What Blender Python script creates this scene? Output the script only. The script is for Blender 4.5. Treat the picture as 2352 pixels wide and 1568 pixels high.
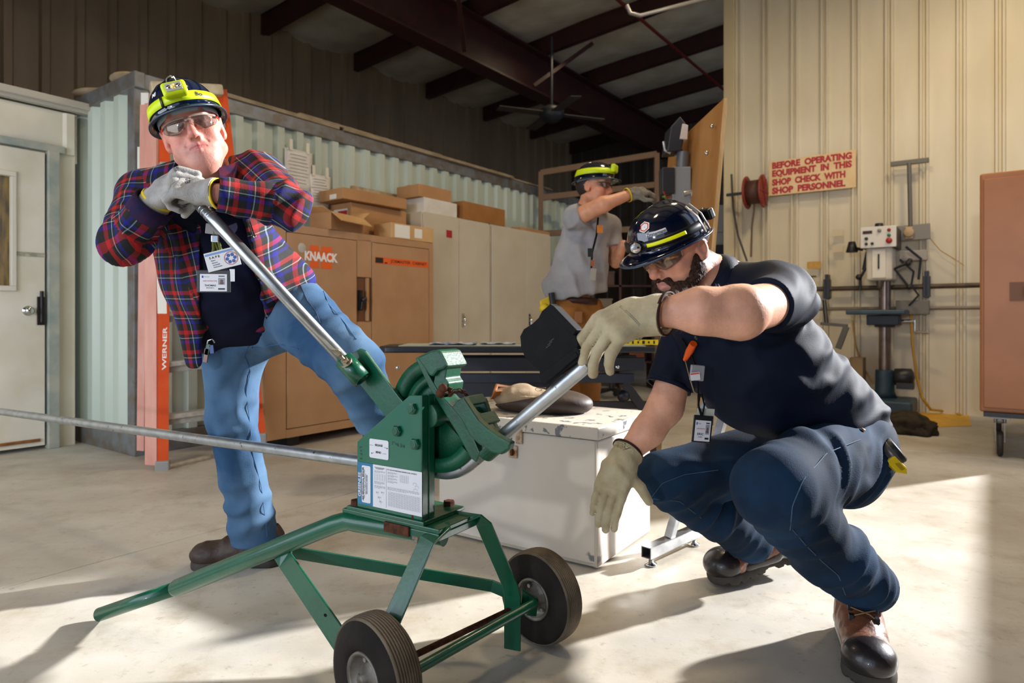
import bpy, bmesh, math, random
import numpy as np
from mathutils import Vector, Matrix, noise
for o in list(bpy.data.objects): bpy.data.objects.remove(o, do_unlink=True)
SC = bpy.context.scene; COL = SC.collection
random.seed(7)
# ------------------------------------------------------------------ camera, light, exposure
F = 1503.0; HZ = 730.0; CH = 0.93            # focal length in pixels, horizon row, camera height
cam = bpy.data.cameras.new('camera'); camo = bpy.data.objects.new('camera', cam); COL.objects.link(camo)
cam.sensor_width = 36; cam.lens = F*36/2352; cam.shift_y = -(784-HZ)/2352
camo.location = (0,0,CH); camo.rotation_euler = (math.pi/2,0,0)
cam.dof.use_dof = True; cam.dof.focus_distance = 1.9; cam.dof.aperture_fstop = 3.6
cam.clip_start = .02
SC.camera = camo
vs = SC.view_settings; vs.view_transform = 'Standard'; vs.look = 'None'; vs.gamma = 1; vs.exposure = 0.0; vs.use_curve_mapping = False
w = bpy.data.worlds.new('sky'); SC.world = w; w.use_nodes = True
bg = w.node_tree.nodes['Background']; bg.inputs[0].default_value = (.55,.70,1.0,1); bg.inputs[1].default_value = 1.1
A = Vector((.592,.806,0)); N = Vector((.806,-.592,0)); ZV = Vector((0,0,1))   # the building's two directions
def R(a,n,z=0): return A*a + N*n + ZV*z
def light(name, kind, loc, aim, energy, color, **kw):
    l = bpy.data.lights.new(name, kind); l.energy = energy; l.color = color
    for k,v in kw.items(): setattr(l,k,v)
    o = bpy.data.objects.new(name, l); COL.objects.link(o); o.location = loc
    o.rotation_euler = (Vector(aim)-Vector(loc)).to_track_quat('-Z','Y').to_euler(); return o
light('sun','SUN',(6,3,4),Vector((6,3,4))+Vector((-.92,-.39,-.42)),13,(.99,.985,.99),angle=math.radians(2.0))
light('rear_point_fill','POINT',R(-9,.6,1.9),(0,2,1),760,(.93,.96,1.0),shadow_soft_size=.2)  # unseen point lamp added behind the camera for frontal light
for i,(a,n) in enumerate([(1.0,-1.5),(4.2,-1.2),(5.8,.3),(7.5,-4.5),(2.2,-5.2)]):
    light('high_bay_lamp','AREA',R(a,n,4.55),R(a,n,0),[30,60,50,6,30][i],(1,.80,.52),shape='DISK',size=.5)
light('left_fill_light','AREA',R(-1.6,-3.2,1.6),R(3,-5.2,1.2),80,(.85,.92,1),shape='RECTANGLE',size=4,size_y=2.2)  # unseen area lamp added to brighten the left side

# ------------------------------------------------------------------ helpers
def P(px,py,Y): return Vector(((px-1176)/F*Y, Y, CH-(py-HZ)/F*Y))
def fl(px,py):
    Y = CH*F/(py-HZ); return P(px,py,Y)
def lin(h):
    if isinstance(h,tuple): return h if len(h)==4 else h+(1,)
    h=h.lstrip('#'); c=[int(h[i:i+2],16)/255 for i in (0,2,4)]
    return tuple([x/12.92 if x<=.04045 else ((x+.055)/1.055)**2.4 for x in c]+[1])
MATS={}
def mat(name, col, col2=None, rough=.5, metal=0, scale=8, bump=0, bscale=60, detail=4, spots=None, sscale=12, sth=.62, coat=0, stretch=None, sheen=0, sub=0, mixlo=.35, mixhi=.65, trans=0, alpha=1, coords='Object', emis=0):
    if name in MATS: return MATS[name]
    m=bpy.data.materials.new(name); m.use_nodes=True; nt=m.node_tree; b=nt.nodes['Principled BSDF']; L=nt.links.new
    c1=lin(col); b.inputs['Base Color'].default_value=c1; b.inputs['Roughness'].default_value=rough; b.inputs['Metallic'].default_value=metal
    b.inputs['Coat Weight'].default_value=coat; b.inputs['Specular IOR Level'].default_value=(.15 if rough>=.68 else .5); b.inputs['Sheen Weight'].default_value=sheen
    b.inputs['Subsurface Weight'].default_value=sub; b.inputs['Subsurface Radius'].default_value=(.02,.008,.004)
    b.inputs['Transmission Weight'].default_value=trans; b.inputs['Alpha'].default_value=alpha
    if emis: b.inputs['Emission Color'].default_value=c1; b.inputs['Emission Strength'].default_value=emis
    tc=nt.nodes.new('ShaderNodeTexCoord'); src=tc.outputs[coords]
    if stretch:
        mp=nt.nodes.new('ShaderNodeMapping'); mp.inputs['Scale'].default_value=stretch; L(src,mp.inputs[0]); src=mp.outputs[0]
    out=None
    def nz(sc,de=detail):
        n=nt.nodes.new('ShaderNodeTexNoise'); n.inputs['Scale'].default_value=sc; n.inputs['Detail'].default_value=de; L(src,n.inputs['Vector']); return n.outputs[0]
    def ramp(x,lo,hi):
        r=nt.nodes.new('ShaderNodeMapRange'); r.inputs[1].default_value=lo; r.inputs[2].default_value=hi; L(x,r.inputs[0]); return r.outputs[0]
    def mix(f,a,bc):
        x=nt.nodes.new('ShaderNodeMix'); x.data_type='RGBA'; L(f,x.inputs[0])
        for s,v in ((6,a),(7,bc)):
            if isinstance(v,tuple): x.inputs[s].default_value=v
            else: L(v,x.inputs[s])
        return x.outputs[2]
    if col2 is not None: out=mix(ramp(nz(scale),mixlo,mixhi),c1,lin(col2))
    if spots: out=mix(ramp(nz(sscale,6),sth,sth+.03), out if out is not None else c1, lin(spots))
    if out is not None: L(out,b.inputs['Base Color'])
    if bump:
        bp=nt.nodes.new('ShaderNodeBump'); bp.inputs['Strength'].default_value=bump; bp.inputs['Distance'].default_value=.004
        L(nz(bscale,3),bp.inputs['Height']); L(bp.outputs[0],b.inputs['Normal'])
    m.diffuse_color=c1; MATS[name]=m; return m

class MB:
    def __init__(s): s.v=[]; s.f=[]; s.m=[]; s.mi=0; s.sm=[]
    def add(s,vs,fs,smooth=False):
        o=len(s.v); s.v+= [Vector(v) for v in vs]; s.f+=[tuple(i+o for i in f) for f in fs]; s.m+=[s.mi]*len(fs); s.sm+=[smooth]*len(fs); return s
    def box(s,c,size,ax=None,az=None):
        """ax: x direction of the box, az: its up"""
        c=Vector(c); X=Vector(ax or (1,0,0)).normalized(); Z=Vector(az or (0,0,1)); Yv=Z.cross(X).normalized(); Z=X.cross(Yv)
        hx,hy,hz=[d/2 for d in size]; vs=[c+X*(sx*hx)+Yv*(sy*hy)+Z*(sz*hz) for sz in(-1,1) for sy in(-1,1) for sx in(-1,1)]
        return s.add(vs,[(0,2,3,1),(4,5,7,6),(0,1,5,4),(2,6,7,3),(0,4,6,2),(1,3,7,5)])
    def prism(s,pts,ext):
        pts=[Vector(p) for p in pts]; e=Vector(ext); n=len(pts)
        nn=Vector((0,0,0))
        for i in range(n): nn+=pts[i].cross(pts[(i+1)%n])
        if nn.dot(e)>0: pts=pts[::-1]
        vs=pts+[p+e for p in pts]
        fs=[tuple(range(n)), tuple(range(2*n-1,n-1,-1))]+[(i,i+n,(i+1)%n+n,(i+1)%n)[::1] for i in range(n)]
        return s.add(vs,fs)
    def bar(s,a,b,wd,th,up=(0,0,1)):
        a=Vector(a);b=Vector(b);d=(b-a); return s.box((a+b)/2,(d.length,wd,th),ax=d,az=up)
    def tube(s,pts,r,n=16,caps=True,smooth=True,ang=0):
        pts=[Vector(p) for p in pts]; rs=r if isinstance(r,(list,tuple)) else [r]*len(pts)
        t0=(pts[1]-pts[0]).normalized(); u=t0.orthogonal().normalized(); rings=[]
        for i,p in enumerate(pts):
            t=((pts[min(i+1,len(pts)-1)]-p).normalized()+(p-pts[max(i-1,0)]).normalized()).normalized()
            u=(u-t*u.dot(t)).normalized(); v=t.cross(u)
            rings.append([p+(u*math.cos(ang+2*math.pi*k/n)+v*math.sin(ang+2*math.pi*k/n))*rs[i] for k in range(n)])
        vs=[q for r_ in rings for q in r_]; fs=[]
        for i in range(len(pts)-1):
            for k in range(n): fs.append((i*n+k,i*n+(k+1)%n,(i+1)*n+(k+1)%n,(i+1)*n+k))
        s.add(vs,fs,smooth)
        if caps:
            m=(len(pts)-1)*n; s.add([*rings[0]],[tuple(range(n-1,-1,-1))]); s.add([*rings[-1]],[tuple(range(n))])
        return s
    def pipe(s,a,b,r,ri,n=24):
        a=Vector(a);b=Vector(b); return s.lathe(a,b-a,[(ri,0),(r,0),(r,1),(ri,1),(ri,0)],n,unit=(b-a).length,smooth=True)
    def lathe(s,o,axis,prof,n=32,unit=1,smooth=True,ref=None):
        o=Vector(o);t=Vector(axis).normalized();u=(Vector(ref)-t*Vector(ref).dot(t)).normalized() if ref else t.orthogonal().normalized();v=t.cross(u)
        vs=[];fs=[];m=len(prof)
        for k in range(n):
            c,d=math.cos(2*math.pi*k/n),math.sin(2*math.pi*k/n)
            for (r,h) in prof: vs.append(o+t*(h*unit)+(u*c+v*d)*max(r,1e-5))
        for k in range(n):
            for j in range(m-1): fs.append((k*m+j,((k+1)%n)*m+j,((k+1)%n)*m+j+1,k*m+j+1))
        return s.add(vs,fs,smooth)
    def ball(s,c,r,n=12,ax=None):
        c=Vector(c); rr=r if isinstance(r,tuple) else (r,r,r); X,Y_,Z=ax or (Vector((1,0,0)),Vector((0,1,0)),Vector((0,0,1)))
        vs=[];fs=[]
        for i in range(n+1):
            th=math.pi*i/n
            for k in range(2*n):
                ph=math.pi*k/n; vs.append(c+X*(rr[0]*math.sin(th)*math.cos(ph))+Y_*(rr[1]*math.sin(th)*math.sin(ph))+Z*(rr[2]*math.cos(th)))
        for i in range(n):
            for k in range(2*n): fs.append((i*2*n+k,(i+1)*2*n+k,(i+1)*2*n+(k+1)%(2*n),i*2*n+(k+1)%(2*n)))
        return s.add(vs,fs,True)
def wloc(o):
    l=Vector((0,0,0))
    while o is not None: l=l+o.location; o=o.parent
    return l
def mkmesh(name,vs,fs,mats,mi=None,sm=None):
    me=bpy.data.meshes.new(name); me.from_pydata([tuple(v) for v in vs],[],fs)
    for m in (mats if isinstance(mats,(list,tuple)) else [mats]): me.materials.append(m)
    if mi: me.polygons.foreach_set('material_index',mi)
    if sm is True: me.polygons.foreach_set('use_smooth',[True]*len(fs))
    elif sm: me.polygons.foreach_set('use_smooth',sm)
    me.update(); return me
def ob(name, mb, mats, parent=None, bevel=0, loc=None, seg=2, **props):
    """link one mesh object; vertices are given in world space"""
    base = wloc(parent) if parent else Vector(loc or (0,0,0))
    me=mkmesh(name,[v-base for v in mb.v],mb.f,mats,mb.m,mb.sm)
    o=bpy.data.objects.new(name,me); COL.objects.link(o)
    if parent: o.parent=parent
    else: o.location=base
    bm=bmesh.new(); bm.from_mesh(me); bmesh.ops.recalc_face_normals(bm,faces=bm.faces); bm.to_mesh(me); bm.free()
    if bevel:
        md=o.modifiers.new('bevel','BEVEL'); md.width=bevel; md.segments=seg; md.limit_method='ANGLE'; md.angle_limit=math.radians(40)
    for k,v in props.items(): o[k]=v
    return o
def thing(name,label,cat,loc=(0,0,0),group=None):
    o=bpy.data.objects.new(name,None); COL.objects.link(o); o.location=loc; o.empty_display_size=.05
    o['label']=label; o['category']=cat
    if group: o['group']=group
    return o
def tag(o,label,cat,group=None):
    o['label']=label;o['category']=cat
    if group:o['group']=group
    return o
def text(name,s,center,xdir,ydir,h,m,parent,width=None,ext=.0004,bold=0,shear=0):
    """flat lettering standing on a surface; h is the capital height"""
    cu=bpy.data.curves.new(name,'FONT'); cu.body=s; cu.size=1; cu.align_x='CENTER'; cu.align_y='CENTER'; cu.offset=bold; cu.extrude=0; cu.shear=shear; cu.resolution_u=3; cu.space_line=.95
    t=bpy.data.objects.new(name,cu); me=t.to_mesh() ; xs=[v.co.copy() for v in me.vertices]; fs=[tuple(p.vertices) for p in me.polygons]
    t.to_mesh_clear(); bpy.data.objects.remove(t)
    if not xs: return None
    lo=[min(v[i] for v in xs) for i in (0,1)]; hi=[max(v[i] for v in xs) for i in (0,1)]
    nl=s.count('\n')+1
    sy=h/(.7+ (nl-1)*.95) ; sx=sy if not width else width/(hi[0]-lo[0])
    X=Vector(xdir).normalized(); Y_=Vector(ydir).normalized(); c=Vector(center); cx=(lo[0]+hi[0])/2; cy=(lo[1]+hi[1])/2
    nrm=X.cross(Y_)
    mb=MB(); mb.add([c+X*((v[0]-cx)*sx)+Y_*((v[1]-cy)*sy)+nrm*ext for v in xs],fs)
    return ob(name,mb,m,parent)
def copy_tree(o,loc=None,label=None,group=None,parent=None):
    c=o.copy(); COL.objects.link(c); c.parent=parent
    if loc is not None: c.location=loc
    if label: c['label']=label
    if group: c['group']=group
    for ch in [x for x in bpy.data.objects if x.parent==o]: copy_tree(ch,parent=c)
    return c
def corrugated(a_pt,b_pt,z0,z1,pitch,depth,outn,prof=((0,0),(.30,0),(.42,1),(.72,1),(.84,0)),nz=1):
    """vertical pressed sheet from a_pt to b_pt, ribs stand out along outn"""
    a=Vector(a_pt);b=Vector(b_pt);d=(b-a);Ln=d.length;d.normalize();outn=Vector(outn)
    st=[];k=0
    while k*pitch<Ln:
        for s_,o_ in prof:
            x=k*pitch+s_*pitch
            if x<=Ln: st.append((x,o_*depth))
        k+=1
    st.append((Ln,0)); mb=MB(); vs=[];fs=[]
    for (x,o_) in st:
        p=a+d*x+outn*o_
        for z in (z0,z1): vs.append(Vector((p.x,p.y,z)))
    for i in range(len(st)-1): fs.append((2*i,2*i+2,2*i+3,2*i+1))
    return mb.add(vs,fs)
# ------------------------------------------------------------------ the building
M_conc=None
def concrete():
    m=bpy.data.materials.new('concrete'); m.use_nodes=True; nt=m.node_tree; b=nt.nodes['Principled BSDF']; L=nt.links.new
    tc=nt.nodes.new('ShaderNodeTexCoord')
    def nz(sc,de,ro=.6):
        n=nt.nodes.new('ShaderNodeTexNoise'); n.inputs['Scale'].default_value=sc; n.inputs['Detail'].default_value=de; n.inputs['Roughness'].default_value=ro; L(tc.outputs['Object'],n.inputs['Vector']); return n.outputs[0]
    def rm(x,a,bb,c=0,d=1):
        r=nt.nodes.new('ShaderNodeMapRange'); [r.inputs[i].__setattr__('default_value',v) for i,v in ((1,a),(2,bb),(3,c),(4,d))]; L(x,r.inputs[0]); return r.outputs[0]
    def mix(f,a,c,mode='MIX'):
        x=nt.nodes.new('ShaderNodeMix'); x.data_type='RGBA'; x.blend_type=mode; L(f,x.inputs[0])
        for s,v in ((6,a),(7,c)):
            if isinstance(v,tuple): x.inputs[s].default_value=v
            else: L(v,x.inputs[s])
        return x.outputs[2]
    c=mix(rm(nz(1.1,5),.38,.62),lin('#a9a193'),lin('#c1bcb1'))
    c=mix(rm(nz(5,6,.7),.52,.72,0,.55),c,lin('#8f8068'))
    c=mix(rm(nz(26,5,.7),.58,.74,0,.5),c,lin('#6f6352'))
    c=mix(rm(nz(160,3),.66,.72,0,.35),c,lin('#54493c'))
    L(c,b.inputs['Base Color']); L(rm(nz(3,5),.3,.7,.38,.72),b.inputs['Roughness'])
    bp=nt.nodes.new('ShaderNodeBump'); bp.inputs['Strength'].default_value=.12; bp.inputs['Distance'].default_value=.003; L(nz(70,6),bp.inputs['Height']); L(bp.outputs[0],b.inputs['Normal'])
    return m
M_conc=concrete()
fb=MB(); fb.box(R(4,-1.5,-.11),(22,15,.1),ax=A)
floor=ob('floor',fb,mat('floor_joint','#4a4238',rough=.9),kind='structure')
sl=MB(); fl_n=[-8.6,-2.75,1.2,6]; fl_a=[-5.5,5.35,12.8]
for i in range(3):
    for j in range(2):
        n0,n1=fl_n[i]+.003,fl_n[i+1]-.003; a0,a1=fl_a[j]+.003,fl_a[j+1]-.003
        s_=MB(); s_.box(R((a0+a1)/2,(n0+n1)/2,-.03),(a1-a0,n1-n0,.06),ax=A); ob('slab',s_,M_conc,floor,bevel=.004)
# siding walls
M_dark=mat('brown_siding','#7b6a53','#8a785e',rough=.45,scale=3,stretch=(1,1,.2),bump=.05,bscale=20)
M_cream=mat('cream_siding','#cbbfa4','#d8ceb6',rough=.5,scale=2.2,stretch=(1,1,.3),bump=.05,bscale=12)
rib=((0,0),(.40,0),(.44,1),(.50,1),(.54,.2),(.86,.2),(.9,1),(.96,1))
wl=corrugated(R(-5.5,-7.6),R(12.6,-7.6),0,4.9,.31,.035,N,prof=((0,0),(.62,0),(.68,1),(.9,1),(.96,0)))
wall_left=ob('wall_left',wl,M_dark,kind='structure')
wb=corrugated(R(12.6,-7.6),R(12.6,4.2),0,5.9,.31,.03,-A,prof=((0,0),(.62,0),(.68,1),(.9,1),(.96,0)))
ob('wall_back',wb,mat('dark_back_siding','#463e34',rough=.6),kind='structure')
wr=corrugated(R(7.6,-2.40),R(7.6,1.0),0,6,.30,.028,-A,prof=((0,0),(.04,.0),(.07,1),(.13,1),(.16,0),(.22,0),(.25,1),(.31,1),(.34,0)))
wr.box(R(7.68,-.7,3),(.1,3.4,6),ax=A)
wall_right=ob('wall_right',wr,M_cream,kind='structure')
t=MB(); t.box(R(7.62,-2.44,3),(.2,.12,6),ax=A); ob('trim_1',t,mat('cream_trim','#c9b993',rough=.45),kind='structure',bevel=.006)
# unseen wall added at right; sill, jambs and lintel shape the sun patch
M_in=mat('inner_wall','#8d8371',rough=.7)
ws=MB()
ws.box(R(4.8,1.0,.39),(5.6,.2,.78),ax=A); ws.box(R(4.8,1.0,4.85),(5.6,.2,1.3),ax=A)
ws.box(R(7.36,1.0,3),(.50,.2,6),ax=A); ws.box(R(2.1,1.0,3),(.2,.2,6),ax=A)
ob('wall_sun_mask',ws,M_in,kind='structure')
wn=MB(); wn.box(R(2.1,2.6,3),(.2,3.0,6),ax=A); wn.box(R(-1.6,4.1,3),(7.6,.2,6),ax=A)
ob('wall_side_rear',wn,M_in,kind='structure')
# unseen bay door header, added behind the camera to cut off the lamp
hd=MB(); hd.box(R(-1.25,-1.75,4.16),(.1,11.7,3.45),ax=A); ob('wall_light_cutoff',hd,M_in,kind='structure')
# ceiling: insulation blankets between purlins, rafters
def roofz(n): return 4.62+.075*(n+7.6)
pur=[-4.2+1.52*k for k in range(12)]
M_ins=mat('white_insulation','#b9b2a0','#a39a86',rough=.6,scale=3,bump=.3,bscale=9)
M_pur=mat('red_oxide_steel','#3a1712','#2c120f',rough=.5,scale=6)
cb=MB(); n0,n1=-7.8,1.25
cb.prism([R(-5.6,n0,roofz(n0)+.25),R(-5.6,n1,roofz(n1)+.25),R(-5.6,n1,roofz(n1)+.4),R(-5.6,n0,roofz(n0)+.4)],A*18.4)
cb.prism([R(-5.6,n1,roofz(n1)+.25),R(-5.6,4.4,roofz(4.4)+.25),R(-5.6,4.4,roofz(4.4)+.4),R(-5.6,n1,roofz(n1)+.4)],A*8.0)
ceil=ob('ceiling',cb,mat('roof_deck','#3a3630',rough=.7),kind='structure')
for k in range(len(pur)-1):
    mb=MB(); nn=14; st=[]
    for i in range(9):
        a=pur[k]+.06+(1.52-.12)*i/8; s_=math.sin(math.pi*i/8)
        for j in range(nn+1):
            n=n0+(n1-n0)*j/nn; st.append(R(a,n,roofz(n)+.2-.13*s_-.012*math.sin(j*2.1+k)))
    fs=[(i*(nn+1)+j,i*(nn+1)+j+1,(i+1)*(nn+1)+j+1,(i+1)*(nn+1)+j) for i in range(8) for j in range(nn)]
    mb.add(st,fs,True); ob('insulation_panel',mb,M_ins,ceil)
for a in pur:
    mb=MB(); mb.prism([R(a-.04,n0,roofz(n0)-.03),R(a+.04,n0,roofz(n0)-.03),R(a+.04,n0,roofz(n0)+.22),R(a-.04,n0,roofz(n0)+.22)],R(0,n1-n0,roofz(n1)-roofz(n0)))
    mb.box(R(a,(n0+n1)/2,roofz((n0+n1)/2)-.035),(.09,n1-n0,.012),ax=A,az=(N*1+ZV*.075).cross(-A)); ob('purlin',mb,M_pur,ceil)
for n in (-5.35,.75):
    z=roofz(n)-.03; mb=MB(); mb.box(R(3.5,n,z-.02),(18,.26,.025),ax=A); mb.box(R(3.5,n,z-.31),(18,.02,.56),ax=A); mb.box(R(3.5,n,z-.6),(18,.26,.025),ax=A); ob('rafter',mb,M_pur,ceil)
for (a0,n0_,a1,n1_) in ((6.1,-5.2,5.2,-4.6),(7.6,-5.2,8.2,-4.6)):
    mb=MB(); mb.bar(R(a0,n0_,roofz(-5.3)-.6),R(a1,n1_,roofz(-4.6)),.05,.05); ob('knee_brace',mb,M_pur,ceil)
mb=MB(); mb.tube([R(-1,-3.6,4.72),R(12,-3.6,4.72)],.022,10); tag(ob('sprinkler_pipe',mb,mat('red_pipe','#5e1a12',rough=.4)),'thin red pipe running under the roof purlins','pipe')
mb=MB(); pts=[P(1440,12,5.2),P(1448,30,5.2),P(1470,36,5.2),P(1560,12,5.5),P(1625,-5,5.8),P(1700,-30,6.2)]; mb.tube(pts,.016,10); tag(ob('ceiling_conduit',mb,mat('grey_conduit','#8d8a86',rough=.4,metal=.5)),'bent light grey conduit hanging below the ceiling','pipe')
# ------------------------------------------------------------------ office box with door, left edge
on=-5.45
wo=corrugated(R(-1.4,on),R(1.98,on),2.12,2.42,.5,.02,N,prof=((0,0),(.6,0),(.64,1),(.74,1),(.78,0)))
wo.box(R(1.91,on-.05,1.08),(.14,.1,2.16),ax=A); wo.box(R(-.35,on-.05,1.08),(2.2,.1,2.16),ax=A); wo.box(R(.3,on-.06,2.25),(3.4,.08,.36),ax=A)
ob('wall_office',wo,mat('cream_paint','#e6dfcd','#dad1bc',rough=.5,scale=3,bump=.05),kind='structure')
mb=MB(); mb.box(R(.3,on-.9,2.48),(3.5,2.0,.05),ax=A); mb.box(R(.3,on+.03,2.47),(3.5,.06,.07),ax=A); ob('trim_2',mb,mat('office_roof_edge','#b9b2a4',rough=.5),kind='structure',bevel=.006)
mb=MB(); mb.box(R(.85,on+.02,2.14),(2.1,.06,.05),ax=A); mb.box(R(1.83,on+.02,1.06),(.07,.07,2.12),ax=A); ob('trim_3',mb,mat('door_frame_grey','#8e9a94','#b5b3a4',rough=.45),kind='structure',bevel=.004)
dr=MB()
d0,d1,zt=.80,1.78,2.10
gx0,gx1,gz0,gz1=.96,1.58,1.15,1.90
for (x0,x1,z0,z1) in ((d0,gx0,.03,zt),(gx1,d1,.03,zt),(gx0,gx1,.03,gz0),(gx0,gx1,gz1,zt)): dr.box(R((x0+x1)/2,on+.005,(z0+z1)/2),(x1-x0,.045,z1-z0),ax=A)
door=ob('door_1',dr,mat('worn_white_door','#e4ddcd','#d8cfba',rough=.45,scale=4,spots='#6b563d',sscale=3.2,sth=.72,bump=.06),kind='structure')
mb=MB()
for (x0,x1,z0,z1) in ((gx0-.03,gx1+.03,gz1,gz1+.035),(gx0-.03,gx1+.03,gz0-.035,gz0),(gx0-.03,gx0,gz0,gz1),(gx1,gx1+.03,gz0,gz1)): mb.box(R((x0+x1)/2,on+.035,(z0+z1)/2),(x1-x0,.02,z1-z0),ax=A)
ob('window_frame',mb,mat('frame_white','#d9d2c2',rough=.4),door,bevel=.004)
mb=MB(); mb.box(R((gx0+gx1)/2,on+.0,(gz0+gz1)/2),(gx1-gx0,.008,gz1-gz0),ax=A); ob('pane',mb,mat('amber_pane','#8a6f2e','#54451f',rough=.12,scale=7,stretch=(6,6,1)),door)
mb=MB(); mb.box(R(1.36,on+.012,1.46),(.30,.003,.30),ax=A); pp=ob('paper_sign',mb,mat('white_paper','#e6e3da',rough=.6),door)
text('lettering','g',R(1.47,on+.014,1.345),A,ZV,.05,mat('ink','#222222'),door,bold=.02,ext=-.001)
mb=MB(); mb.lathe(R(1.68,on+.028,.98),N,[(0,.052),(.02,.05),(.028,.04),(.028,.03),(.012,.02),(.012,.004),(.034,.002),(.034,-.003)],24,ref=(0,0,1)); ob('door_knob',mb,mat('chrome','#c9c9c6',rough=.15,metal=1),door)
mb=MB(); mb.box(R(1.755,on+.03,.98),(.045,.02,.2),ax=A); mb.tube([R(1.76,on+.035,.9),R(1.76,on+.035,1.12)],.012,8); ob('latch_plate',mb,mat('dark_steel','#2b2724',rough=.4,metal=.6),door,bevel=.003)
mb=MB(); mb.box(R(1.25,on+.03,.07),(1.0,.02,.02),ax=A); ob('kick_rail',mb,mat('rust','#9c6b3f','#7a4b28',rough=.7,scale=14),door)
mb=MB(); mb.box(R(1.68,on+.031,1.37),(.2,.006,.02),ax=A); mb.box(R(1.68,on+.03,1.385),(.2,.004,.006),ax=A); ob('tape_strip',mb,mat('grey_tape','#93907c','#bdb7a2',rough=.5,scale=30),door)

# ------------------------------------------------------------------ shipping container
sc_n=-4.65; a0=2.04; a1=8.1; sc_h=2.59
root=thing('shipping_container','pale green corrugated steel container with rusty grey top rail along the left wall','container',R(a0,sc_n,0))
M_green=mat('pale_green_paint','#c2ccbf','#b6c1b1',rough=.38,scale=1.3,stretch=(1,1,.3),bump=.03,bscale=14)
mb=corrugated(R(a0+.1,sc_n-.045),R(a1-.1,sc_n-.045),.12,sc_h-.1,.182,.04,N,prof=((0,0),(.38,0),(.5,1),(.85,1),(.97,0))); ob('side_panel',mb,M_green,root)
mb=corrugated(R(a0+.045,sc_n-2.35),R(a0+.045,sc_n-.08),.12,sc_h-.1,.215,.04,-A,prof=((0,0),(.3,0),(.45,1),(.8,1),(.95,0))); ob('end_panel',mb,M_green,root)
M_rail=mat('grey_steel_rail','#7d8184','#6d6558',rough=.45,scale=9,metal=.3,spots='#6f665a',sscale=7,sth=.62)
def rail(n_,mb): return ob(n_,mb,M_rail,root,bevel=.006)
mb=MB(); mb.box(R((a0+a1)/2,sc_n-.03,sc_h-.055),(a1-a0,.07,.11),ax=A); rail('top_rail',mb)
mb=MB(); mb.box(R((a0+a1)/2,sc_n-.03,.07),(a1-a0,.07,.14),ax=A); rail('bottom_rail',mb)
mb=MB(); mb.box(R(a0+.03,sc_n-1.2,sc_h-.055),(.07,2.44,.11),ax=A); rail('top_rail',mb)
mb=MB(); mb.box(R(a0+.03,sc_n-1.2,.07),(.07,2.44,.14),ax=A); rail('bottom_rail',mb)
for a in (a0+.05,a1-.05):
    mb=MB(); mb.box(R(a,sc_n-.05,sc_h/2),(.10,.10,sc_h),ax=A); rail('corner_post',mb)
mb=MB(); mb.box(R((a0+a1)/2,sc_n-1.22,sc_h-.03),(a1-a0-.02,2.4,.03),ax=A); rail('roof',mb)
mb=MB(); mb.box(R(a1-.02,sc_n-1.2,sc_h/2),(.04,2.4,sc_h-.1),ax=A); rail('end_wall',mb)
M_wood=mat('raw_lumber','#b08d5e','#9a784c',rough=.65,scale=5,stretch=(1,1,4),bump=.1)
M_board=mat('dusty_board','#a3937a','#8b7a60',rough=.8,scale=6,bump=.1)
wfm=MB(); wa0,wa1,wz0,wz1=3.93,5.2,1.35,2.06
for (x0,x1,z0,z1) in ((wa0-.05,wa1+.05,wz1,wz1+.06),(wa0-.05,wa1+.05,wz0-.06,wz0),(wa0-.05,wa0,wz0,wz1),(wa1,wa1+.05,wz0,wz1)): wfm.box(R((x0+x1)/2,sc_n+.005,(z0+z1)/2),(x1-x0,.04,z1-z0),ax=A)
ob('window_frame',wfm,mat('weathered_trim','#c7b79b','#a8906b',rough=.7,scale=12),root,bevel=.004)
mb=MB(); mb.box(R((wa0+wa1)/2,sc_n-.01,(wz0+wz1)/2),(wa1-wa0,.01,wz1-wz0),ax=A); ob('window_panel',mb,mat('mustard_board','#b9a55a','#8f8858',rough=.7,scale=6),root)
# boards on the container roof
for i,(s0,s1,z,h,wn_,lb) in enumerate([(2.35,3.75,sc_h,.03,.16,'first flat board lying on the container roof edge behind the ladder'),(3.35,5.1,sc_h+.03,.022,.12,'long thin upper board lying across the board ends on the container'),(3.8,6.3,sc_h,.03,.2,'longest flat board on the container roof edge above the tan job box'),(6.35,7.2,sc_h,.02,.16,'short board at the far end of the container roof')]):
    mb=MB(); mb.box(R((s0+s1)/2,sc_n-.06,z+h/2),(s1-s0,wn_,h),ax=A+N*(.01*(i-1))); tag(ob('board',mb,M_board,loc=R((s0+s1)/2,sc_n-.06,z),bevel=.003),lb,'board')
mb=MB()
mb.ball(R(a0+.12,sc_n-.35,sc_h+.05),(.13,.1,.05),10); mb.ball(R(a0+.1,sc_n-.8,sc_h+.035),(.2,.1,.035),10); tag(ob('debris',mb,M_board,loc=R(a0+.1,sc_n-.35,sc_h)),'small dusty heap on the container roof at its near corner','debris')
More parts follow.
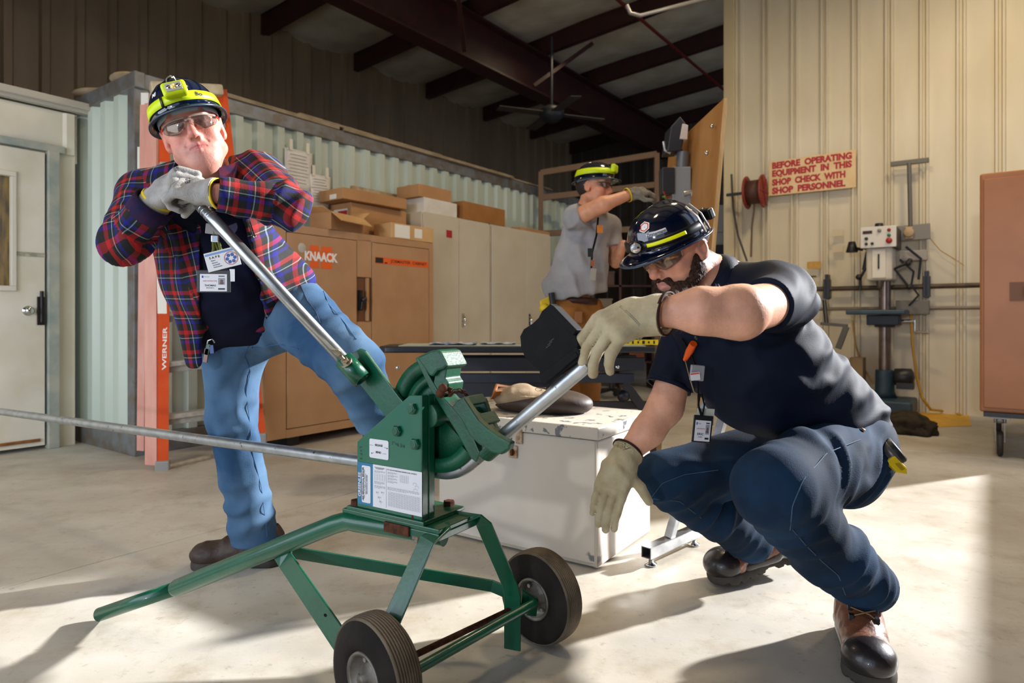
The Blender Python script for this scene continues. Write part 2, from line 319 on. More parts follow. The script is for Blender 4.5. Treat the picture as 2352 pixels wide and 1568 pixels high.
# papers taped to the container side
def paper(px,py,Y,wd,ht,lb,tilt=0):
    x=(px-1176)/F; Y=(sc_n+.016)/(.806*x-.592); c=P(px,py,Y); mb=MB(); X=(A+ZV*tilt).normalized(); U=N.cross(X)*-1
    k=6; vs=[];fs=[]
    for i in range(k+1):
        for j in range(k+1):
            u,v=i/k-.5,j/k-.5; vs.append(c+X*(u*wd)+ZV*(v*ht)+N*(.006*math.cos(u*5)+.006*v*v))
    for i in range(k):
        for j in range(k): fs.append((i*(k+1)+j,(i+1)*(k+1)+j,(i+1)*(k+1)+j+1,i*(k+1)+j+1))
    mb.add(vs,fs,True)
    th=thing('posted_paper',lb,'paper',c-ZV*ht/2)
    o=ob('sheet',mb,MATS['white_paper'],th); md=o.modifiers.new('s','SOLIDIFY'); md.thickness=.001
    for s_ in (-.3,.3):
        t=MB(); t.box(c+X*(s_*wd)+ZV*(ht/2+.03)+N*.008,(.03,.001,.09),ax=X); ob('tape',t,mat('masking_tape','#e8e1cf',rough=.5),th)
    t=MB(); random.seed(int(px))
    for r in range(9): t.box(c+ZV*(ht*.36-r*ht*.085)-X*(wd*.04)+N*.009,(wd*random.uniform(.5,.75),.0006,.004),ax=X)
    ob('printed_lines',t,mat('grey_print','#a9a498',rough=.7),th)
paper(687,391,4.9,.27,.33,'taller white notice taped to the green container, left of the pair')
paper(735,440,5.1,.23,.28,'curling white notice taped lower on the green container, right of the pair',.03)
# ------------------------------------------------------------------ things along the left: placed in building coordinates (a along, n across, z up)
def an(px,n):
    x=(px-1176)/F; Y=n/(.806*x-.592); return (.592*x+.806)*Y
def zn(px,py,n):
    x=(px-1176)/F; Y=n/(.806*x-.592); return CH-(py-HZ)/F*Y
def Wl(px,py,a=7.55):
    x=(px-1176)/F; Y=a/(.592*x+.806); return P(px,py,Y)
def abox(mb,a0,a1,n0,n1,z0,z1): return mb.box(R((a0+a1)/2,(n0+n1)/2,(z0+z1)/2),(a1-a0,abs(n1-n0),z1-z0),ax=A)
M_tan=mat('tan_enamel','#b58d68','#ad845f',rough=.32,scale=5,bump=.05,bscale=160,spots='#7d5433',sscale=9,sth=.76)
M_tandk=mat('tan_recess','#6b4428',rough=.5)
M_or=mat('orange_decal','#e8611a',rough=.4); M_wh=mat('white_decal','#eceae6',rough=.4); M_blk=mat('black_print','#1c1a19',rough=.5)
M_black=mat('black_plastic','#17171a',rough=.45); M_bsteel=mat('black_steel','#1d1f26',rough=.4)
M_steel=mat('bare_steel','#a9abad','#8f9193',rough=.3,metal=.85,scale=20); M_chrome=mat('chrome','#c9c9c6',rough=.15,metal=1)
# tan job box
f=-4.05; rt=thing('tool_cabinet','tan steel job box with an orange and white badge, left of the grey lockers','cabinet',R(3.47,f-.28,0))
mb=MB(); abox(mb,2.63,4.32,f-.56,f-.02,.075,1.60); ob('body',mb,M_tan,rt,bevel=.008)
for (x0,x1) in ((2.63,2.80),(3.445,3.595),(4.265,4.32)):
    for (z0,z1) in (((.075,1.6),) if x0!=3.445 else ((.075,.90),(1.255,1.6))):
        mb=MB(); abox(mb,x0,x1,f-.02,f,z0,z1); ob('frame_strip',mb,M_tan,rt,bevel=.003)
mb=MB(); abox(mb,2.80,4.265,f-.02,f,1.545,1.60); ob('frame_rail',mb,M_tan,rt); mb=MB(); abox(mb,2.80,4.265,f-.02,f,.075,.135); ob('frame_rail',mb,M_tan,rt)
def door_(a0,a1,nm='door'):
    mb=MB(); abox(mb,a0+.006,a1-.006,f-.018,f+.004,.14,1.54); return ob(nm,mb,M_tan,rt,bevel=.004)
dl=door_(2.80,3.445); d2=door_(3.595,4.265)
mb=MB(); abox(mb,3.45,3.59,f-.019,f-.012,.90,1.255); ob('handle_recess',mb,M_tandk,rt)
mb=MB(); abox(mb,3.535,3.56,f-.012,f+.012,.905,1.25); ob('latch_bar',mb,M_tan,rt,bevel=.003)
mb=MB(); abox(mb,3.462,3.485,f-.01,f+.02,.99,1.15); mb.ball(R(3.49,f+.03,1.075),.024,8); mb.tube([R(3.475,f+.02,1.0),R(3.475,f+.03,1.06)],.012,8); ob('latch_knob',mb,M_black,rt)
ac,zc=3.10,1.386
for (z0,z1) in ((zc+.040,zc+.080),(zc-.085,zc-.038)):
    for (x0,x1,sk) in ((ac-.105,ac-.02,.015),(ac-.005,ac+.10,-.015)):
        mb=MB(); mb.prism([R(x0,f+.005,z0),R(x1,f+.005,z0),R(x1-abs(sk)*.5,f+.005,z1),R(x0+abs(sk)*.5,f+.005,z1)],N*.001); ob('badge_wing',mb,M_or,dl)
mb=MB(); mb.box(R(ac,f+.0055,zc+.001),(.235,.001,.07),ax=A); ob('badge_plate',mb,M_or,dl)
text('lettering','KNAACK',R(ac,f+.007,zc),A,ZV,.062,M_wh,dl,width=.30,bold=.05)
mb=MB(); abox(mb,3.63,4.25,f+.004,f+.006,1.375,1.428); ob('label_strip',mb,M_or,d2)
mb=MB(); abox(mb,3.63,3.715,f+.006,f+.0065,1.38,1.424); abox(mb,3.73,3.76,f+.006,f+.0065,1.38,1.39); ob('label_block',mb,M_blk,d2)
text('lettering','JOBMASTER  CABINET',R(4.01,f+.0065,1.40),A,ZV,.024,M_blk,d2,width=.43,bold=.01)
mb=MB(); mb.lathe(R(2.93,f+.004,1.44),N,[(0,.002),(.03,.002),(.035,0)],20); ob('cap',mb,mat('dull_white','#b8b1a6',rough=.4),dl)
for x in (2.85,4.1):
    mb=MB(); abox(mb,x,x+.1,f-.5,f-.06,0,.075); ob('skid',mb,M_black,rt)
# grey lockers
M_loc=mat('putty_enamel','#c9bfab','#c0b59f',rough=.42,scale=3,bump=.04,bscale=120)
g=-4.2
def locker(a0,a1,label,sp,hz):
    r=thing('storage_locker',label,'cabinet',R((a0+a1)/2,g-.2,0),'putty grey lockers')
    mb=MB(); abox(mb,a0,a1,g-.40,g-.02,0,1.91); ob('body',mb,M_loc,r,bevel=.005)
    for k,(x0,x1) in enumerate(((a0+.01,sp-.003),(sp+.003,a1-.01))):
        mb=MB(); abox(mb,x0,x1,g-.02,g,.06,1.895); d=ob('door',mb,M_loc,r,bevel=.004)
    mb=MB(); abox(mb,sp+.04,sp+.075,g+.002,g+.006,hz-.055,hz+.075); mb.tube([R(sp+.052,g+.006,hz+.04),R(sp+.052,g+.03,hz+.035),R(sp+.052,g+.032,hz-.04)],.009,8); mb.tube([R(sp+.06,g+.006,hz),R(sp+.075,g+.03,hz)],.006,8); ob('handle',mb,M_chrome,d)
    return r
l1=locker(4.345,5.34,'left putty grey locker with a small red sticker on its door',4.845,.90)
mb=MB(); abox(mb,4.66,4.74,g+.001,g+.0025,1.70,1.77); ob('sticker',mb,mat('red_sticker','#a81f22',rough=.5),l1)
l2=locker(5.36,6.5,'right putty grey locker partly hidden behind the grey shirted man',5.99,.90)
# cardboard
M_card=mat('cardboard','#b98d62','#ad8258',rough=.75,scale=4,bump=.06,bscale=50); M_cardl=mat('cardboard_light','#cfa877','#c29a69',rough=.75,scale=4)
M_paper=mat('white_paper','#e6e3da')
def carton(a0,a1,n0,n1,z0,z1,label,m=None,rot=0,flaps=False,labels=(),tape=True,grp='boxes on top of the cabinets'):
    c=R((a0+a1)/2,(n0+n1)/2,z0); X=(A*math.cos(rot)+N*math.sin(rot)); Yn=(N*math.cos(rot)-A*math.sin(rot)); m=m or M_card
    r=thing('cardboard_box',label,'box',c,grp); L_,D_,H_=a1-a0,n1-n0,z1-z0
    mb=MB()
    if flaps:
        t=.006
        mb.box(c+ZV*t/2,(L_,D_,t),ax=X)
        for s_ in(-1,1):
            mb.box(c+X*(s_*(L_/2-t/2))+ZV*H_/2,(t,D_,H_),ax=X); mb.box(c+Yn*(s_*(D_/2-t/2))+ZV*H_/2,(L_,t,H_),ax=X)
        ob('carton',mb,m,r)
        for (dr_,half,wd,dn) in ((X,L_/2,D_,.06),(-X,L_/2,D_,.03),(Yn,D_/2,L_,-.07)):
            q=MB(); e=dr_.cross(ZV); b0=c+dr_*half+ZV*H_; q.prism([b0-e*wd/2,b0+e*wd/2,b0+e*wd/2.1+dr_*.09+ZV*dn,b0-e*wd/2.1+dr_*.09+ZV*dn],ZV*.005+dr_*.002); ob('flap',q,M_cardl,r)
    else:
        mb.box(c+ZV*H_/2,(L_,D_,H_),ax=X); ob('carton',mb,m,r,bevel=.004)
        if tape:
            q=MB(); q.box(c+ZV*(H_+.0008),(L_,.05,.001),ax=X); ob('packing_tape',q,mat('tape_brown','#a57a4c',rough=.25),r)
    for (face,u,v,wd,ht,col) in labels:
        q=MB(); mm=M_paper if col=='w' else mat('red_label','#b3262a',rough=.5)
        if face=='f': q.box(c+Yn*(D_/2+(.0015 if col=='w' else .003))+X*(u*L_)+ZV*(v*H_),(wd,.001,ht),ax=X)
        else: q.box(c-X*(L_/2+(.0015 if col=='w' else .003))+Yn*(u*D_)+ZV*(v*H_),(.001,wd,ht),ax=X)
        ob('label_sheet',q,mm,r)
    return r
T=1.602
carton(2.83,3.08,-4.50,-4.24,T,T+.10,'small shallow box at the left end of the tan job box top',M_cardl,rot=.25)
carton(3.15,3.55,-4.27,-4.07,T,T+.13,'open cardboard tray with flaps folded out on the tan job box',M_card,rot=-.22,flaps=True)
carton(3.62,4.26,-4.60,-4.33,T,T+.30,'tall carton with a red and white side label on the tan job box',M_card,labels=(('s',0,.62,.18,.13,'w'),('s',.1,.72,.12,.04,'r')))
carton(3.50,4.20,-4.60,-4.27,T+.306,T+.40,'flat carton resting on the tall labelled carton',M_card,rot=.03,labels=(('s',.1,.3,.09,.04,'w'),))
carton(3.82,4.32,-4.27,-4.05,T,T+.13,'low carton with two white paper labels on its front, right end of the job box',M_cardl,rot=.04,labels=(('f',-.25,.5,.17,.11,'w'),('f',.12,.5,.09,.08,'w')))
carton(4.40,4.86,-4.56,-4.24,1.912,2.05,'white flat carton lying on the left locker',mat('white_carton','#ddd8cf','#d2ccc0',rough=.6))
carton(4.36,4.80,-4.56,-4.26,2.053,2.17,'brown carton stacked on the white flat carton',M_card,rot=.02)
carton(4.93,5.62,-4.56,-4.22,1.912,2.09,'darker long carton with rounded corners spanning both lockers',mat('cardboard_dark','#a06f3f','#966637',rough=.7))
carton(5.95,6.55,-4.5,-4.25,1.912,1.95,'very thin flat carton at the far end of the right locker',M_card)
# ------------------------------------------------------------------ step ladder leaning at the container corner
M_fib=mat('orange_fibreglass','#d8531f','#cf4a1a',rough=.3,scale=10); M_fibp=mat('lit_fibreglass','#dba393','#cf8f7e',rough=.4,scale=10,stretch=(1,1,.3)); M_alu=mat('aluminium','#b9b4aa','#a39c90',rough=.4,metal=.4,scale=25)  # pale pink rails carry strong light in their colour
lad=thing('step_ladder','tall orange fibreglass step ladder standing behind the man in plaid','ladder',fl(375,1078))
yA=fl(375,1078).y
def ch(a,b,wd,dp,fx,m,nm):
    """c-channel rail from a to b: web faces fx"""
    a=Vector(a);b=Vector(b);d=(b-a).normalized();fx=Vector(fx);fx=(fx-d*fx.dot(d)).normalized();s=d.cross(fx)
    mb=MB(); pr=[(-wd/2,0),(wd/2,0),(wd/2,-dp),(wd/2-.006,-dp),(wd/2-.006,-.006),(-wd/2+.006,-.006),(-wd/2+.006,-dp),(-wd/2,-dp)]
    mb.prism([a+s*u+fx*v for u,v in pr],(b-a)); return ob(nm,mb,m,lad)
LB=P(372,1062,yA); LT=P(462,205,yA+.25); RB=P(598,1000,yA+.35); RT=P(508,205,yA+.35)
LB=P(370,1060,yA); LT=P(357,230,yA+.12)
view=Vector((-.1,-1,0))
ch(LB+Vector((.012,0,0)),LT+Vector((.06,0,0)),.060,.035,(.5,-1,0),M_fib,'front_rail'); 
ch(P(346,1068,yA+.03),P(345,235,yA+.10),.095,.03,(-.35,-1,0),M_fibp,'front_rail')
ch(P(322,1035,yA+.30),P(330,240,yA+.22),.055,.03,(-.2,-1,0),M_fibp,'rear_rail')
ch(RB,RT,.07,.035,(.4,-1,0),M_fib,'front_rail')
ch(P(515,990,yA+.6),P(492,240,yA+.42),.05,.03,(0,-1,0),M_fib,'rear_rail')
for i,(py,h) in enumerate(((278,8),(380,9),(490,9),(605,9),(722,9),(838,9),(958,10))):
    t_=(py-205)/(1000-205); l=P(364+6*t_,py,yA+.08); r_=P(508+90*t_,py-30*t_,yA+.35)
    mb=MB(); mb.bar(l,r_,.09,.03); mb.bar(l+ZV*-.03,r_+ZV*-.03,.02,.05); ob('step',mb,M_alu,lad,bevel=.003)
mb=MB(); a_=P(345,205,yA+.14); b_=P(510,212,yA+.36); mb.bar(a_,b_,.14,.07); ob('top_cap',mb,mat('worn_cap','#c9b999','#b7a586',rough=.5,scale=20),lad,bevel=.012)
for p_ in (P(374,1066,yA),P(598,1002,yA+.35)):
    mb=MB(); mb.box(p_-ZV*.012,(.08,.06,.07),ax=(1,.3,0)); ob('foot',mb,mat('foot_grey','#8f8d89',rough=.6),lad,bevel=.008)
mb=MB(); mb.tube([P(385,1072,yA+.02),P(480,1050,yA+.3)],.02,10); ob('spreader_bar',mb,M_alu,lad)
mb=MB(); c=P(374,830,yA-.045); mb.prism([P(366,770,yA-.05),P(381,770,yA-.04),P(384,880,yA-.06),P(369,880,yA-.07)],(0,.003,0)); 
for (y0,y1,lt) in ((600,720,1),):
    q=MB(); q.prism([P(359,y0,yA-.02),P(380,y0,yA-.01),P(383,y1,yA-.03),P(362,y1,yA-.04)],(0,.002,0)); ob('warning_label',q,mat('label_cream','#ddd6c8',rough=.5),lad)
text('lettering','WERNER',P(378,800,yA-.062),(.02,0,1),(-1,-.5,0),.022,M_wh,lad,width=.26,bold=.02)
mb=MB(); mb.box(P(334,300,yA+.35),(.05,.02,.5)); mb.box(P(326,400,yA+.35),(.05,.02,.36)); tag(ob('wall_plate',mb,M_paper,loc=P(334,400,yA+.35)),'narrow white strip between the container corner and the ladder','strip')

# ------------------------------------------------------------------ folding table behind the bender
ty=3.55; tz=.775
tb=thing('work_table','black framed table with a pale green mat, in front of the lockers','table',(0.02,ty+.3,0))
M_mat=mat('pale_green_mat','#b5bcaa','#a9b3a2',rough=.5,scale=6)
x0,x1=-.73,.78; y0_,y1_=ty,ty+.36
mb=MB(); mb.prism([Vector((x0+.04,y0_,tz-.035)),Vector((x1,y0_,tz-.035)),Vector((x1,y1_,tz-.035)),Vector((x0+.04,y1_,tz-.035)),Vector((x0,y1_-.05,tz-.035)),Vector((x0,y0_+.05,tz-.035))],(0,0,.035)); ob('tabletop',mb,M_bsteel,tb,bevel=.008)
mb=MB(); mb.box(((x0+x1)/2+.03,(y0_+y1_)/2,tz+.002),(x1-x0-.16,.32,.004)); ob('mat',mb,M_mat,tb)
mb=MB(); mb.box((.12,y0_+.06,tz-.10),(1.22,.03,.075)); mb.box((.12,y1_-.06,tz-.10),(1.22,.03,.075)); ob('apron',mb,M_bsteel,tb,bevel=.003)
mb=MB(); mb.box((.12,y0_+.052,tz-.175),(1.1,.05,.05)); ob('rail',mb,mat('blue_black_steel','#1e2533',rough=.35),tb,bevel=.003)
mb=MB(); mb.prism([Vector((-.42,y0_+.04,tz-.2)),Vector((.35,y0_+.04,tz-.2)),Vector((.30,y0_+.04,tz-.255)),Vector((-.35,y0_+.04,tz-.29))],(0,.04,0)); ob('gusset',mb,M_bsteel,tb)
for xx in (-.25,.62):
    mb=MB(); mb.bar((xx,y0_+.1,tz-.2),(xx+.16,y0_+.12,.36),.05,.05,up=(0,1,0)); mb.bar((xx+.16,y0_+.12,.36),(xx+.16,y0_+.12,.06),.05,.05,up=(0,1,0)); mb.ball((xx+.0,y0_+.09,tz-.28),.035,8); ob('leg',mb,M_bsteel,tb,bevel=.003)
    mb=MB(); mb.box((xx+.16,y0_+.18,.04),(.07,.36,.05)); ob('foot',mb,M_bsteel,tb,bevel=.006)
mb=MB(); mb.box((.34,y0_+.14,.44),(.92,.04,.04)); ob('stretcher',mb,M_bsteel,tb)
for xx in (-.30,.44,.58,-.62):
    mb=MB(); mb.lathe((xx,y0_+.045 if xx!=-.62 else y0_,tz-.115),(0,-1,0),[(0,.004),(.010,.004),(.012,0)],12); ob('bolt',mb,M_chrome,tb)
for i,(x,y,c_,sx,sy,lb) in enumerate([(-.33,3.70,'#4b6fa8',.26,.16,'crumpled blue plan sheet lying left on the table'),(-.08,3.74,'#93a6c4',.2,.12,'pale blue printed sheet beside the crumpled one on the table')]):
    mb=MB(); k=8; vs_=[];fs=[]
    for a_ in range(k+1):
        for b_ in range(k+1): u,v=a_/k-.5,b_/k-.5; vs_.append((x+u*sx,y+v*sy,tz+.012+.008*math.sin(u*14+i)*math.cos(v*11)))
    for a_ in range(k):
        for b_ in range(k): fs.append((a_*(k+1)+b_,(a_+1)*(k+1)+b_,(a_+1)*(k+1)+b_+1,a_*(k+1)+b_+1))
    mb.add(vs_,fs,True); o_=ob('plan_sheet',mb,mat('print_%d'%i,c_,'#c8cdd6',rough=.6,scale=30),loc=(x,y,tz+.005)); tag(o_,lb,'paper')
tp=thing('folding_ruler','yellow measuring tape with black numerals lying along the table edge','tape',(.70,ty+.1,tz))
mb=MB(); mb.bar((.53,ty+.03,tz+.022),(.80,ty+.03,tz+.022),.004,.028); ob('blade',mb,mat('tape_yellow','#e0c21c',rough=.35),tp)
for k in range(9):
    q=MB(); q.box((.545+k*.029,ty+.0275,tz+.022),(.009 if k%3 else .014,.001,.012 if k%2 else .018)); ob('numeral',q,M_blk,tp)

# ------------------------------------------------------------------ white chest, bag, steel stand
cu=Vector((.83,-.558,0)); cv=Vector((.558,.83,0)); c0=Vector((.316,2.41,0)); CL,CW=.77,.52
M_cw=mat('chipped_white_enamel','#d0c7bb','#c6bcae',rough=.38,scale=3,spots='#6f6f72',sscale=6.5,sth=.685,bump=.03)
M_cwe=mat('chipped_lid_edge','#cdc5b9','#c2b8aa',rough=.42,scale=3,spots='#6d6e73',sscale=22,sth=.6)
chest=thing('metal_chest','white painted steel chest with chipped corners and a hinged lid','chest',c0-cu*CL/2+cv*CW/2)
def cb_(mb,u0,u1,v0,v1,z0,z1): return mb.box(c0-cu*((u0+u1)/2)+cv*((v0+v1)/2)+ZV*((z0+z1)/2),(u1-u0,v1-v0,z1-z0),ax=cu)
mb=MB(); cb_(mb,.004,CL-.004,.004,CW-.004,.006,.475); ob('body',mb,M_cw,chest,bevel=.006)
mb=MB(); cb_(mb,-.003,CL+.003,-.003,CW+.003,.478,.525); ob('lid',mb,M_cwe,chest,bevel=.005)
mb=MB(); cb_(mb,.004,CL-.004,-.0005,.004,.012,.02); cb_(mb,.004,.014,-.0015,.004,.01,.47); ob('edge_seam',mb,mat('enamel_edge','#b3a999',rough=.5),chest)
mb=MB(); cb_(mb,.355,.395,-.006,.004,.37,.42); hs=ob('hasp_plate',mb,mat('rusty_enamel','#c3b29b','#9c6e45',rough=.6,scale=50),chest,bevel=.004)
mb=MB(); cb_(mb,.371,.379,-.016,-.006,.381,.409); mb.lathe(c0-cu*.375-cv*.006+ZV*.395,-cv,[(0,.001),(.012,.001),(.012,0)],14); ob('staple',mb,mat('rust_dark','#5d3b24',rough=.8),hs)
mb=MB(); cb_(mb,.33,.36,-.007,.0,.43,.50); ob('hasp_strap',mb,mat('rusty_enamel','#c3b29b'),chest,bevel=.003)
mb=MB(); cb_(mb,CL-.002,CL+.03,.16,.34,.27,.31); ob('handle',mb,M_bsteel,chest,bevel=.008)
st=thing('roller_stand','bare square steel tube stand on the floor behind the squatting man','stand',fl(1500,1280))
B0=P(1484,1272,2.44); B1=P(1602,1225,2.70); B0.z=B1.z=.055
d=(B1-B0); mb=MB(); t_=.021; pr=[(-t_,-t_),(t_,-t_),(t_,t_),(-t_,t_)]; dn=d.normalized(); s=ZV.cross(dn)
for (cx,cz,wx,wz) in ((-t_+.0015,0,.003,.042),(t_-.0015,0,.003,.042),(0,t_-.0015,.042,.003),(0,-t_+.0015,.042,.003)):
    mb.box((B0+B1)/2+s*cx+ZV*cz,(d.length,wx,wz),ax=dn)
ob('base_tube',mb,M_steel,st)
mb=MB(); mb.lathe(B0+dn*.03-ZV*.055,ZV,[(0,0),(.024,0),(.024,.008),(.01,.014),(.007,.035),(0,.035)],18); ob('levelling_foot',mb,M_chrome,st)
mb=MB(); mb.lathe(B1-dn*.03-ZV*.055,ZV,[(0,0),(.024,0),(.024,.008),(.01,.014),(.007,.035),(0,.035)],18); ob('levelling_foot',mb,M_chrome,st)
pb=B0+dn*.16+ZV*.02; ptop=P(1648,840,2.58); mb=MB(); mb.bar(pb,ptop,.032,.032,up=s); ob('post',mb,M_steel,st,bevel=.002)
q=B0+dn*.33+ZV*.02; mb=MB(); mb.bar(q,q+(ptop-pb)+Vector((.02,.05,0)),.032,.032,up=s); ob('post',mb,M_steel,st,bevel=.002)
mb=MB(); mb.bar(ptop-dn*.02,ptop+dn*.25,.05,.03,up=s); ob('head_plate',mb,M_steel,st)
# ------------------------------------------------------------------ board stand with electrical gear
pan=thing('plywood_panel','tall plywood panel leaning upright beside the grey shirted man','panel',(.98,4.0,0))
q=[P(1536,345,4.62),P(1662,226,3.52),Vector((1.035,3.52,.86)),Vector((1.01,4.62,.86))]
mb=MB(); mb.prism(q,(.022,0,.0)); 
def plyw():
    m=mat('plywood','#c08a4e','#a8723a',rough=.5,scale=3.5,stretch=(5,1.2,.35),bump=.05); return m
ob('sheet',mb,plyw(),pan,bevel=.002)
e=(q[2]-q[1]); 
mb=MB(); mb.prism([q[1]+Vector((0,-.002,0)),q[1]+Vector((.022,-.002,0)),q[2]+Vector((.022,-.002,0)),q[2]+Vector((0,-.002,0))],(0,-.004,0)); ob('bare_edge',mb,mat('ply_edge','#d8b384','#b9905e',rough=.7,scale=40,stretch=(1,1,.1)),pan)
for p_ in (P(1640,290,3.6),P(1628,352,3.6),P(1620,480,3.7)):
    mb=MB(); mb.ball(p_+Vector((-.012,0,0)),.012,8); ob('screw',mb,M_chrome,pan)
mb=MB(); mb.bar((1.02,3.6,.0),(1.09,3.6,1.3),.05,.04); ob('post',mb,M_wood,pan)
mb=MB(); mb.bar((1.12,3.6,.02),(1.5,3.6,.02),.05,.04); ob('foot_rail',mb,M_wood,pan)
mb=MB(); mb.bar((1.0,4.5,.0),(1.07,4.5,1.3),.05,.04); ob('post',mb,M_wood,pan)
mb=MB(); mb.bar((1.1,4.5,.02),(1.5,4.5,.02),.05,.04); ob('foot_rail',mb,M_wood,pan)
fl_=thing('flood_light','dark grey flood light with white side clipped to the top of the plywood','lamp',P(1560,350,4.2))
M_gun=mat('gunmetal','#35363a',rough=.45,metal=.3)
mb=MB(); mb.prism([P(1532,348,4.0),P(1541,290,4.0),P(1563,266,4.0),P(1577,285,4.0),P(1566,345,4.0)],(0,.16,0)); ob('housing',mb,M_gun,fl_,bevel=.008)
mb=MB(); mb.prism([P(1562,318,3.985),P(1568,283,3.985),P(1581,287,3.985),P(1579,320,3.985)],(0,.12,0)); ob('side_plate',mb,mat('warm_white','#d9c9bd',rough=.4),fl_,bevel=.003)
mb=MB(); mb.tube([P(1524,325,4.02),P(1527,345,4.02),P(1540,352,4.02)],.009,8); mb.tube([P(1558,350,4.06),P(1566,362,4.08)],.03,12); ob('yoke',mb,mat('alu_bright','#aaa9a5',rough=.3,metal=.7),fl_)
cb2=thing('electrical_box','grey electrical box with a short steel nipple on the plywood face','box',P(1560,480,4.0))
mb=MB(); mb.tube([P(1566,392,4.05),P(1569,350,4.05)],.038,20); ob('nipple',mb,mat('nipple_grey','#77787a',rough=.4,metal=.5),cb2)
mb=MB(); mb.box(P(1560,432,4.05),(.115,.12,.24),az=(.04,0,1)); mb.box(P(1560,500,4.05),(.11,.11,.17)); ob('housing',mb,mat('box_grey','#8f9294',rough=.45),cb2,bevel=.006)
mb=MB(); mb.box(P(1531,418,4.02),(.075,.1,.16),az=(.12,0,1)); ob('open_cover',mb,M_gun,cb2,bevel=.004)
mb=MB(); mb.tube([P(1540,450,3.98),P(1530,455,3.96),P(1524,440,3.97)],.006,8); ob('red_wire',mb,mat('red_wire','#9c2420',rough=.4),cb2)
mb=MB(); mb.tube([P(1536,460,3.98),P(1527,452,3.96),P(1522,452,3.97)],.007,8); ob('green_wire',mb,mat('green_wire','#4c8a2c',rough=.4),cb2)
mb=MB(); mb.tube([P(1570,445,3.98),P(1588,440,3.98),P(1596,460,3.98),P(1594,490,3.98),P(1585,520,3.98)],.016,10); ob('flex_conduit',mb,mat('flex_grey','#b5b0a6',rough=.4,metal=.4),cb2)
# ------------------------------------------------------------------ dim background behind the crew
rk=thing('storage_rack','tall brown angle iron rack standing in the dark at the back','rack',P(1380,850,8.1))
M_rk=mat('brown_angle','#6b5038',rough=.6)
for (x,y,d_) in ((1242,395,8.1),(1508,352,8.1),(1508,352,8.3)):
    p_=P(x,y,d_); mb=MB(); mb.box((p_.x,p_.y,p_.z/2),(.06,.06,p_.z)); ob('upright',mb,M_rk,rk)
for y in (0,70,170):
    mb=MB(); mb.bar(P(1242,397+y*.82,8.1),P(1508,354+y,8.1),.05,.07); ob('crossbar',mb,M_rk,rk)
sh=thing('shelf_unit','dark maroon shelf unit loaded with small parts behind the grey shirted man','shelf',P(1430,900,8.6))
M_mar=mat('maroon','#3c1d18',rough=.6); s0=P(1362,590,8.6); s1=P(1500,590,8.6)
for xx in (s0.x,s0.x+.36,s1.x):
    mb=MB(); mb.box((xx,8.78,.83),(.03,.35,1.66)); ob('side_panel',mb,M_mar,sh)
for z in (.35,.75,1.05,1.35,1.64):
    mb=MB(); mb.box(((s0.x+s1.x)/2,8.78,z),(s1.x-s0.x,.35,.025)); ob('shelf_board',mb,M_mar,sh)
for i,(x,z,sx,h,c_,lb) in enumerate([(.18,.763,.34,.10,'#bfae8c','cream box on the shelf under the rack, low row'),(.20,.866,.28,.07,'#8f6b41','brown box on top of the cream shelf box'),(.52,.763,.2,.16,'#33302c','black bin on the low shelf right of the cream box'),(.50,1.063,.18,.14,'#4b4d4a','dark bin on the middle shelf'),(.14,1.063,.2,.12,'#7a6a52','tan bin on the middle shelf, left bay'),(.15,1.363,.24,.18,'#4a3325','brown carton on the top shelf bay'),(.52,.363,.2,.2,'#8c4a24','rust coloured tub on the lowest shelf')]):
    mb=MB(); mb.box((s0.x+x*1.12,8.75,z+h/2),(sx,.24,h)); mb2=MB(); mb2.box((s0.x+x*1.12,8.75,z+h-.008),(sx+.012,.252,.02))
    r=thing('storage_bin',lb,'bin',(s0.x+x*1.12,8.75,z),'bins on the maroon shelf'); ob('bin',mb,mat('bin%d'%i,c_,rough=.6),r,bevel=.006); ob('rim',mb2,mat('bin%d'%i,c_),r)
oc=thing('office_chair','black swivel office chair far back under the table line','chair',fl(1405,917))
b=fl(1405,917)
mb=MB(); mb.box(b+ZV*.47,(.46,.44,.07)); ob('seat',mb,M_black,oc,bevel=.03)
mb=MB(); mb.box(b+Vector((0,.24,.78)),(.42,.06,.45)); ob('backrest',mb,M_black,oc,bevel=.03)
mb=MB(); mb.tube([b+ZV*.12,b+ZV*.45],.03,10); ob('gas_post',mb,M_black,oc)
for k in range(5):
    a_=k*2*math.pi/5; e=b+Vector((.28*math.cos(a_),.28*math.sin(a_),.08)); mb=MB(); mb.bar(b+ZV*.12,e,.04,.03); mb.ball(e-ZV*.045,.032,8); ob('leg',mb,M_black,oc)
gc=thing('utility_cabinet','pale grey cabinet with a dark window, in the gap left of the cream wall','cabinet',P(1650,850,8.4))
p0=P(1612,470,8.4); p1=P(1692,470,8.4)
mb=MB(); mb.box(((p0.x+p1.x)/2,8.65,p0.z/2),(p1.x-p0.x,.5,p0.z)); ob('body',mb,mat('pale_grey','#7d7870',rough=.5),gc,bevel=.01)
mb=MB(); mb.box(((p0.x+p1.x)/2,8.39,P(1650,528,8.4).z),(p1.x-p0.x+.02,.03,.05)); ob('ledge',mb,mat('pale_grey','#7d7870'),gc)
mb=MB(); a_=P(1640,562,8.38);b_=P(1676,640,8.38); mb.box((a_+b_)/2,(b_.x-a_.x,.03,a_.z-b_.z)); ob('window',mb,M_black,gc)
fan=thing('ceiling_fan','dark ceiling fan with pale blades hanging near the left wall','fan',P(1267,230,9.0))
c=P(1267,262,9.0)
mb=MB(); mb.tube([c+ZV*.1,c+ZV*(roofz(-5)-c.z-.02)],.02,8); ob('down_rod',mb,M_gun,fan)
mb=MB(); mb.lathe(c,ZV,[(0,-.12),(.1,-.1),(.17,-.03),(.17,.05),(.1,.1),(0,.11)],24); ob('motor',mb,M_gun,fan)
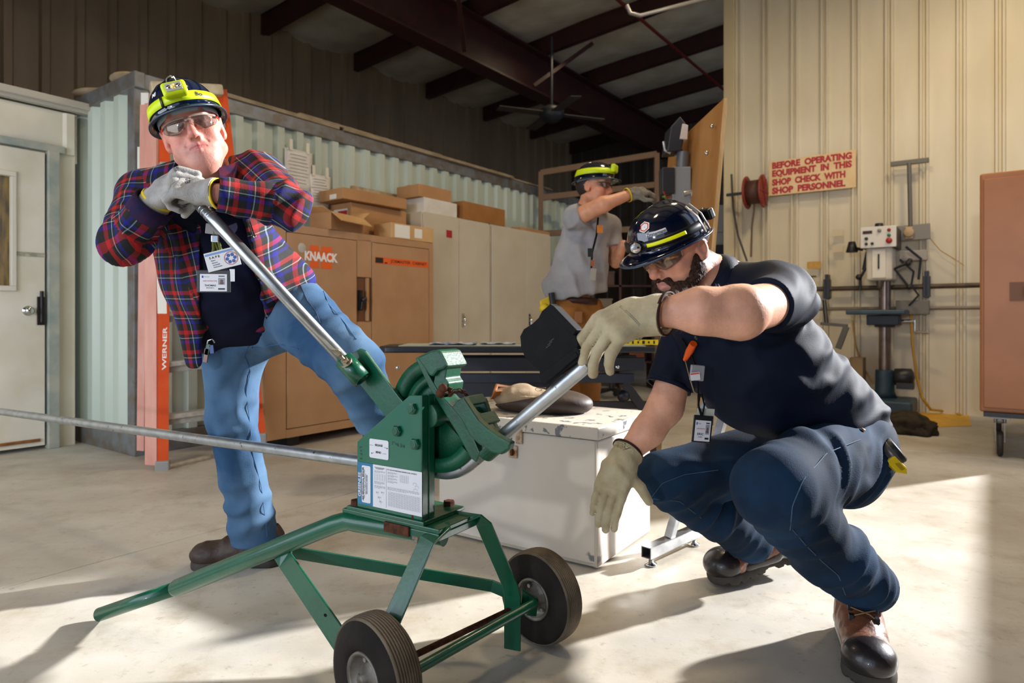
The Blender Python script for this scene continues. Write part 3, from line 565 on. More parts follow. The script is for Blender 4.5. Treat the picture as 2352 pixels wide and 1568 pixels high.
for k in range(4):
    a_=.35+k*math.pi/2; dd=Vector((math.cos(a_),math.sin(a_),0)); mb=MB(); mb.bar(c+dd*.16,c+dd*.78,.15,.012,up=(.1*dd.y,-.1*dd.x,1)); ob('blade',mb,mat('fan_blade','#4a4238',rough=.5),fan)
# ------------------------------------------------------------------ right wall
M_red=mat('sign_red','#b3202c','#a31c28',rough=.45,scale=40); M_cr=mat('sign_cream','#e3c596','#d8b885',rough=.5,scale=8)
s_a=Wl(1770,374);s_b=Wl(1968,345);s_c=Wl(1968,432);s_d=Wl(1768,452)
sg=thing('wall_sign','cream sign with red capitals telling visitors to check with shop personnel','sign',(s_c+s_d)/2)
nl=-A
mb=MB(); mb.prism([s_d+nl*.045,s_c+nl*.045,s_b+nl*.045,s_a+nl*.045],nl*.012); ob('board',mb,M_cr,sg,bevel=.003)
cx=(s_a+s_b+s_c+s_d)/4+nl*.058; wd=(s_c-s_d).length; ht=((s_a-s_d).length+(s_b-s_c).length)/2; ux=(s_c-s_d+s_b-s_a).normalized()
M_shd=mat('sign_shade','#7c1a20',rough=.5)
for i,(ln,fr) in enumerate((('BEFORE  OPERATING',.93),('EQUIPMENT  IN  THIS',.93),('SHOP  CHECK  WITH',.86),('SHOP  PERSONNEL',.86))):
    c_=cx+ZV*(ht*(.36-.24*i))-ux*(wd*(.93-fr)/2); text('lettering',ln,c_,ux,ZV,ht*.165,M_red,sg,width=wd*fr*.98,bold=.06)
# hose reel
hr=thing('hose_reel','rust red double disc hose reel mounted on the wall beside the sign','reel',Wl(1733,440,7.35))
M_rr=mat('reel_red','#8a2f1c','#6e2616',rough=.5,scale=12)
for k in (-1,1):
    c_=Wl(1732,441,7.33)+N*(.085*k); mb=MB(); mb.lathe(c_,N,[(.05,.0),(.17,.0),(.18,.008),(.18,.016),(.15,.02),(.05,.02)],30); ob('disc',mb,M_rr,hr)
    for j in range(6):
        an_=j*math.pi/3; d_=A*math.cos(an_)+ZV*math.sin(an_); q_=MB(); q_.bar(c_+N*.02,c_+N*.02+d_*.16,.02,.012,up=N); ob('spoke',q_,M_shd,hr)
c_=Wl(1732,441,7.33); mb=MB(); mb.lathe(c_,N,[(0,-.08),(.13,-.08),(.13,.09),(0,.09)],24); ob('wound_hose',mb,mat('hose_dark','#4a2b20',rough=.6),hr)
mb=MB(); mb.box(c_+A*.14-ZV*.02,(.12,.1,.1),ax=A); mb.bar(c_+A*.0-N*.12,c_-N*.3,.03,.03); ob('bracket',mb,M_bsteel,hr)
mb=MB(); mb.tube([c_-ZV*.13,c_-ZV*.2,Wl(1727,520,7.4),Wl(1725,590,7.4)],.011,8); ob('hanging_hose',mb,mat('brown_hose','#6b543c',rough=.5),hr)
mb=MB(); mb.tube([Wl(1680,400,7.4),Wl(1684,480,7.4),Wl(1695,540,7.4),Wl(1716,600,7.4)],.012,8); tag(ob('air_hose',mb,mat('dark_hose','#3f3a35',rough=.5)),'dark hose drooping over the end of the cream wall','hose')
def wallpipe(x0,x1,z,r,m,lab,off=.07,nm='wall_pipe'):
    mb=MB(); p_=Wl(x0,700);q_=Wl(x1,700); p_.z=q_.z=z; mb.tube([p_-A*off,q_-A*off],r,12); return tag(ob(nm,mb,m),lab,'pipe')
M_bp=mat('dark_pipe','#453b31','#5c4d3d',rough=.5,metal=.4,scale=14)
wallpipe(1800,2260,1.235,.024,M_bp,'thick dark pipe running along the cream wall behind the drill press')
wallpipe(1800,2260,1.025,.017,mat('grey_pipe','#7b7060',rough=.5),'thinner grey pipe on the cream wall below the dark pipe')
for (px,lb) in ((1903,'left'),(2130,'right')):
    p_=Wl(px,700); p_.z=1.235; mb=MB(); mb.box(p_-A*.06,(.09,.06,.2),ax=A); mb.box(p_-A*.05+ZV*.02,(.11,.035,.26),ax=A); tag(ob('pipe_clamp',mb,M_bsteel,bevel=.004,loc=p_),'black clamp bracket on the wall pipe, %s of the drill press'%lb,'bracket')
p_=Wl(1865,655); mb=MB(); mb.tube([p_-A*.07-ZV*.05,p_-A*.07+ZV*.09],.02,10); mb.box(p_-A*.07+ZV*.09,(.02,.11,.015),ax=A); mb.tube([p_-A*.07,p_-A*.07-N*.12-ZV*.02],.014,8); tag(ob('valve',mb,M_bp,loc=p_),'small valve with flat handle on the wall pipe left of the clamps','valve')
tc=thing('conduit_run','grey steel conduit with a cross bar coming down the wall to a box','conduit',Wl(2092,520))
M_cd=mat('conduit_dull','#6a665e',rough=.5,metal=.3)
mb=MB(); mb.tube([Wl(2090,378)-A*.08,Wl(2093,522)-A*.08],.02,12); ob('drop',mb,M_cd,tc)
mb=MB(); mb.bar(Wl(2048,380)-A*.06,Wl(2135,370)-A*.06,.04,.045); ob('cross_bar',mb,M_cd,tc,bevel=.004)
mb=MB(); mb.bar(Wl(2060,539)-A*.06,Wl(2138,532)-A*.06,.05,.15); ob('back_plate',mb,mat('plate_grey','#827f78',rough=.5),tc,bevel=.004)
mb=MB(); mb.lathe(Wl(2090,537)-A*.09,-A,[(0,.05),(.045,.045),(.05,0)],18); mb.box(Wl(2090,537)-A*.1,(.04,.07,.12),ax=A); ob('outlet',mb,mat('outlet_beige','#b59a77',rough=.5),tc,bevel=.01)
for (x0,x1,y0,y1,col,lb) in ((2068,2131,577,600,'#a49c92','pale wall box with cables just below the outlet plate'),(2060,2136,690,722,'#6f6a60','dark grey wall box at the level of the drill press table')):
    mb=MB(); p_=Wl((x0+x1)/2,(y0+y1)/2); w_=(Wl(x1,y0)-Wl(x0,y0)).length; h_=(Wl(x0,y0)-Wl(x0,y1)).length; mb.box(p_-A*.07,(.1,w_,h_),ax=A); tag(ob('junction_box',mb,mat('jb'+col,col,rough=.5),loc=p_,bevel=.006),lb,'box')
mb=MB(); p_=Wl(1871,609); mb.box(p_-A*.035,(.006,.135,.075),ax=A); tag(ob('yellow_label',mb,mat('faded_yellow','#c79a45','#b78a3a',rough=.6,scale=30),loc=p_),'small faded yellow label on the cream wall above the valve','label')
for i,(x,y) in enumerate(((1925,535),(1925,572))):
    mb=MB(); p_=Wl(x,y); mb.box(p_-A*.033,(.004,.10,.07),ax=A); tag(ob('faded_note',mb,mat('faded_note','#cbbb9c',rough=.6),loc=p_),'%s faded note barely visible on the cream wall left of the drill press'%('upper' if i==0 else 'lower'),'paper')
mb=MB(); mb.tube([Wl(2093,712)-A*.08,Wl(2098,790)-A*.1,Wl(2108,860)-A*.12,Wl(2120,910)-A*.12,Wl(2140,938)-A*.1,fl(2185,948)+ZV*.012,fl(2205,955)+ZV*.012],.012,10); tag(ob('extension_cord',mb,mat('yellow_cord','#b98a1e',rough=.5)),'yellow power cord hanging from the grey wall box to the floor','cord')
mb=MB(); mb.tube([Wl(1962,735)-A*.1,Wl(1968,790)-A*.1,Wl(1985,840)-A*.1,Wl(2010,880)-A*.1],.009,8); tag(ob('thin_cord',mb,mat('tan_cord','#b08b4a',rough=.5)),'thin tan cord hanging under the drill press table','cord')
mb=MB(); mb.tube([Wl(2137,548)-A*.03,Wl(2160,575)-A*.03,Wl(2200,600)-A*.03,Wl(2215,610)-A*.03],.004,6); tag(ob('wall_wire',mb,mat('tan_cord','#b08b4a')),'very thin wire sagging from the outlet plate to the right','wire')
ys=[fl(2035,985),fl(2232,978),fl(2222,938),fl(2070,938)]
mb=MB(); mb.prism([v+ZV*.001 for v in ys],ZV*.002); tag(ob('floor_marking',mb,mat('floor_yellow','#d8a615','#c4920f',rough=.5,scale=12),loc=(ys[0]+ys[2])/2),'yellow painted safety strip on the floor along the cream wall','marking')
# drill press: built in its own frame, front faces -A
dp0=fl(2052,950); 
dp=thing('drill_press','floor standing drill press with blue table and white control head','drill press',dp0)
def D(x,y,z): return dp0+N*x-A*y+ZV*z
def dbox(mb,x,y,z,sx,sy,sz): return mb.box(D(x,y,z),(sx,sy,sz),ax=N)
M_dpb=mat('machine_blue','#2c4658','#263d4d',rough=.45,scale=10); M_dpw=mat('machine_white','#cfc9bb',rough=.4)
mb=MB(); dbox(mb,.0,.0,.075,.36,.5,.15); ob('base',mb,M_dpb,dp,bevel=.02)
mb=MB(); mb.lathe(D(-.08,-.05,.15),ZV,[(0,0),(.11,0),(.085,.06),(.08,.26),(.075,.27),(0,.27)],24); ob('collar',mb,M_dpb,dp)
mb=MB(); mb.tube([D(-.08,-.05,.4),D(-.08,-.05,1.40)],.052,24); ob('column',mb,mat('dull_steel','#8b7d72','#6f635a',rough=.3,metal=.7,scale=8),dp)
mb=MB(); dbox(mb,-.12,.12,.985,.50,.36,.045); ob('table',mb,M_dpb,dp,bevel=.012)
mb=MB(); dbox(mb,-.08,.0,.91,.28,.2,.10); mb.lathe(D(-.08,-.05,.84),ZV,[(0,0),(.09,0),(.09,.1),(0,.1)],20); ob('table_bracket',mb,mat('machine_dark','#1f2d3a',rough=.5),dp,bevel=.01)
mb=MB(); mb.tube([D(.06,0,.9),D(.18,.02,.9)],.016,10); mb.tube([D(.18,.02,.91),D(.18,.02,.80)],.01,8); mb.tube([D(.18,.02,.80),D(.30,.04,.79)],.013,10); ob('crank',mb,M_chrome,dp)
mb=MB(); dbox(mb,-.10,.02,1.46,.22,.34,.34); ob('head_casting',mb,M_dpw,dp,bevel=.02)
mb=MB(); dbox(mb,-.10,.195,1.45,.115,.02,.28); ob('front_cover',mb,mat('cover_white','#e2ddd0',rough=.35),dp,bevel=.006)
mb=MB(); dbox(mb,-.10,.21,1.47,.014,.01,.14); ob('depth_slot',mb,M_black,dp)
mb=MB(); dbox(mb,-.10,.03,1.70,.30,.40,.20); ctl=ob('control_box',mb,mat('dark_casting','#3b3430',rough=.5),dp,bevel=.015)
mb=MB(); dbox(mb,-.10,.235,1.70,.30,.012,.20); ob('control_panel',mb,mat('panel_white','#dcd9d2',rough=.35),ctl,bevel=.004)
mb=MB(); dbox(mb,-.19,.243,1.75,.08,.006,.028); ob('readout',mb,mat('readout','#3a1512',rough=.3),ctl)
for (x,z,r,cc) in ((-.01,1.76,.016,'#9c2722'),(-.01,1.71,.016,'#2f7a4c'),(-.01,1.66,.028,'#a8281f'),(-.2,1.69,.016,'#26332c'),(-.2,1.64,.014,'#26332c'),(-.15,1.64,.014,'#26332c'),(-.09,1.76,.018,'#8d8a84')):
    mb=MB(); mb.lathe(D(x,.241,z),-A,[(0,.016),(r*.9,.015),(r,.004),(r,0)],16); ob('button',mb,mat('btn'+cc,cc,rough=.4),ctl)
mb=MB(); mb.lathe(D(-.12,.02,1.80),ZV,[(0,.06),(.035,.055),(.04,0)],16); ob('top_cap',mb,M_black,dp)
mb=MB(); mb.tube([D(-.25,.1,1.60),D(-.34,.14,1.62)],.016,8); mb.lathe(D(-.34,.14,1.68),(0,0,-1),[(0,0),(.03,.0),(.055,.1),(.05,.105),(0,.1)],18); ob('work_lamp',mb,M_black,dp)
mb=MB(); mb.tube([D(-.21,.1,1.45),D(-.27,.12,1.32),D(-.27,.13,1.20)],.014,8); mb.ball(D(-.28,.13,1.33),.03,8); mb.tube([D(-.21,.08,1.58),D(-.24,.1,1.4)],.02,8); ob('feed_handle',mb,M_black,dp)
for k in range(3):
    a_=k*2.1+.4; mb=MB(); mb.tube([D(.02,.1,1.4),D(.14,.1+.09*math.cos(a_),1.38+.16*math.sin(a_))],.011,8); mb.ball(D(.14,.1+.09*math.cos(a_),1.38+.16*math.sin(a_)),.025,8); ob('pilot_handle',mb,M_black,dp)
mb=MB(); mb.lathe(D(-.10,.12,1.29),(0,0,-1),[(0,-.06),(.04,-.06),(.035,.0),(.028,.05),(.018,.08),(.006,.085),(.006,.16)],18); ob('chuck',mb,mat('chuck','#6d6258',rough=.35,metal=.6),dp)
mb=MB(); mb.tube([D(.05,-.05,1.5),D(.16,-.1,1.38),D(.14,-.1,1.25),D(.2,-.1,1.15),D(.12,-.12,1.05)],.01,8); mb.tube([D(.1,-.05,1.62),D(.22,-.1,1.5),D(.2,-.1,1.3)],.012,8); ob('cable',mb,M_black,dp)
mb=MB(); mb.lathe(D(.10,.0,.36),N,[(0,-.09),(.08,-.09),(.085,-.03),(.085,.05),(.05,.07),(0,.08)],18); dbox(mb,.10,.0,.28,.14,.14,.06); tag(ob('pump_motor',mb,M_black,loc=D(.1,0,.16)),'small black coolant motor beside the drill press column','motor')
# crumpled dark sheet on the floor
def lumpy(name,c,rad,m,label,cat,seed,amp=.25,flat=.0,n=22,parent=None):
    mb=MB(); mb.ball(c,rad,n); rr=Vector(rad)
    out=[]
    for v in mb.v:
        d_=v-Vector(c); u=Vector((d_.x/rr.x,d_.y/rr.y,d_.z/rr.z)); k=1+amp*noise.noise(u*1.6+Vector((seed,0,0)))+amp*.4*noise.noise(u*5+Vector((0,seed,0)))
        q=Vector(c)+d_*k; q.z=max(q.z,flat); out.append(q)
    mb.v=out; o=ob(name,mb,m,parent,loc=None if parent else Vector((c[0],c[1],flat)))
    return tag(o,label,cat) if not parent else o
c=fl(2082,990); lumpy('dust_sheet',(c.x,c.y,.05),(.20,.26,.10),mat('dark_cloth','#3b342b','#2d2822',rough=.9,scale=20),'dark crumpled cloth lying across the yellow floor strip','cloth',3,.35,.004)
# steel bracket stand left of drill press
bs=thing('bench_bracket','grey steel arm bench partly hidden behind the squatting man','bench',Wl(1915,960,7.2))
mb=MB(); mb.bar(Wl(1885,743,7.0),Wl(1947,748,7.0),.04,.03); mb.bar(Wl(1944,750,7.0),Wl(1925,800,7.0),.05,.05); ob('arm',mb,mat('bench_grey','#56564f',rough=.5),bs)
mb=MB(); mb.tube([Wl(1893,690,7.2),Wl(1898,742,7.1)],.02,8); ob('hose_end',mb,M_bsteel,bs)
p_=Wl(1955,820,7.3); q_=Wl(1985,985,7.3); mb=MB(); mb.box(((p_.x+q_.x)/2,(p_.y+q_.y)/2,p_.z/2),(.12,.2,p_.z),ax=N); ob('pedestal',mb,mat('pedestal_tan','#8f7a58',rough=.6),bs,bevel=.005)
# right job box on casters
rb=thing('rolling_job_box','large tan steel box on casters at the right edge','cabinet',R(6.1,.13,0))
M_tan2=mat('tan_enamel_right','#a3693f','#9a6239',rough=.4,scale=4,bump=.05,bscale=150)
mb=MB(); abox(mb,5.42,6.75,-.07,.34,.30,1.90); ob('body',mb,M_tan2,rb,bevel=.012)
mb=MB(); abox(mb,5.40,5.43,-.05,.32,.33,1.86); dd=ob('door',mb,M_tan2,rb,bevel=.006)
zt_=.93-(650-730)/F*4.4; zb_=.93-(692-730)/F*4.4
mb=MB(); abox(mb,5.395,5.405,.09,.30,zb_,zt_); ob('handle_recess',mb,M_tandk,dd)
mb=MB(); abox(mb,5.385,5.40,.17,.30,zb_+.02,zb_+.035); mb.tube([R(5.385,.17,zt_-.03),R(5.385,.17,zb_+.03)],.008,8); ob('pull',mb,M_tan2,dd)
mb=MB(); abox(mb,5.41,6.7,-.05,.32,.27,.30); ob('base_rail',mb,M_bsteel,rb)
for (a_,n_) in ((5.5,.04),(6.6,.04),(5.5,.24),(6.6,.24)):
    mb=MB(); mb.box(R(a_,n_,.262),(.10,.12,.012),ax=A); mb.box(R(a_,n_-.025,.18),(.07,.004,.16),ax=A); mb.box(R(a_,n_+.025,.18),(.07,.004,.16),ax=A); mb.lathe(R(a_,n_,.225),ZV,[(0,0),(.035,0),(.035,.04),(0,.04)],16); ck=ob('caster_fork',mb,mat('zinc','#8e8c88',rough=.4,metal=.6),rb)
    mb=MB(); mb.lathe(R(a_+.0,n_-.018,.087),N,[(0,0),(.07,0),(.085,.006),(.085,.03),(.07,.036),(0,.036)],28); ob('caster_wheel',mb,mat('caster_rubber','#2e2a26',rough=.6),ck)
# ------------------------------------------------------------------ pipe bender
bu=Vector((.84,-.5426,0)); bv=Vector((.5426,.84,0)); bO=Vector((-.408,1.834,0))
def Q(px,py,off=0):
    """point of the bending plane (vertical, along bu) that the photo shows at px,py"""
    o=bO+bv*off; x=(px-1176)/F; t=(x*o.y-o.x)/(bu.x-x*bu.y); Y=o.y+bu.y*t; return P(px,py,Y)
M_gr=mat('green_enamel','#03553b','#034a34',rough=.32,scale=9,coat=.3,spots='#5a3322',sscale=9,sth=.745,bump=.12,bscale=90)
M_grd=mat('green_cast','#045035','#033e29',rough=.42,scale=14,bump=.18,bscale=120,spots='#4a2c1c',sscale=13,sth=.72)
M_rust=mat('rusty_bolt','#5c3525','#3d2419',rough=.7,scale=60,bump=.3,bscale=200)
M_galv=mat('galvanised','#b9bdbf','#a5a9ab',rough=.28,metal=.9,scale=30,stretch=(1,1,1),bump=.04,bscale=200)
M_galv2=mat('scuffed_galvanised','#b4b8ba','#9da1a3',rough=.33,metal=.85,scale=24,spots='#5d6062',sscale=60,sth=.66,bump=.05,bscale=200)
bd=thing('pipe_bender','green wheeled mechanical pipe bender standing at front centre','bender',(-.25,1.68,0))
def G(nm,mb,m=None,bevel=.0025,par=None,**k): return ob(nm,mb,m or M_gr,par or bd,bevel=bevel,**k)
F0=Vector((-.178,1.588,0))
def plate(u0,u1,v0,v1,z0,z1):
    m=MB(); m.box(F0-bu*((u0+u1)/2)+bv*((v0+v1)/2)+ZV*((z0+z1)/2),(u1-u0,v1-v0,z1-z0),ax=bu); return m
G('base_plate',plate(0,.335,0,.155,.404,.416)); G('mounting_plate',plate(.045,.315,-.004,.165,.417,.427))
G('angle_iron',plate(.0,.11,.0,.16,.385,.404)); 
# head plates
M_grf=mat('green_panel','#045f46','#045a42',rough=.3,scale=5,coat=.3,spots='#5a3322',sscale=7,sth=.80,bump=.05,bscale=60)
zb=.427
def headplate(off,th):
    pts=[Q(x,y,off) for x,y in ((820,1014),(938,909),(950,905),(1000,905))]
    e0=Q(820,1100,off); e1=Q(969,1100,off); pts=[Q(820,1014,off),Q(940,908,off),Q(969,908,off)]+[Vector((e1.x,e1.y,zb)),Vector((e0.x,e0.y,zb))]
    m=MB(); m.prism(pts,bv*th); return m
sp=G('side_plate',headplate(-.078,.008),M_grf,.002); G('side_plate',headplate(-.036,.007),M_grf,.002)
e1=Q(969,1100,-.078); ztop=Q(969,908,-.078).z
for (o0,o1) in ((0,.024),(.026,.05)):
    m=MB(); m.box(Vector((e1.x,e1.y,0))+bv*((o0+o1)/2)-bu*.004+ZV*((zb+ztop)/2),(.009,o1-o0,ztop-zb),ax=bu); G('flange',m)
m=MB(); m.box(Vector((e1.x,e1.y,0))+bv*.025-bu*.1+ZV*(zb+.03),(.15,.03,.05),ax=bu); G('inner_block',m,M_grd)
# bolts on the head plate
for i,(x,y,r) in enumerate(((949,938,.0155),(914,989,.0155),(956,1019,.0155))):
    p=Q(x,y,-.078); m=MB(); m.lathe(p,-bv,[(0,.011),(r*.8,.011),(r,.007),(r,0)],6,smooth=False,ref=bu); m.lathe(p,-bv,[(0,.013),(r*.62,.013),(r*.62,.0)],16,smooth=False); G('hex_bolt',m,bevel=.001)
for k,(us,vsn) in enumerate(((.30,.018),(.085,.018),(.085,.148),(.30,.148))):
    p=F0-bu*us+bv*vsn+ZV*.427; m=MB(); m.lathe(p,ZV,[(0,.013),(.0155,.013),(.0165,.0)],6,smooth=False); q=G('rusty_bolt',m,M_rust,.0015)
    m=MB(); m.lathe(p-ZV*.062,ZV,[(0,0),(.008,0),(.008,.01),(.0145,.01),(.0145,.026),(0,.026)],6,smooth=False); G('nut',m,mat('zinc_nut','#8f877b','#6e5140',rough=.5,metal=.5,scale=60),.001)
m=MB(); m.box(F0-bu*.135-bv*.0+ZV*.395,(.085,.012,.026),ax=bu); G('shim',m,M_rust)
# shoe: grooved sector
Cs=Q(1012,950); Rr=.134
def ringpt(a,r,off): return Cs+bu*(r*math.cos(a))+ZV*(r*math.sin(a))+bv*off
def sector(a0,a1,prof,n=40,closed=True,caps=True):
    """prof: list of (radius, offset) swept about the shoe centre"""
    m=MB(); k=len(prof); vs_=[];fs=[]
    for i in range(n+1):
        a=math.radians(a0+(a1-a0)*i/n)
        for (r,o_) in prof: vs_.append(ringpt(a,r,o_))
    for i in range(n):
        for j in range(k): fs.append((i*k+j,i*k+(j+1)%k,(i+1)*k+(j+1)%k,(i+1)*k+j))
    m.add(vs_,fs,True); m.add(vs_[:k],[tuple(range(k))]); m.add(vs_[-k:],[tuple(range(k-1,-1,-1))]); return m
g=[(Rr+.012,-.027),(Rr+.012,-.020)]+[(Rr+.017-.019*math.cos(t),-.018*math.sin(-t)*-1 if False else .018*math.sin(t)) for t in [math.radians(x) for x in (-80,-50,-20,0,20,50,80)]]+[(Rr+.012,.020),(Rr+.012,.027),(Rr-.022,.027),(Rr-.022,-.027)]
G('shoe_rim',sector(100,322,g),M_grd,0)
G('shoe_web',sector(100,322,[(Rr-.02,-.008),(Rr-.02,.008),(.012,.008),(.012,-.008)]),M_grd,0)
G('shoe_step',sector(110,200,[(Rr-.03,-.018),(Rr-.03,.018),(Rr-.055,.018),(Rr-.055,-.018)]),M_grd,0)
for a in (140,215,265):
    m=MB(); m.bar(ringpt(math.radians(a),.01,0),ringpt(math.radians(a),Rr-.015,0),.04,.012,up=bv); G('shoe_rib',m,M_grd)
m=MB(); m.lathe(Cs-bv*.05,bv,[(0,0),(.03,0),(.03,.1),(0,.1)],24); G('pivot_hub',m,M_grd)
def slab(pts,o0,o1,nm,mm=None,bev=.003,par=None):
    m=MB(); m.prism([Q(x,y,o0) for x,y in pts],bv*(o1-o0)); return G(nm,m,mm or M_grd,bev,par)
slab([(953,822),(962,818),(985,862),(1010,905),(1040,937),(1078,985),(1102,1040),(1093,1062),(1080,1052),(1052,1000),(1012,935),(985,890)],-.030,.030,'shoe_spine')
slab([(955,820),(990,804),(1000,803),(1010,806),(1027,840),(1018,848),(1004,852),(993,866),(985,862)],-.048,.040,'shoe_lug',bev=.006)
slab([(1000,852),(1018,846),(1026,841),(1022,868),(1030,880),(1026,905),(1010,905),(995,880)],-.034,.03,'lug_web',bev=.003)
m=MB(); m.lathe(Q(1011,852,-.0)+ZV*.004,(bu*.9-ZV*.45),[(0,.012),(.016,.012),(.018,.02),(.021,.02),(.021,0),(0,0)],20); G('lug_bore',m,mat('dark_bore','#151a16',rough=.8))
slab([(1036,937),(1046,922),(1063,912),(1078,935),(1098,965),(1120,985),(1146,1003),(1172,1017),(1168,1032),(1150,1044),(1130,1040),(1098,1020),(1078,1000),(1066,975),(1052,955)],-.064,-.040,'hook_cheek',bev=.004)
slab([(1046,925),(1066,910),(1094,906),(1110,915),(1122,950),(1130,958),(1126,962),(1140,985),(1166,1010),(1150,1035),(1120,1030),(1090,1000),(1066,965)],.028,.046,'hook_cheek',bev=.004)
slab([(1062,912),(1070,910),(1080,930),(1073,934)],-.042,.03,'hook_rib',bev=.002); slab([(1090,955),(1097,950),(1112,975),(1106,980)],-.042,.03,'hook_rib',bev=.002)
slab([(1052,948),(1062,940),(1100,990),(1128,1008),(1140,1016),(1136,1030),(1100,1012),(1070,985)],-.042,.03,'hook_floor',bev=.002)
# sleeve of the hook round the pipe
x0=Q(1121,1029); x1=Q(1162,994); ax=(x1-x0).normalized()
side=bv.cross(ax)
def half(c,a0,a1,r0,r1,n=12): return [c+ax*0+(bv*math.cos(math.radians(a0+(a1-a0)*i/n))+side*math.sin(math.radians(a0+(a1-a0)*i/n)))*r for r,rng in ((r0,range(n+1)),(r1,range(n,-1,-1))) for i in rng]
sgn=1 if side.z<0 else -1
m=MB(); m.prism(half(x0-ax*.015,0,180*sgn,.019,.029),ax*.05); G('hook_saddle',m,M_grd,.002)
m=MB(); m.tube([Q(1010,905,-.04),Q(1020,893,-.045)],.012,10); m.tube([Q(1034,908,-.03),Q(1034,893,-.03)],.005,8); m.tube([Q(1031,890,-.03),Q(1034,897,-.03),Q(1037,890,-.03)],.004,8); G('cotter_pin',m,M_rust,0)
mm_=MB(); ch_=[Q(1036,905,-.03),Q(1046,898,-.03),Q(1058,897,-.02),Q(1068,902,-.01),Q(1073,909,-.0)]
for i in range(len(ch_)-1):
    for s in (0,.5):
        c=ch_[i].lerp(ch_[i+1],s); q=MB(); t=(ch_[i+1]-ch_[i]).normalized(); w_=(bv if (i*2+int(s*2))%2 else ZV)
        pts=[c+(t*math.cos(k*math.pi/4)*.009+w_*math.sin(k*math.pi/4)*.005) for k in range(9)]; q.tube(pts,.0016,6); G('chain_link',q,M_rust,0)
m=MB(); m.lathe(Q(1019,891,-.06),-bv,[(0,.01),(.010,.009),(.012,0)],12); G('stud',m,M_rust,0)
# arm, socket, thumb screw
slab([(806,812),(826,800),(838,806),(916,912),(945,945),(900,975),(872,940),(800,850)],-.045,-.035,'lever_arm',M_gr,.002)
hs0=P(455,466,1.87); hs1=Q(832,872,-.07); hd_=(hs1-hs0).normalized(); L_=(hs1-hs0).length
hs1=hs0+hd_*L_; sk0=hs1-(hs1-hs0).normalized()*.075
sl_=(sk0-hs0).dot(hd_); sk0=hs0+hd_*sl_
m=MB(); m.lathe(sk0,hd_,[(.0175,0),(.0265,0),(.0265,1),(.0175,1),(.0175,0)],28,unit=(hs1-sk0).length); sock=G('handle_socket',m,M_gr,0)
pl=sk0+hd_*.035; nn_=(-bv+ZV*.9).normalized(); pc=pl+nn_*.028
m=MB(); m.lathe(pc,nn_,[(0,.003),(.017,.003),(.017,0)],20,smooth=False); m.lathe(pc,nn_,[(0,.014),(.0105,.014),(.0105,.003)],6,smooth=False); m.tube([pc,pc+nn_*.035],.005,10); m.prism([pc+nn_*.03-bu*.006,pc+nn_*.03+bu*.006,pc+nn_*.05+bu*.017,pc+nn_*.058+bu*.015,pc+nn_*.058-bu*.015,pc+nn_*.05-bu*.017],hd_*.004); G('thumb_screw',m,mat('worn_zinc','#b3ab98','#8d7a5f',rough=.35,metal=.8,scale=60),.0008)
# stand
tail=[P(228,1411,2.006),P(320,1381,1.975),P(400,1352,1.945),P(412,1346,1.94)]
E2=tail[-1]
m=MB(); m.lathe(tail[0],(tail[2]-tail[0]),[(.0165,0),(.0205,0),(.0205,1),(.0165,1),(.0165,0)],28,unit=(tail[2]-tail[0]).length); m.lathe(tail[0],(tail[2]-tail[0]),[(0,.03),(.0165,.03)],20); G('tail_stub',m,M_gr,0)
pb0=P(795,1193,1.775); uu=F0+ZV*.378
m=MB(); a_=tail[2]; path=[a_.lerp(pb0,.0),a_.lerp(pb0,.02),a_.lerp(pb0,.94),pb0+(uu-bu*.02-pb0)*.04,pb0.lerp(uu-bu*.02,.12),uu-bu*.03+bv*.06]
m.tube(path,[.0215,.0255,.0255,.0255,.025,.025],24); G('tail_tube',m,M_gr,0)
W1=Vector((-.335,1.44,.131)); W2=Vector((.052,1.853,.131)); wd=(W2-W1).normalized(); wd.z=0; wd.normalize()
def strap(pts,wd_,th,up,nm):
    m=MB(); n=len(pts); up=Vector(up)
    vs_=[];fs=[]
    for i,p in enumerate(pts):
        t=((pts[min(i+1,n-1)]-p).normalized()+(p-pts[max(i-1,0)]).normalized()).normalized(); s=(up-t*up.dot(t)).normalized(); q=t.cross(s)
        for (a,b) in ((-1,-1),(1,-1),(1,1),(-1,1)): vs_.append(p+s*(a*wd_/2)+q*(b*th/2))
    for i in range(n-1):
        for k in range(4): fs.append((i*4+k,i*4+(k+1)%4,(i+1)*4+(k+1)%4,(i+1)*4+k))
    fs+=[(3,2,1,0),tuple(range(4*n-4,4*n))]; m.add(vs_,fs); return G(nm,m,M_gr,.0015)
l1a=P(1000,1214,1.60); l1b=P(982,1240,1.59); l1c=P(880,1470,1.50); l1d=P(862,1510,1.49)
strap([F0+bv*.045-bu*.03+ZV*.410,F0+bv*.03+ZV*.408-bu*.012,l1b,l1c,l1d],.046,.007,Vector((.93,-.2,.2)),'leg')
l2=[F0+bv*.12-bu*.03+ZV*.408,P(1098,1184,1.715),P(1112,1205,1.72),P(1172,1345,1.775),P(1177,1368,1.785),P(1177,1491,1.80)]
strap(l2,.047,.007,Vector((.85,-.25,-.2)),'leg')
strap([P(640,1262,1.845),P(655,1285,1.82),P(786,1478,1.53),P(810,1515,1.51)],.050,.007,Vector((.8,-.3,.5)),'brace')
strap([P(672,1268,1.87),P(1130,1345,1.85),P(1170,1362,1.83)],.007,.034,Vector((.3,1,0)),'brace')
m=MB(); m.tube([P(1228,1384,1.80),P(905,1566,1.452)],.0125,16); G('axle_rod',m,M_gr,0)
m=MB(); m.tube([W1+wd*.02,W2+wd*.06],.008,10); G('axle',m,M_rust,0)
m=MB(); m.prism([P(1199,1353,1.795),P(1237,1377,1.83),P(1232,1416,1.83),P(1209,1414,1.80),P(1197,1385,1.79)],Vector((.0,.012,0))); G('wheel_bracket',m)
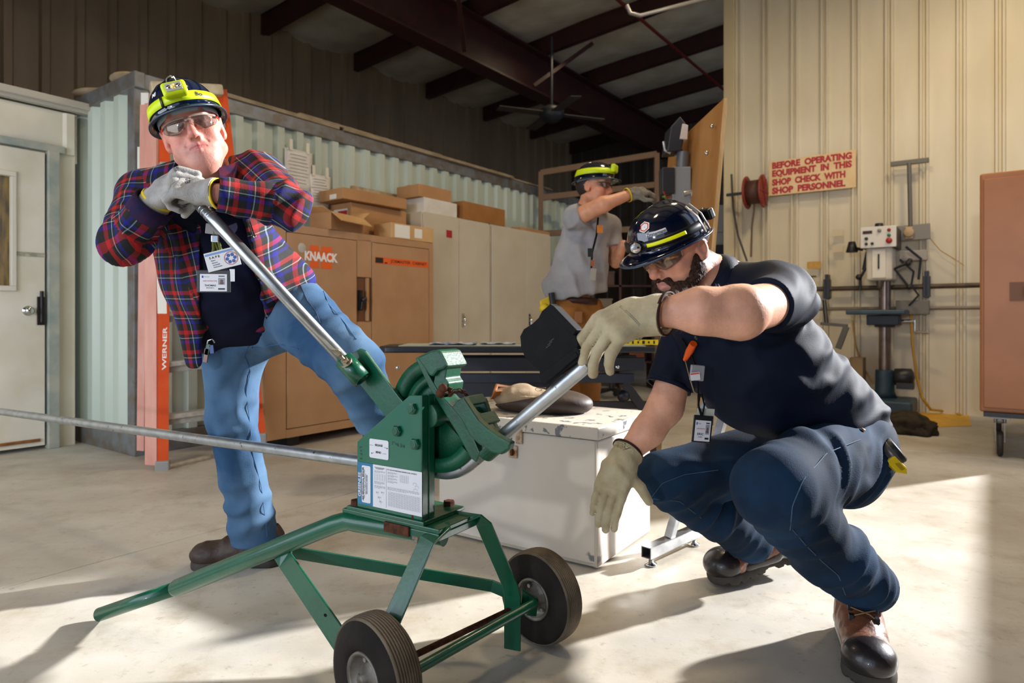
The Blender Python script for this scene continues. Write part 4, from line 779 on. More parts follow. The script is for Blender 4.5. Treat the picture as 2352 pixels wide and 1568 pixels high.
m=MB(); m.prism([P(830,1450,1.52),P(900,1470,1.50),P(900,1540,1.50),P(850,1560,1.50)],Vector((.0,.010,0))); G('wheel_bracket',m)
b_=P(750,1409,1.59); m=MB(); m.lathe(b_-Vector((0,.004,0)),(-.2,-1,-.1),[(0,.0035),(.0045,.0035)],12); G('bolt_hole',m,mat('dark_bore','#151a16'),0)
M_tyre=mat('black_tyre','#1d1a18','#2b2622',rough=.75,scale=10,bump=.3,bscale=60); M_tread=mat('dusty_tread','#75695a','#4d453b',rough=.85,scale=9,bump=.5,bscale=90); M_hub=mat('dusty_hub','#8b857c','#5f574d',rough=.5,metal=.5,scale=18)
def wheel(W,rot):
    T_=.088; tr=[(.055,.014),(.062,.006),(.075,.001),(.098,-.001),(.114,.004),(.1235,.012)]
    m=MB(); m.lathe(W,wd,tr,56); m.lathe(W,wd,[(r,T_-h) for r,h in tr],56); G('tyre_sidewall',m,M_tyre,0)
    pr=[(.1235,.012)]; k=9
    for i in range(k):
        h=.014+i*(T_-.028)/k; w_=(T_-.028)/k; c=.1315-.006*((h+w_/2-T_/2)/(T_/2))**2
        pr+=[(c,h),(c,h+w_*.6),(c-.003,h+w_*.7),(c-.003,h+w_*.9)]
    pr+=[(.1235,T_-.012)]; m=MB(); m.lathe(W,wd,pr,56); G('tread',m,M_tread,0)
    m=MB(); m.lathe(W,wd,[(.0,.0),(.012,.0),(.012,.012),(.03,.02),(.034,.028),(.047,.03),(.05,.008),(.058,.004),(.060,.012),(.056,.03)],40); h=G('hub',m,M_hub,0)
    for i in range(4):
        a=rot+i*math.pi/2; s_=wd.cross(ZV); p=W+(s_*math.cos(a)+ZV*math.sin(a))*.037+wd*.026; q=MB(); q.lathe(p,-wd,[(0,.007),(.006,.007),(.0065,0)],6,smooth=False); G('lug_nut',q,mat('zinc','#8e8c88'),0,par=h)
wheel(W1,.3); wheel(W2,.7)
# decals on the front head plate
S0=Q(820,1100,-.0785); S1=Q(969,1100,-.0785); WDT=(S1-S0).length
def FP(s,z): return Vector((S0.x,S0.y,0))+bu*(s*WDT)+ZV*z-bv*.0005
def fdec(nm,s0,s1,z0,z1,m,lift=.0004,par=sp,rad=0):
    q=MB(); c=FP((s0+s1)/2,(z0+z1)/2)-bv*lift; hw=(s1-s0)*WDT/2; hh=(z1-z0)/2
    if rad:
        pts=[]
        for (cx,cz,a) in ((hw-rad,hh-rad,0),(-hw+rad,hh-rad,90),(-hw+rad,-hh+rad,180),(hw-rad,-hh+rad,270)):
            for k in range(5): an_=math.radians(a+k*22.5); pts.append(c+bu*(cx+rad*math.cos(an_))+ZV*(cz+rad*math.sin(an_)))
    else: pts=[c-bu*hw-ZV*hh,c+bu*hw-ZV*hh,c+bu*hw+ZV*hh,c-bu*hw+ZV*hh]
    q.add(pts,[tuple(range(len(pts)))]); return ob(nm,q,m,par)
M_lblue=mat('label_blue','#1b6f96',rough=.35); M_lw=mat('label_white','#d6d6da',rough=.35); M_ink=mat('ink','#222222',rough=.5); M_fine=mat('fine_print','#75767a',rough=.5)
zl0,zl1=.4375,.548
fdec('instruction_label',.02,.995,zl0,zl1,M_lw); fdec('label_band',.02,.26,zl0,zl1,M_lblue,.0008); fdec('label_panel',.085,.225,zl0+.006,zl1-.007,M_lw,.0012,rad=.004)
text('lettering','GREENLEE',FP(.052,(zl0+zl1)/2-.003),ZV,-bu,.0105,M_lw,sp,width=.064,ext=.002,bold=.02)
text('lettering','1800 MECHANICAL BENDER',FP(.108,(zl0+zl1)/2),ZV,-bu,.0052,M_ink,sp,width=.088,ext=.002,bold=.03)
text('lettering','FOR 1/2, 3/4 AND 1 IN. RIGID STEEL',FP(.132,(zl0+zl1)/2),ZV,-bu,.0026,M_ink,sp,width=.075,ext=.002,bold=.01)
text('lettering','AND ALUMINUM CONDUIT',FP(.15,(zl0+zl1)/2),ZV,-bu,.003,M_lblue,sp,width=.055,ext=.002,bold=.01)
text('lettering','MECHANICAL BENDER',FP(.17,(zl0+zl1)/2),ZV,-bu,.0034,M_ink,sp,width=.05,ext=.002,bold=.02)
text('lettering','TO LOCATE BENDING MARK\nFOR REQUIRED STUB',FP(.365,zl1-.0085),bu,ZV,.0048,M_ink,sp,width=.036,ext=.001,bold=.02)
text('lettering','TO LOCATE BENDING MARKS FOR OFFSETS',FP(.70,zl1-.0075),bu,ZV,.0027,M_ink,sp,width=.10,ext=.001,bold=.02)
random.seed(5); q=MB()
def ln(s0,s1,z,h=.0007): 
    c=FP((s0+s1)/2,z)-bv*.0009; hw=(s1-s0)*WDT/2; q.add([c-bu*hw-ZV*h/2,c+bu*hw-ZV*h/2,c+bu*hw+ZV*h/2,c-bu*hw+ZV*h/2],[(0,1,2,3)])
def vl(s,z0,z1,w_=.0004):
    c=FP(s,(z0+z1)/2)-bv*.0009; hh=(z1-z0)/2; q.add([c-bu*w_/2-ZV*hh,c+bu*w_/2-ZV*hh,c+bu*w_/2+ZV*hh,c-bu*w_/2+ZV*hh],[(0,1,2,3)])
def para(s0,s1,z,n,dz=.0019):
    for k in range(n):
        e=s1-(0 if k<n-1 else (s1-s0)*.4); x=s0
        while x<e-.01: w_=min(random.uniform(.012,.035),e-x); ln(x,x+w_,z-k*dz); x+=w_+.008
para(.285,.455,zl1-.0155,3); para(.285,.455,zl1-.043,4); para(.285,.455,zl1-.054,4,.002)
for k in range(5): ln(.29,.45,zl1-.0235-k*.0038,.0003)
for s in (.29,.33,.37,.41,.45): vl(s,zl1-.0387,zl1-.0235)
para(.49,.64,zl1-.0135,3); para(.49,.64,zl1-.021,3); para(.49,.64,zl1-.0285,3); para(.49,.64,zl1-.036,3)
for k in range(7): ln(.68,.80,zl1-.016-k*.003,.0003)
for k in range(5): vl(.68+.03*k,zl1-.034,zl1-.016)
para(.49,.96,zl1-.052,4,.0022)
for k in range(9): ln(.50,.97,zl1-.064-k*.0045,.00035)
for k in range(13): vl(.50+k*.039,zl1-.10,zl1-.064)
for k in range(8):
    for j in range(12): ln(.512+j*.039,.524+j*.039,zl1-.0665-k*.0045,.0011)
vl(.47,zl0+.004,zl1-.005,.0006)
for (s,z) in ((.87,zl1-.03),(.90,zl1-.037),(.88,zl1-.045)): ln(s,s+.05,z,.0005); vl(s,z-.006,z); vl(s+.05,z-.006,z)
for (s,z) in ((.31,zl1-.07),(.39,zl1-.068),(.34,zl1-.082),(.36,zl1-.092)): para(s,s+.05,z,3,.0016); vl(s+.03,z-.008,z-.004)
ob('printed_lines',q,M_fine,sp,kind='stuff')
zs0,zs1=.562,.607
r0=Q(849,1050,-.0785); r1=Q(893,1008,-.0785); s_a=(r0-Vector((S0.x,S0.y,r0.z))).length/WDT; s_b=(r1-Vector((S0.x,S0.y,r1.z))).length/WDT
zs0=Q(870,1053,-.0785).z; zs1=Q(870,1009,-.0785).z; sm=(s_a+s_b)/2
fdec('direction_sticker',s_a,s_b,zs0,zs1,M_lw,rad=.005)
text('lettering','RELEASE',FP(sm,zs0+(zs1-zs0)*.70),bu,ZV,.0052,M_ink,sp,width=.027,ext=.001,bold=.03)
text('lettering','BEND',FP(sm-.005,zs0+(zs1-zs0)*.33),bu,ZV,.0052,M_ink,sp,width=.019,ext=.001,bold=.03)
def arrow(sx,z,d,ln_):
    c=FP(sx,z)-bv*.001; a=c-bu*(d*ln_*.5); b=c+bu*(d*ln_*.5)-ZV*.002; q=MB(); q.add([a-ZV*.0004,b-ZV*.0004,b+ZV*.0004,a+ZV*.0004],[(0,1,2,3)]); q.add([b-ZV*.002,b+bu*d*.004,b+ZV*.002],[(0,1,2)]); ob('arrow_mark',q,M_ink,sp)
arrow(sm+.105,zs0+(zs1-zs0)*.64,1,.009); 
for (a,b,z) in ((-.145,-.09,.66),(.06,.115,.30)): fdec('arrow_tail',sm+a,sm+b,zs0+(zs1-zs0)*z-.0004,zs0+(zs1-zs0)*z+.0004,M_ink,.0009)
arrow(sm-.09,zs0+(zs1-zs0)*.28,-1,.007)
M_mark=mat('marker_ink','#0c2f26',rough=.5)
text('marker_note','1"+6 3/4',Q(915,1021,-.0785),bu-ZV*.12,ZV,.009,M_mark,sp,width=.042,ext=.0008)
text('marker_note','L+7 3',Q(829,1040,-.0785),ZV*-1,bu,.007,M_mark,sp,width=.034,ext=.0008)
# ------------------------------------------------------------------ handle pipe and the conduit being bent
hp=thing('handle_pipe','long steel lever pipe held at its top by the man in plaid','pipe',sk0)
m=MB(); m.lathe(hs0-hd_*.02,hd_,[(.0135,0),(.0165,.0),(.0172,.002),(.0172,1),(.0135,1),(.0135,0)],32,unit=(hs1-hs0).length-.03+.0); ob('tube',m,M_galv,hp)
for d_ in (.022,.034,.05,.058): m=MB(); m.lathe(hs0+hd_*d_,hd_,[(.0172,0),(.0178,.001),(.0178,.003),(.0172,.004)],32); ob('ring_mark',m,M_galv,hp)
cd=thing('conduit','galvanised conduit running in from the left and bending up through the bender','conduit',Q(815,1050))
a=Q(-70,935); b=Q(812,1050); dirn=(b-a).normalized()
cr=.0168
# straight run, arc round the shoe, straight exit
Rc=Rr+.017
na=math.atan2(dirn.z,dirn.dot(bu)); ea=math.atan2((x1-x0).z,(x1-x0).dot(bu))
xe=Q(1343,842); 
arc=[ringpt(t,Rc,0) for t in [na-math.pi/2+(ea-na)*i/16 for i in range(17)]]
exd=(xe-arc[-1]).normalized()
pts=[a,a.lerp(arc[0],.5),arc[0]-dirn*.03]+arc+[arc[-1]+exd*.05,xe+exd*.01]
m=MB(); m.tube(pts,cr,28,caps=False); m.tube(pts[-2:],cr*.88,28,caps=False); ob('tube',m,M_galv2,cd)
m=MB(); m.lathe(xe+exd*.009,exd,[(cr*.88,0),(cr*.88,.002),(cr,.002),(cr,0)],28); m.lathe(xe-exd*.03,exd,[(0,0),(cr*.9,0)],20); ob('cut_end',m,M_galv2,cd)
# black angle gauge clipped on the conduit
pg=thing('angle_gauge','black plastic angle gauge clipped on the raised conduit end','gauge',Q(1270,850))
M_pl=mat('matt_black_plastic','#0f0f10','#151516',rough=.68,scale=30,bump=.1,bscale=300)
o_=-.012
outl=[(1262,699),(1272,704),(1318,752),(1330,800),(1338,822),(1250,884),(1241,872),(1238,850),(1222,836),(1205,820),(1196,797),(1194,772),(1202,756),(1222,743),(1236,730),(1244,714)]
m=MB(); m.prism([Q(x,y,o_-.010) for x,y in outl],bv*.020); ob('body',m,M_pl,pg,bevel=.0025)
m=MB(); m.prism([Q(x,y,o_-.018) for x,y in [(1262,697),(1272,703),(1325,758),(1316,770),(1256,713)]],bv*.034); ob('ridge',m,M_pl,pg,bevel=.0015)
for k in range(9):
    t=k/9; m=MB(); p=Q(1270+50*t,708+49*t,o_-.001); d1=(Q(1320,757,o_)-Q(1270,708,o_)).normalized(); m.box(p+ZV*.0045,(.0035,.03,.005),ax=d1,az=bv.cross(d1)*-1); ob('tooth',m,M_pl,pg)
m=MB(); m.prism([Q(x,y,o_-.016) for x,y in [(1236,862),(1324,795),(1334,812),(1248,886)]],bv*.034); ob('magnet_base',m,M_pl,pg,bevel=.002)
m=MB(); m.prism([Q(x,y,o_-.018) for x,y in [(1290,833),(1322,808),(1328,818),(1296,842)]],bv*.004); ob('clip',m,M_pl,pg,bevel=.001)
for k in range(3):
    p=Q(1259+k*4,795-k*7,o_-.0105); m=MB(); m.bar(p-bu*.006-ZV*.004,p+bu*.006+ZV*.004,.0006,.0006); ob('scratch',m,mat('scratch','#6a6a6c',rough=.6),pg)
# ------------------------------------------------------------------ signed-distance modelling for bodies, clothes, gloves and boots
def A3(v): return np.array(tuple(v),dtype=np.float32)
def grid_axis(lo,hi,h,fine=()):
    xs=[lo]
    while xs[-1]<hi:
        x=xs[-1]; st=h
        for (a,b,f) in fine:
            if a-f*.5<=x<=b: st=min(st,f)
            elif x<a and x+st>a: st=min(st,max(a-x,f))
        xs.append(x+st)
    return np.array(xs,dtype=np.float32)
class SDF:
    def __init__(s,lo,hi,h,fine=None):
        fine=fine or [(),(),()]
        s.ax=[grid_axis(lo[i],hi[i],h,fine[i]) for i in range(3)]; s.d=np.full([len(a) for a in s.ax],1.0,np.float32); s.h=h; s.ends=[]
    def sub(s,lo,hi,pad):
        sl=[]
        for i in range(3):
            a=s.ax[i]; j0=max(0,np.searchsorted(a,lo[i]-pad)-1); j1=min(len(a),np.searchsorted(a,hi[i]+pad)+1); sl.append(slice(j0,j1))
        return tuple(sl)
    def pts(s,sl): return s.ax[0][sl[0]][:,None,None],s.ax[1][sl[1]][None,:,None],s.ax[2][sl[2]][None,None,:]
    def merge(s,sl,d,k,op):
        o=s.d[sl]
        if o.size==0: return
        if op=='cut': 
            if k>0:
                h=np.maximum(k-np.abs(o+d),0)/k; s.d[sl]=np.maximum(o,-d)+h*h*k*.25
            else: s.d[sl]=np.maximum(o,-d)
        elif k>0:
            h=np.maximum(k-np.abs(o-d),0)/k; s.d[sl]=np.minimum(o,d)-h*h*k*.25
        else: s.d[sl]=np.minimum(o,d)
    def cap(s,a,b,ra,rb,k=.02,flat=None,op='add'):
        a=A3(a);b=A3(b);R_=max(ra,rb)*(1/flat[1] if flat else 1); sl=s.sub(np.minimum(a,b)-R_,np.maximum(a,b)+R_,k+.02); X,Y,Z=s.pts(sl)
        px,py,pz=X-a[0],Y-a[1],Z-a[2]; ab=b-a
        if flat:
            W=A3(Vector(flat[0]).normalized()); c=(1-flat[1]); t=(px*W[0]+py*W[1]+pz*W[2])*c; px=px-W[0]*t;py=py-W[1]*t;pz=pz-W[2]*t; ab=ab-W*(ab@W)*c
        L2=float(ab@ab)+1e-9; t=np.clip((px*ab[0]+py*ab[1]+pz*ab[2])/L2,0,1)
        d=np.sqrt((px-ab[0]*t)**2+(py-ab[1]*t)**2+(pz-ab[2]*t)**2)-(ra+(rb-ra)*t); s.merge(sl,d,k,op); return s
    def ell(s,c,r,ax=None,k=.02,op='add'):
        c=A3(c); R_=max(r); sl=s.sub(c-R_,c+R_,k+.02); X,Y,Z=s.pts(sl); px,py,pz=X-c[0],Y-c[1],Z-c[2]
        ax=[A3(v) for v in (ax or ((1,0,0),(0,1,0),(0,0,1)))]
        q=[(px*v[0]+py*v[1]+pz*v[2]) for v in ax]
        k0=np.sqrt(sum((q[i]/r[i])**2 for i in range(3))); k1=np.sqrt(sum((q[i]/r[i]**2)**2 for i in range(3)))+1e-6
        s.merge(sl,(k0*(k0-1)/k1).astype(np.float32),k,op); return s
    def box(s,c,hs,rd,ax,k=.01,op='add'):
        c=A3(c); R_=float(np.linalg.norm(hs))+rd; sl=s.sub(c-R_,c+R_,k+.02); X,Y,Z=s.pts(sl); px,py,pz=X-c[0],Y-c[1],Z-c[2]; ax=[A3(v) for v in ax]
        q=[np.abs(px*v[0]+py*v[1]+pz*v[2])-(h-rd) for v,h in zip(ax,hs)]
        d=np.sqrt(sum(np.maximum(x,0)**2 for x in q))+np.minimum(np.maximum(np.maximum(q[0],q[1]),q[2]),0)-rd; s.merge(sl,d,k,op); return s
    def slot(s,c,W,fwd,zs,ls,rs,depth):
        """open a garment front: between the left and right edges given by height"""
        c=A3(c);W=A3(Vector(W).normalized());f=A3(Vector(fwd).normalized()); X,Y,Z=s.pts((slice(None),)*3); l=(X-c[0])*W[0]+(Y-c[1])*W[1]+0*Z; dd=(X-c[0])*f[0]+(Y-c[1])*f[1]+0*Z; L=np.interp(Z,zs,ls);R_=np.interp(Z,zs,rs)
        s.d=np.maximum(s.d,-np.maximum(np.maximum(L-l,l-R_),depth-dd)); return s
    def plane(s,c,n):
        """cut away everything on the side n points to"""
        c=A3(c);n=A3(Vector(n).normalized()); X,Y,Z=s.pts((slice(None),)*3); s.d=np.maximum(s.d,((X-c[0])*n[0]+(Y-c[1])*n[1]+(Z-c[2])*n[2])); return s
    def mesh(s):
        d=s.d; neg=d<0; n=d.shape
        c=neg[:-1,:-1,:-1].astype(np.int8)
        cnt=np.zeros([x-1 for x in n],np.int8)
        for i in (0,1):
            for j in (0,1):
                for k in (0,1): cnt+=neg[i:n[0]-1+i,j:n[1]-1+j,k:n[2]-1+k]
        act=(cnt>0)&(cnt<8); I=np.argwhere(act); idx=np.full(act.shape,-1,np.int64); idx[act]=np.arange(len(I))
        P_=np.zeros((len(I),3),np.float64); w=np.zeros(len(I))
        cor=np.array([(i,j,k) for i in(0,1) for j in(0,1) for k in(0,1)])
        vals={tuple(cc):d[I[:,0]+cc[0],I[:,1]+cc[1],I[:,2]+cc[2]] for cc in cor}
        pos=lambda cc:np.stack([s.ax[a][I[:,a]+cc[a]] for a in range(3)],1)
        for cc in cor:
            for a in range(3):
                if cc[a]==0:
                    c2=cc.copy(); c2[a]=1; v0=vals[tuple(cc)];v1=vals[tuple(c2)]; m=(v0<0)!=(v1<0); t=np.where(m,v0/(v0-v1+1e-12),0)
                    p=pos(cc)*(1-t)[:,None]+pos(c2)*t[:,None]; P_[m]+=p[m]; w[m]+=1
        P_/=w[:,None]
        F_=[]
        for a in range(3):
            b,c_=(a+1)%3,(a+2)%3
            s0=[slice(None)]*3;s1=[slice(None)]*3; s0[a]=slice(0,n[a]-1);s1[a]=slice(1,n[a])
            e=neg[tuple(s0)]!=neg[tuple(s1)]; E=np.argwhere(e)
            ok=(E[:,b]>0)&(E[:,c_]>0)&(E[:,b]<n[b]-1)&(E[:,c_]<n[c_]-1); E=E[ok]
            sg=neg[tuple(s0)][E[:,0],E[:,1],E[:,2]]
            q=[]
            for (db,dc) in ((1,1),(0,1),(0,0),(1,0)):
                e2=E.copy(); e2[:,b]-=db; e2[:,c_]-=dc; q.append(idx[e2[:,0],e2[:,1],e2[:,2]])
            q=np.stack(q,1); q[~sg]=q[~sg][:,::-1]; F_.append(q)
        return P_,np.concatenate(F_)
TAB=np.random.RandomState(3).rand(32,32,32).astype(np.float32)
def vn(p):
    i=np.floor(p).astype(int); f=p-i; f=f*f*(3-2*f); i&=31; j=(i+1)&31; r=0
    for a in (0,1):
        for b in (0,1):
            for c in (0,1):
                r=r+TAB[(j if a else i)[:,0],(j if b else i)[:,1],(j if c else i)[:,2]]*np.where(a,f[:,0],1-f[:,0])*np.where(b,f[:,1],1-f[:,1])*np.where(c,f[:,2],1-f[:,2])
    return r
def vnormals(V,Fq):
    n=np.cross(V[Fq[:,2]]-V[Fq[:,0]],V[Fq[:,3]]-V[Fq[:,1]]); N_=np.zeros_like(V)
    for k in range(4): np.add.at(N_,Fq[:,k],n)
    return N_/(np.linalg.norm(N_,axis=1,keepdims=True)+1e-12)
def smoothV(V,Fq,it):
    for _ in range(it):
        S=np.zeros_like(V);c=np.zeros(len(V))
        for a,b in ((0,1),(1,2),(2,3),(3,0)):
            np.add.at(S,Fq[:,a],V[Fq[:,b]]);np.add.at(S,Fq[:,b],V[Fq[:,a]]);np.add.at(c,Fq[:,a],1);np.add.at(c,Fq[:,b],1)
        V=V*.5+S/c[:,None]*.5
    return V
def folds(V,specs,base=(0,0)):
    """cloth folds: (centre, direction across the creases, spacing, depth, reach)"""
    o=np.zeros(len(V)); wv=vn(V*6+5)*2.6+vn(V*17)*.8
    for (c,ax,sp_,amp,rch) in specs:
        ax=A3(Vector(ax).normalized()).astype(float); r=V-A3(c); m=np.exp(-(r**2).sum(1)/(rch*rch)); ph=(r@ax)/sp_+wv
        t=.5+.5*np.sin(2*math.pi*ph*.42); o+=amp*m*(t**1.8*1.5-.6)*(.35+1.3*vn(V*11+float(c[0])*9))
    if base[0]: o+=base[0]*(vn(V*base[1])-.5)+base[0]*.5*(vn(V*base[1]*2.3+3)-.5)
    return o
def sob(nm,sdf,m,parent,disp=None,smooth=1,sub=False,col=None,uv=None,loc=None,keep=None,solid=0,protect=None,**props):
    smooth=smooth+(2 if sdf.h>.0065 else 0)
    V,Fq=sdf.mesh()
    if smooth: V=smoothV(V,Fq,smooth)
    if protect is not None:
        far=np.linalg.norm(V-A3(protect[0]),axis=1)>protect[1]; V2=smoothV(V,Fq,9); V=np.where(far[:,None],V2,V)
    if disp is not None:
        Nn=vnormals(V,Fq); V=V+Nn*disp(V,Nn)[:,None]; V=smoothV(V,Fq,1)
    for (c_,d_,r_) in sdf.ends:
        q_=V-A3(c_); al=q_@A3(d_); rd_=np.linalg.norm(q_-al[:,None]*A3(d_),axis=1); m_=(al>0)&(al<.03)&(rd_<r_*1.4); V[m_]-=al[m_][:,None]*A3(d_)
    if keep is not None:
        kf=keep(V[Fq].mean(1)); Fq=Fq[kf]; u,inv=np.unique(Fq,return_inverse=True); V=V[u]; Fq=inv.reshape(-1,4)
    base=np.array(wloc(parent)) if parent else np.array(loc or (0,0,0))
    me=bpy.data.meshes.new(nm); me.vertices.add(len(V)); me.vertices.foreach_set('co',(V-base).astype(np.float32).ravel())
    me.loops.add(Fq.size); me.loops.foreach_set('vertex_index',Fq.astype(np.int32).ravel()); me.polygons.add(len(Fq)); me.polygons.foreach_set('loop_start',np.arange(0,Fq.size,4,dtype=np.int32))
    me.update(calc_edges=True); me.polygons.foreach_set('use_smooth',np.ones(len(Fq),bool))
    for x in (m if isinstance(m,list) else [m]): me.materials.append(x)
    if col is not None:
        ca=me.color_attributes.new('Col','FLOAT_COLOR','POINT'); cc=np.ones((len(V),4),np.float32); cc[:,:3]=col(V); ca.data.foreach_set('color',cc.ravel())
    if uv is not None:
        ul=me.uv_layers.new(name='UVMap'); ul.data.foreach_set('uv',uv(V,Fq).astype(np.float32).ravel())
    me.validate()
    o=bpy.data.objects.new(nm,me); COL.objects.link(o)
    if parent: o.parent=parent
    else: o.location=base
    o.cycles.shadow_terminator_geometry_offset=.2; o.cycles.shadow_terminator_offset=.08
    if solid: md=o.modifiers.new('s','SOLIDIFY'); md.thickness=solid; md.offset=-1
    for k,v in props.items(): o[k]=v
    return o
def box_of(pts,pad):
    a=np.array([tuple(p) for p in pts]); return a.min(0)-pad,a.max(0)+pad
# ---- materials for people
def vcol_mat(name,rough,bump=.1,bscale=150,sub=.06,coat=0):
    m=bpy.data.materials.new(name); m.use_nodes=True; nt=m.node_tree; b=nt.nodes['Principled BSDF']; L=nt.links.new
    at=nt.nodes.new('ShaderNodeAttribute'); at.attribute_name='Col'; tc=nt.nodes.new('ShaderNodeTexCoord')
    n=nt.nodes.new('ShaderNodeTexNoise'); n.inputs['Scale'].default_value=28; n.inputs['Detail'].default_value=5; L(tc.outputs['Object'],n.inputs['Vector'])
    r=nt.nodes.new('ShaderNodeMapRange'); r.inputs[1].default_value=.3; r.inputs[2].default_value=.7; r.inputs[3].default_value=.86; r.inputs[4].default_value=1.1; L(n.outputs[0],r.inputs[0])
    x=nt.nodes.new('ShaderNodeMix'); x.data_type='RGBA'; x.blend_type='MULTIPLY'; x.inputs[0].default_value=1; L(at.outputs['Color'],x.inputs[6])
    cb=nt.nodes.new('ShaderNodeCombineColor'); [L(r.outputs[0],cb.inputs[i]) for i in range(3)]; L(cb.outputs[0],x.inputs[7]); L(x.outputs[2],b.inputs['Base Color'])
    b.inputs['Roughness'].default_value=rough; b.inputs['Subsurface Weight'].default_value=sub; b.inputs['Subsurface Radius'].default_value=(.012,.005,.003); b.inputs['Coat Weight'].default_value=coat
    n2=nt.nodes.new('ShaderNodeTexNoise'); n2.inputs['Scale'].default_value=bscale; n2.inputs['Detail'].default_value=4; L(tc.outputs['Object'],n2.inputs['Vector'])
    bp=nt.nodes.new('ShaderNodeBump'); bp.inputs['Strength'].default_value=bump; bp.inputs['Distance'].default_value=.002; L(n2.outputs[0],bp.inputs['Height']); L(bp.outputs[0],b.inputs['Normal'])
    return m
M_skin=vcol_mat('skin',.5,.35,170)
def plaid_mat():
    m=bpy.data.materials.new('plaid_flannel'); m.use_nodes=True; nt=m.node_tree; b=nt.nodes['Principled BSDF']; L=nt.links.new
    uv=nt.nodes.new('ShaderNodeUVMap'); sp=nt.nodes.new('ShaderNodeSeparateXYZ'); L(uv.outputs[0],sp.inputs[0])
    cols=[(0,'#12163a'),(.16,'#a51f30'),(.35,'#571430'),(.42,'#151b45'),(.52,'#93a4a4'),(.565,'#151b45'),(.66,'#24387e'),(.82,'#12163a'),(.92,'#12163a')]
    outs=[]
    for k in (0,1):
        mu=nt.nodes.new('ShaderNodeMath'); mu.operation='MULTIPLY'; mu.inputs[1].default_value=1/.066; L(sp.outputs[k],mu.inputs[0])
        fr=nt.nodes.new('ShaderNodeMath'); fr.operation='FRACT'; L(mu.outputs[0],fr.inputs[0])
        cr=nt.nodes.new('ShaderNodeValToRGB'); cr.color_ramp.interpolation='CONSTANT'; el=cr.color_ramp.elements
        el[0].position=0; el[0].color=lin(cols[0][1]); el[1].position=cols[1][0]; el[1].color=lin(cols[1][1])
        for p_,c_ in cols[2:]: e=el.new(p_); e.color=lin(c_)
        L(fr.outputs[0],cr.inputs[0]); outs.append(cr.outputs[0])
    x=nt.nodes.new('ShaderNodeMix'); x.data_type='RGBA'; x.inputs[0].default_value=.5; L(outs[0],x.inputs[6]); L(outs[1],x.inputs[7]); 
    g=nt.nodes.new('ShaderNodeBrightContrast'); g.inputs['Contrast'].default_value=.12; L(x.outputs[2],g.inputs[0]); L(g.outputs[0],b.inputs['Base Color'])
    b.inputs['Roughness'].default_value=.85; 
    n=nt.nodes.new('ShaderNodeTexNoise'); n.inputs['Scale'].default_value=260; tc=nt.nodes.new('ShaderNodeTexCoord'); L(tc.outputs['Object'],n.inputs['Vector'])
    bp=nt.nodes.new('ShaderNodeBump'); bp.inputs['Strength'].default_value=.3; bp.inputs['Distance'].default_value=.002; L(n.outputs[0],bp.inputs['Height']); L(bp.outputs[0],b.inputs['Normal']); return m
M_plaid=plaid_mat()
M_dA=mat('light_denim','#2a4868','#5a7691',rough=.85,scale=3.2,bump=.25,bscale=420,mixlo=.38,mixhi=.66)
M_dB=mat('dark_denim','#0f1f31','#1e3a56',rough=.85,scale=5,bump=.25,bscale=420,mixlo=.4,mixhi=.7)
M_polo=mat('navy_polo','#0a1322','#0c172b',rough=.7,scale=6,bump=.15,bscale=500)
M_tee=mat('navy_tee','#0d1128','#0b0e20',rough=.85,bump=.1,bscale=400)
M_gtee=mat('grey_tee','#a09ea0','#969497',rough=.85,scale=12,bump=.15,bscale=300)
M_can=mat('tan_canvas','#a8703c','#96612f',rough=.8,bump=.2,bscale=300)
M_leath=mat('pale_leather','#b8ab8c','#a39473',rough=.7,scale=22,bump=.35,bscale=110,sheen=.2)
M_knit=mat('grey_knit_glove','#a5a29e','#8f8c89',rough=.9,scale=30,bump=.35,bscale=260)
M_yel=mat('yellow_trim','#cbb21a',rough=.6); M_rib=mat('glove_rib','#b5ae9c',rough=.9,bump=.3,bscale=200)
M_neon=mat('neon_yellow','#cfe500','#c3d800',rough=.45,scale=40,emis=0); M_helm=mat('navy_shell','#060f24',rough=.12,coat=1,bump=.03,bscale=20)
M_lens=mat('mirrored_clear_lens','#7f766c',rough=.04,metal=.8,alpha=.42); M_lfr=mat('clear_frame','#c9c3bb',rough=.1,alpha=.5)
M_redp=mat('coral_plastic','#d8392b',rough=.4)
M_bleath=mat('brown_boot_leather','#7a4a31','#663c27',rough=.45,scale=16,bump=.3,bscale=140,coat=.15); M_tcap=mat('dark_toe_cap','#241d1d','#1b1617',rough=.35,scale=20,bump=.12,bscale=120,coat=.2); M_sole=mat('boot_sole','#4a463f','#38342f',rough=.8,bump=.2); M_boldk=mat('worn_dark_boot','#3f2c20','#33241b',rough=.6,scale=18,bump=.3,bscale=120)
class Fr:
    """local frame: r = wearer's right, f = forward, u = up"""
    def __init__(s,c,f,up,sc=1.0):
        s.c=Vector(c); s.f=Vector(f).normalized(); s.r=s.f.cross(Vector(up)).normalized(); s.u=s.r.cross(s.f).normalized(); s.s=sc
    def __call__(s,x,y,z): return s.c+(s.r*x+s.f*y+s.u*z)*s.s
    def ax(s): return (s.r,s.f,s.u)
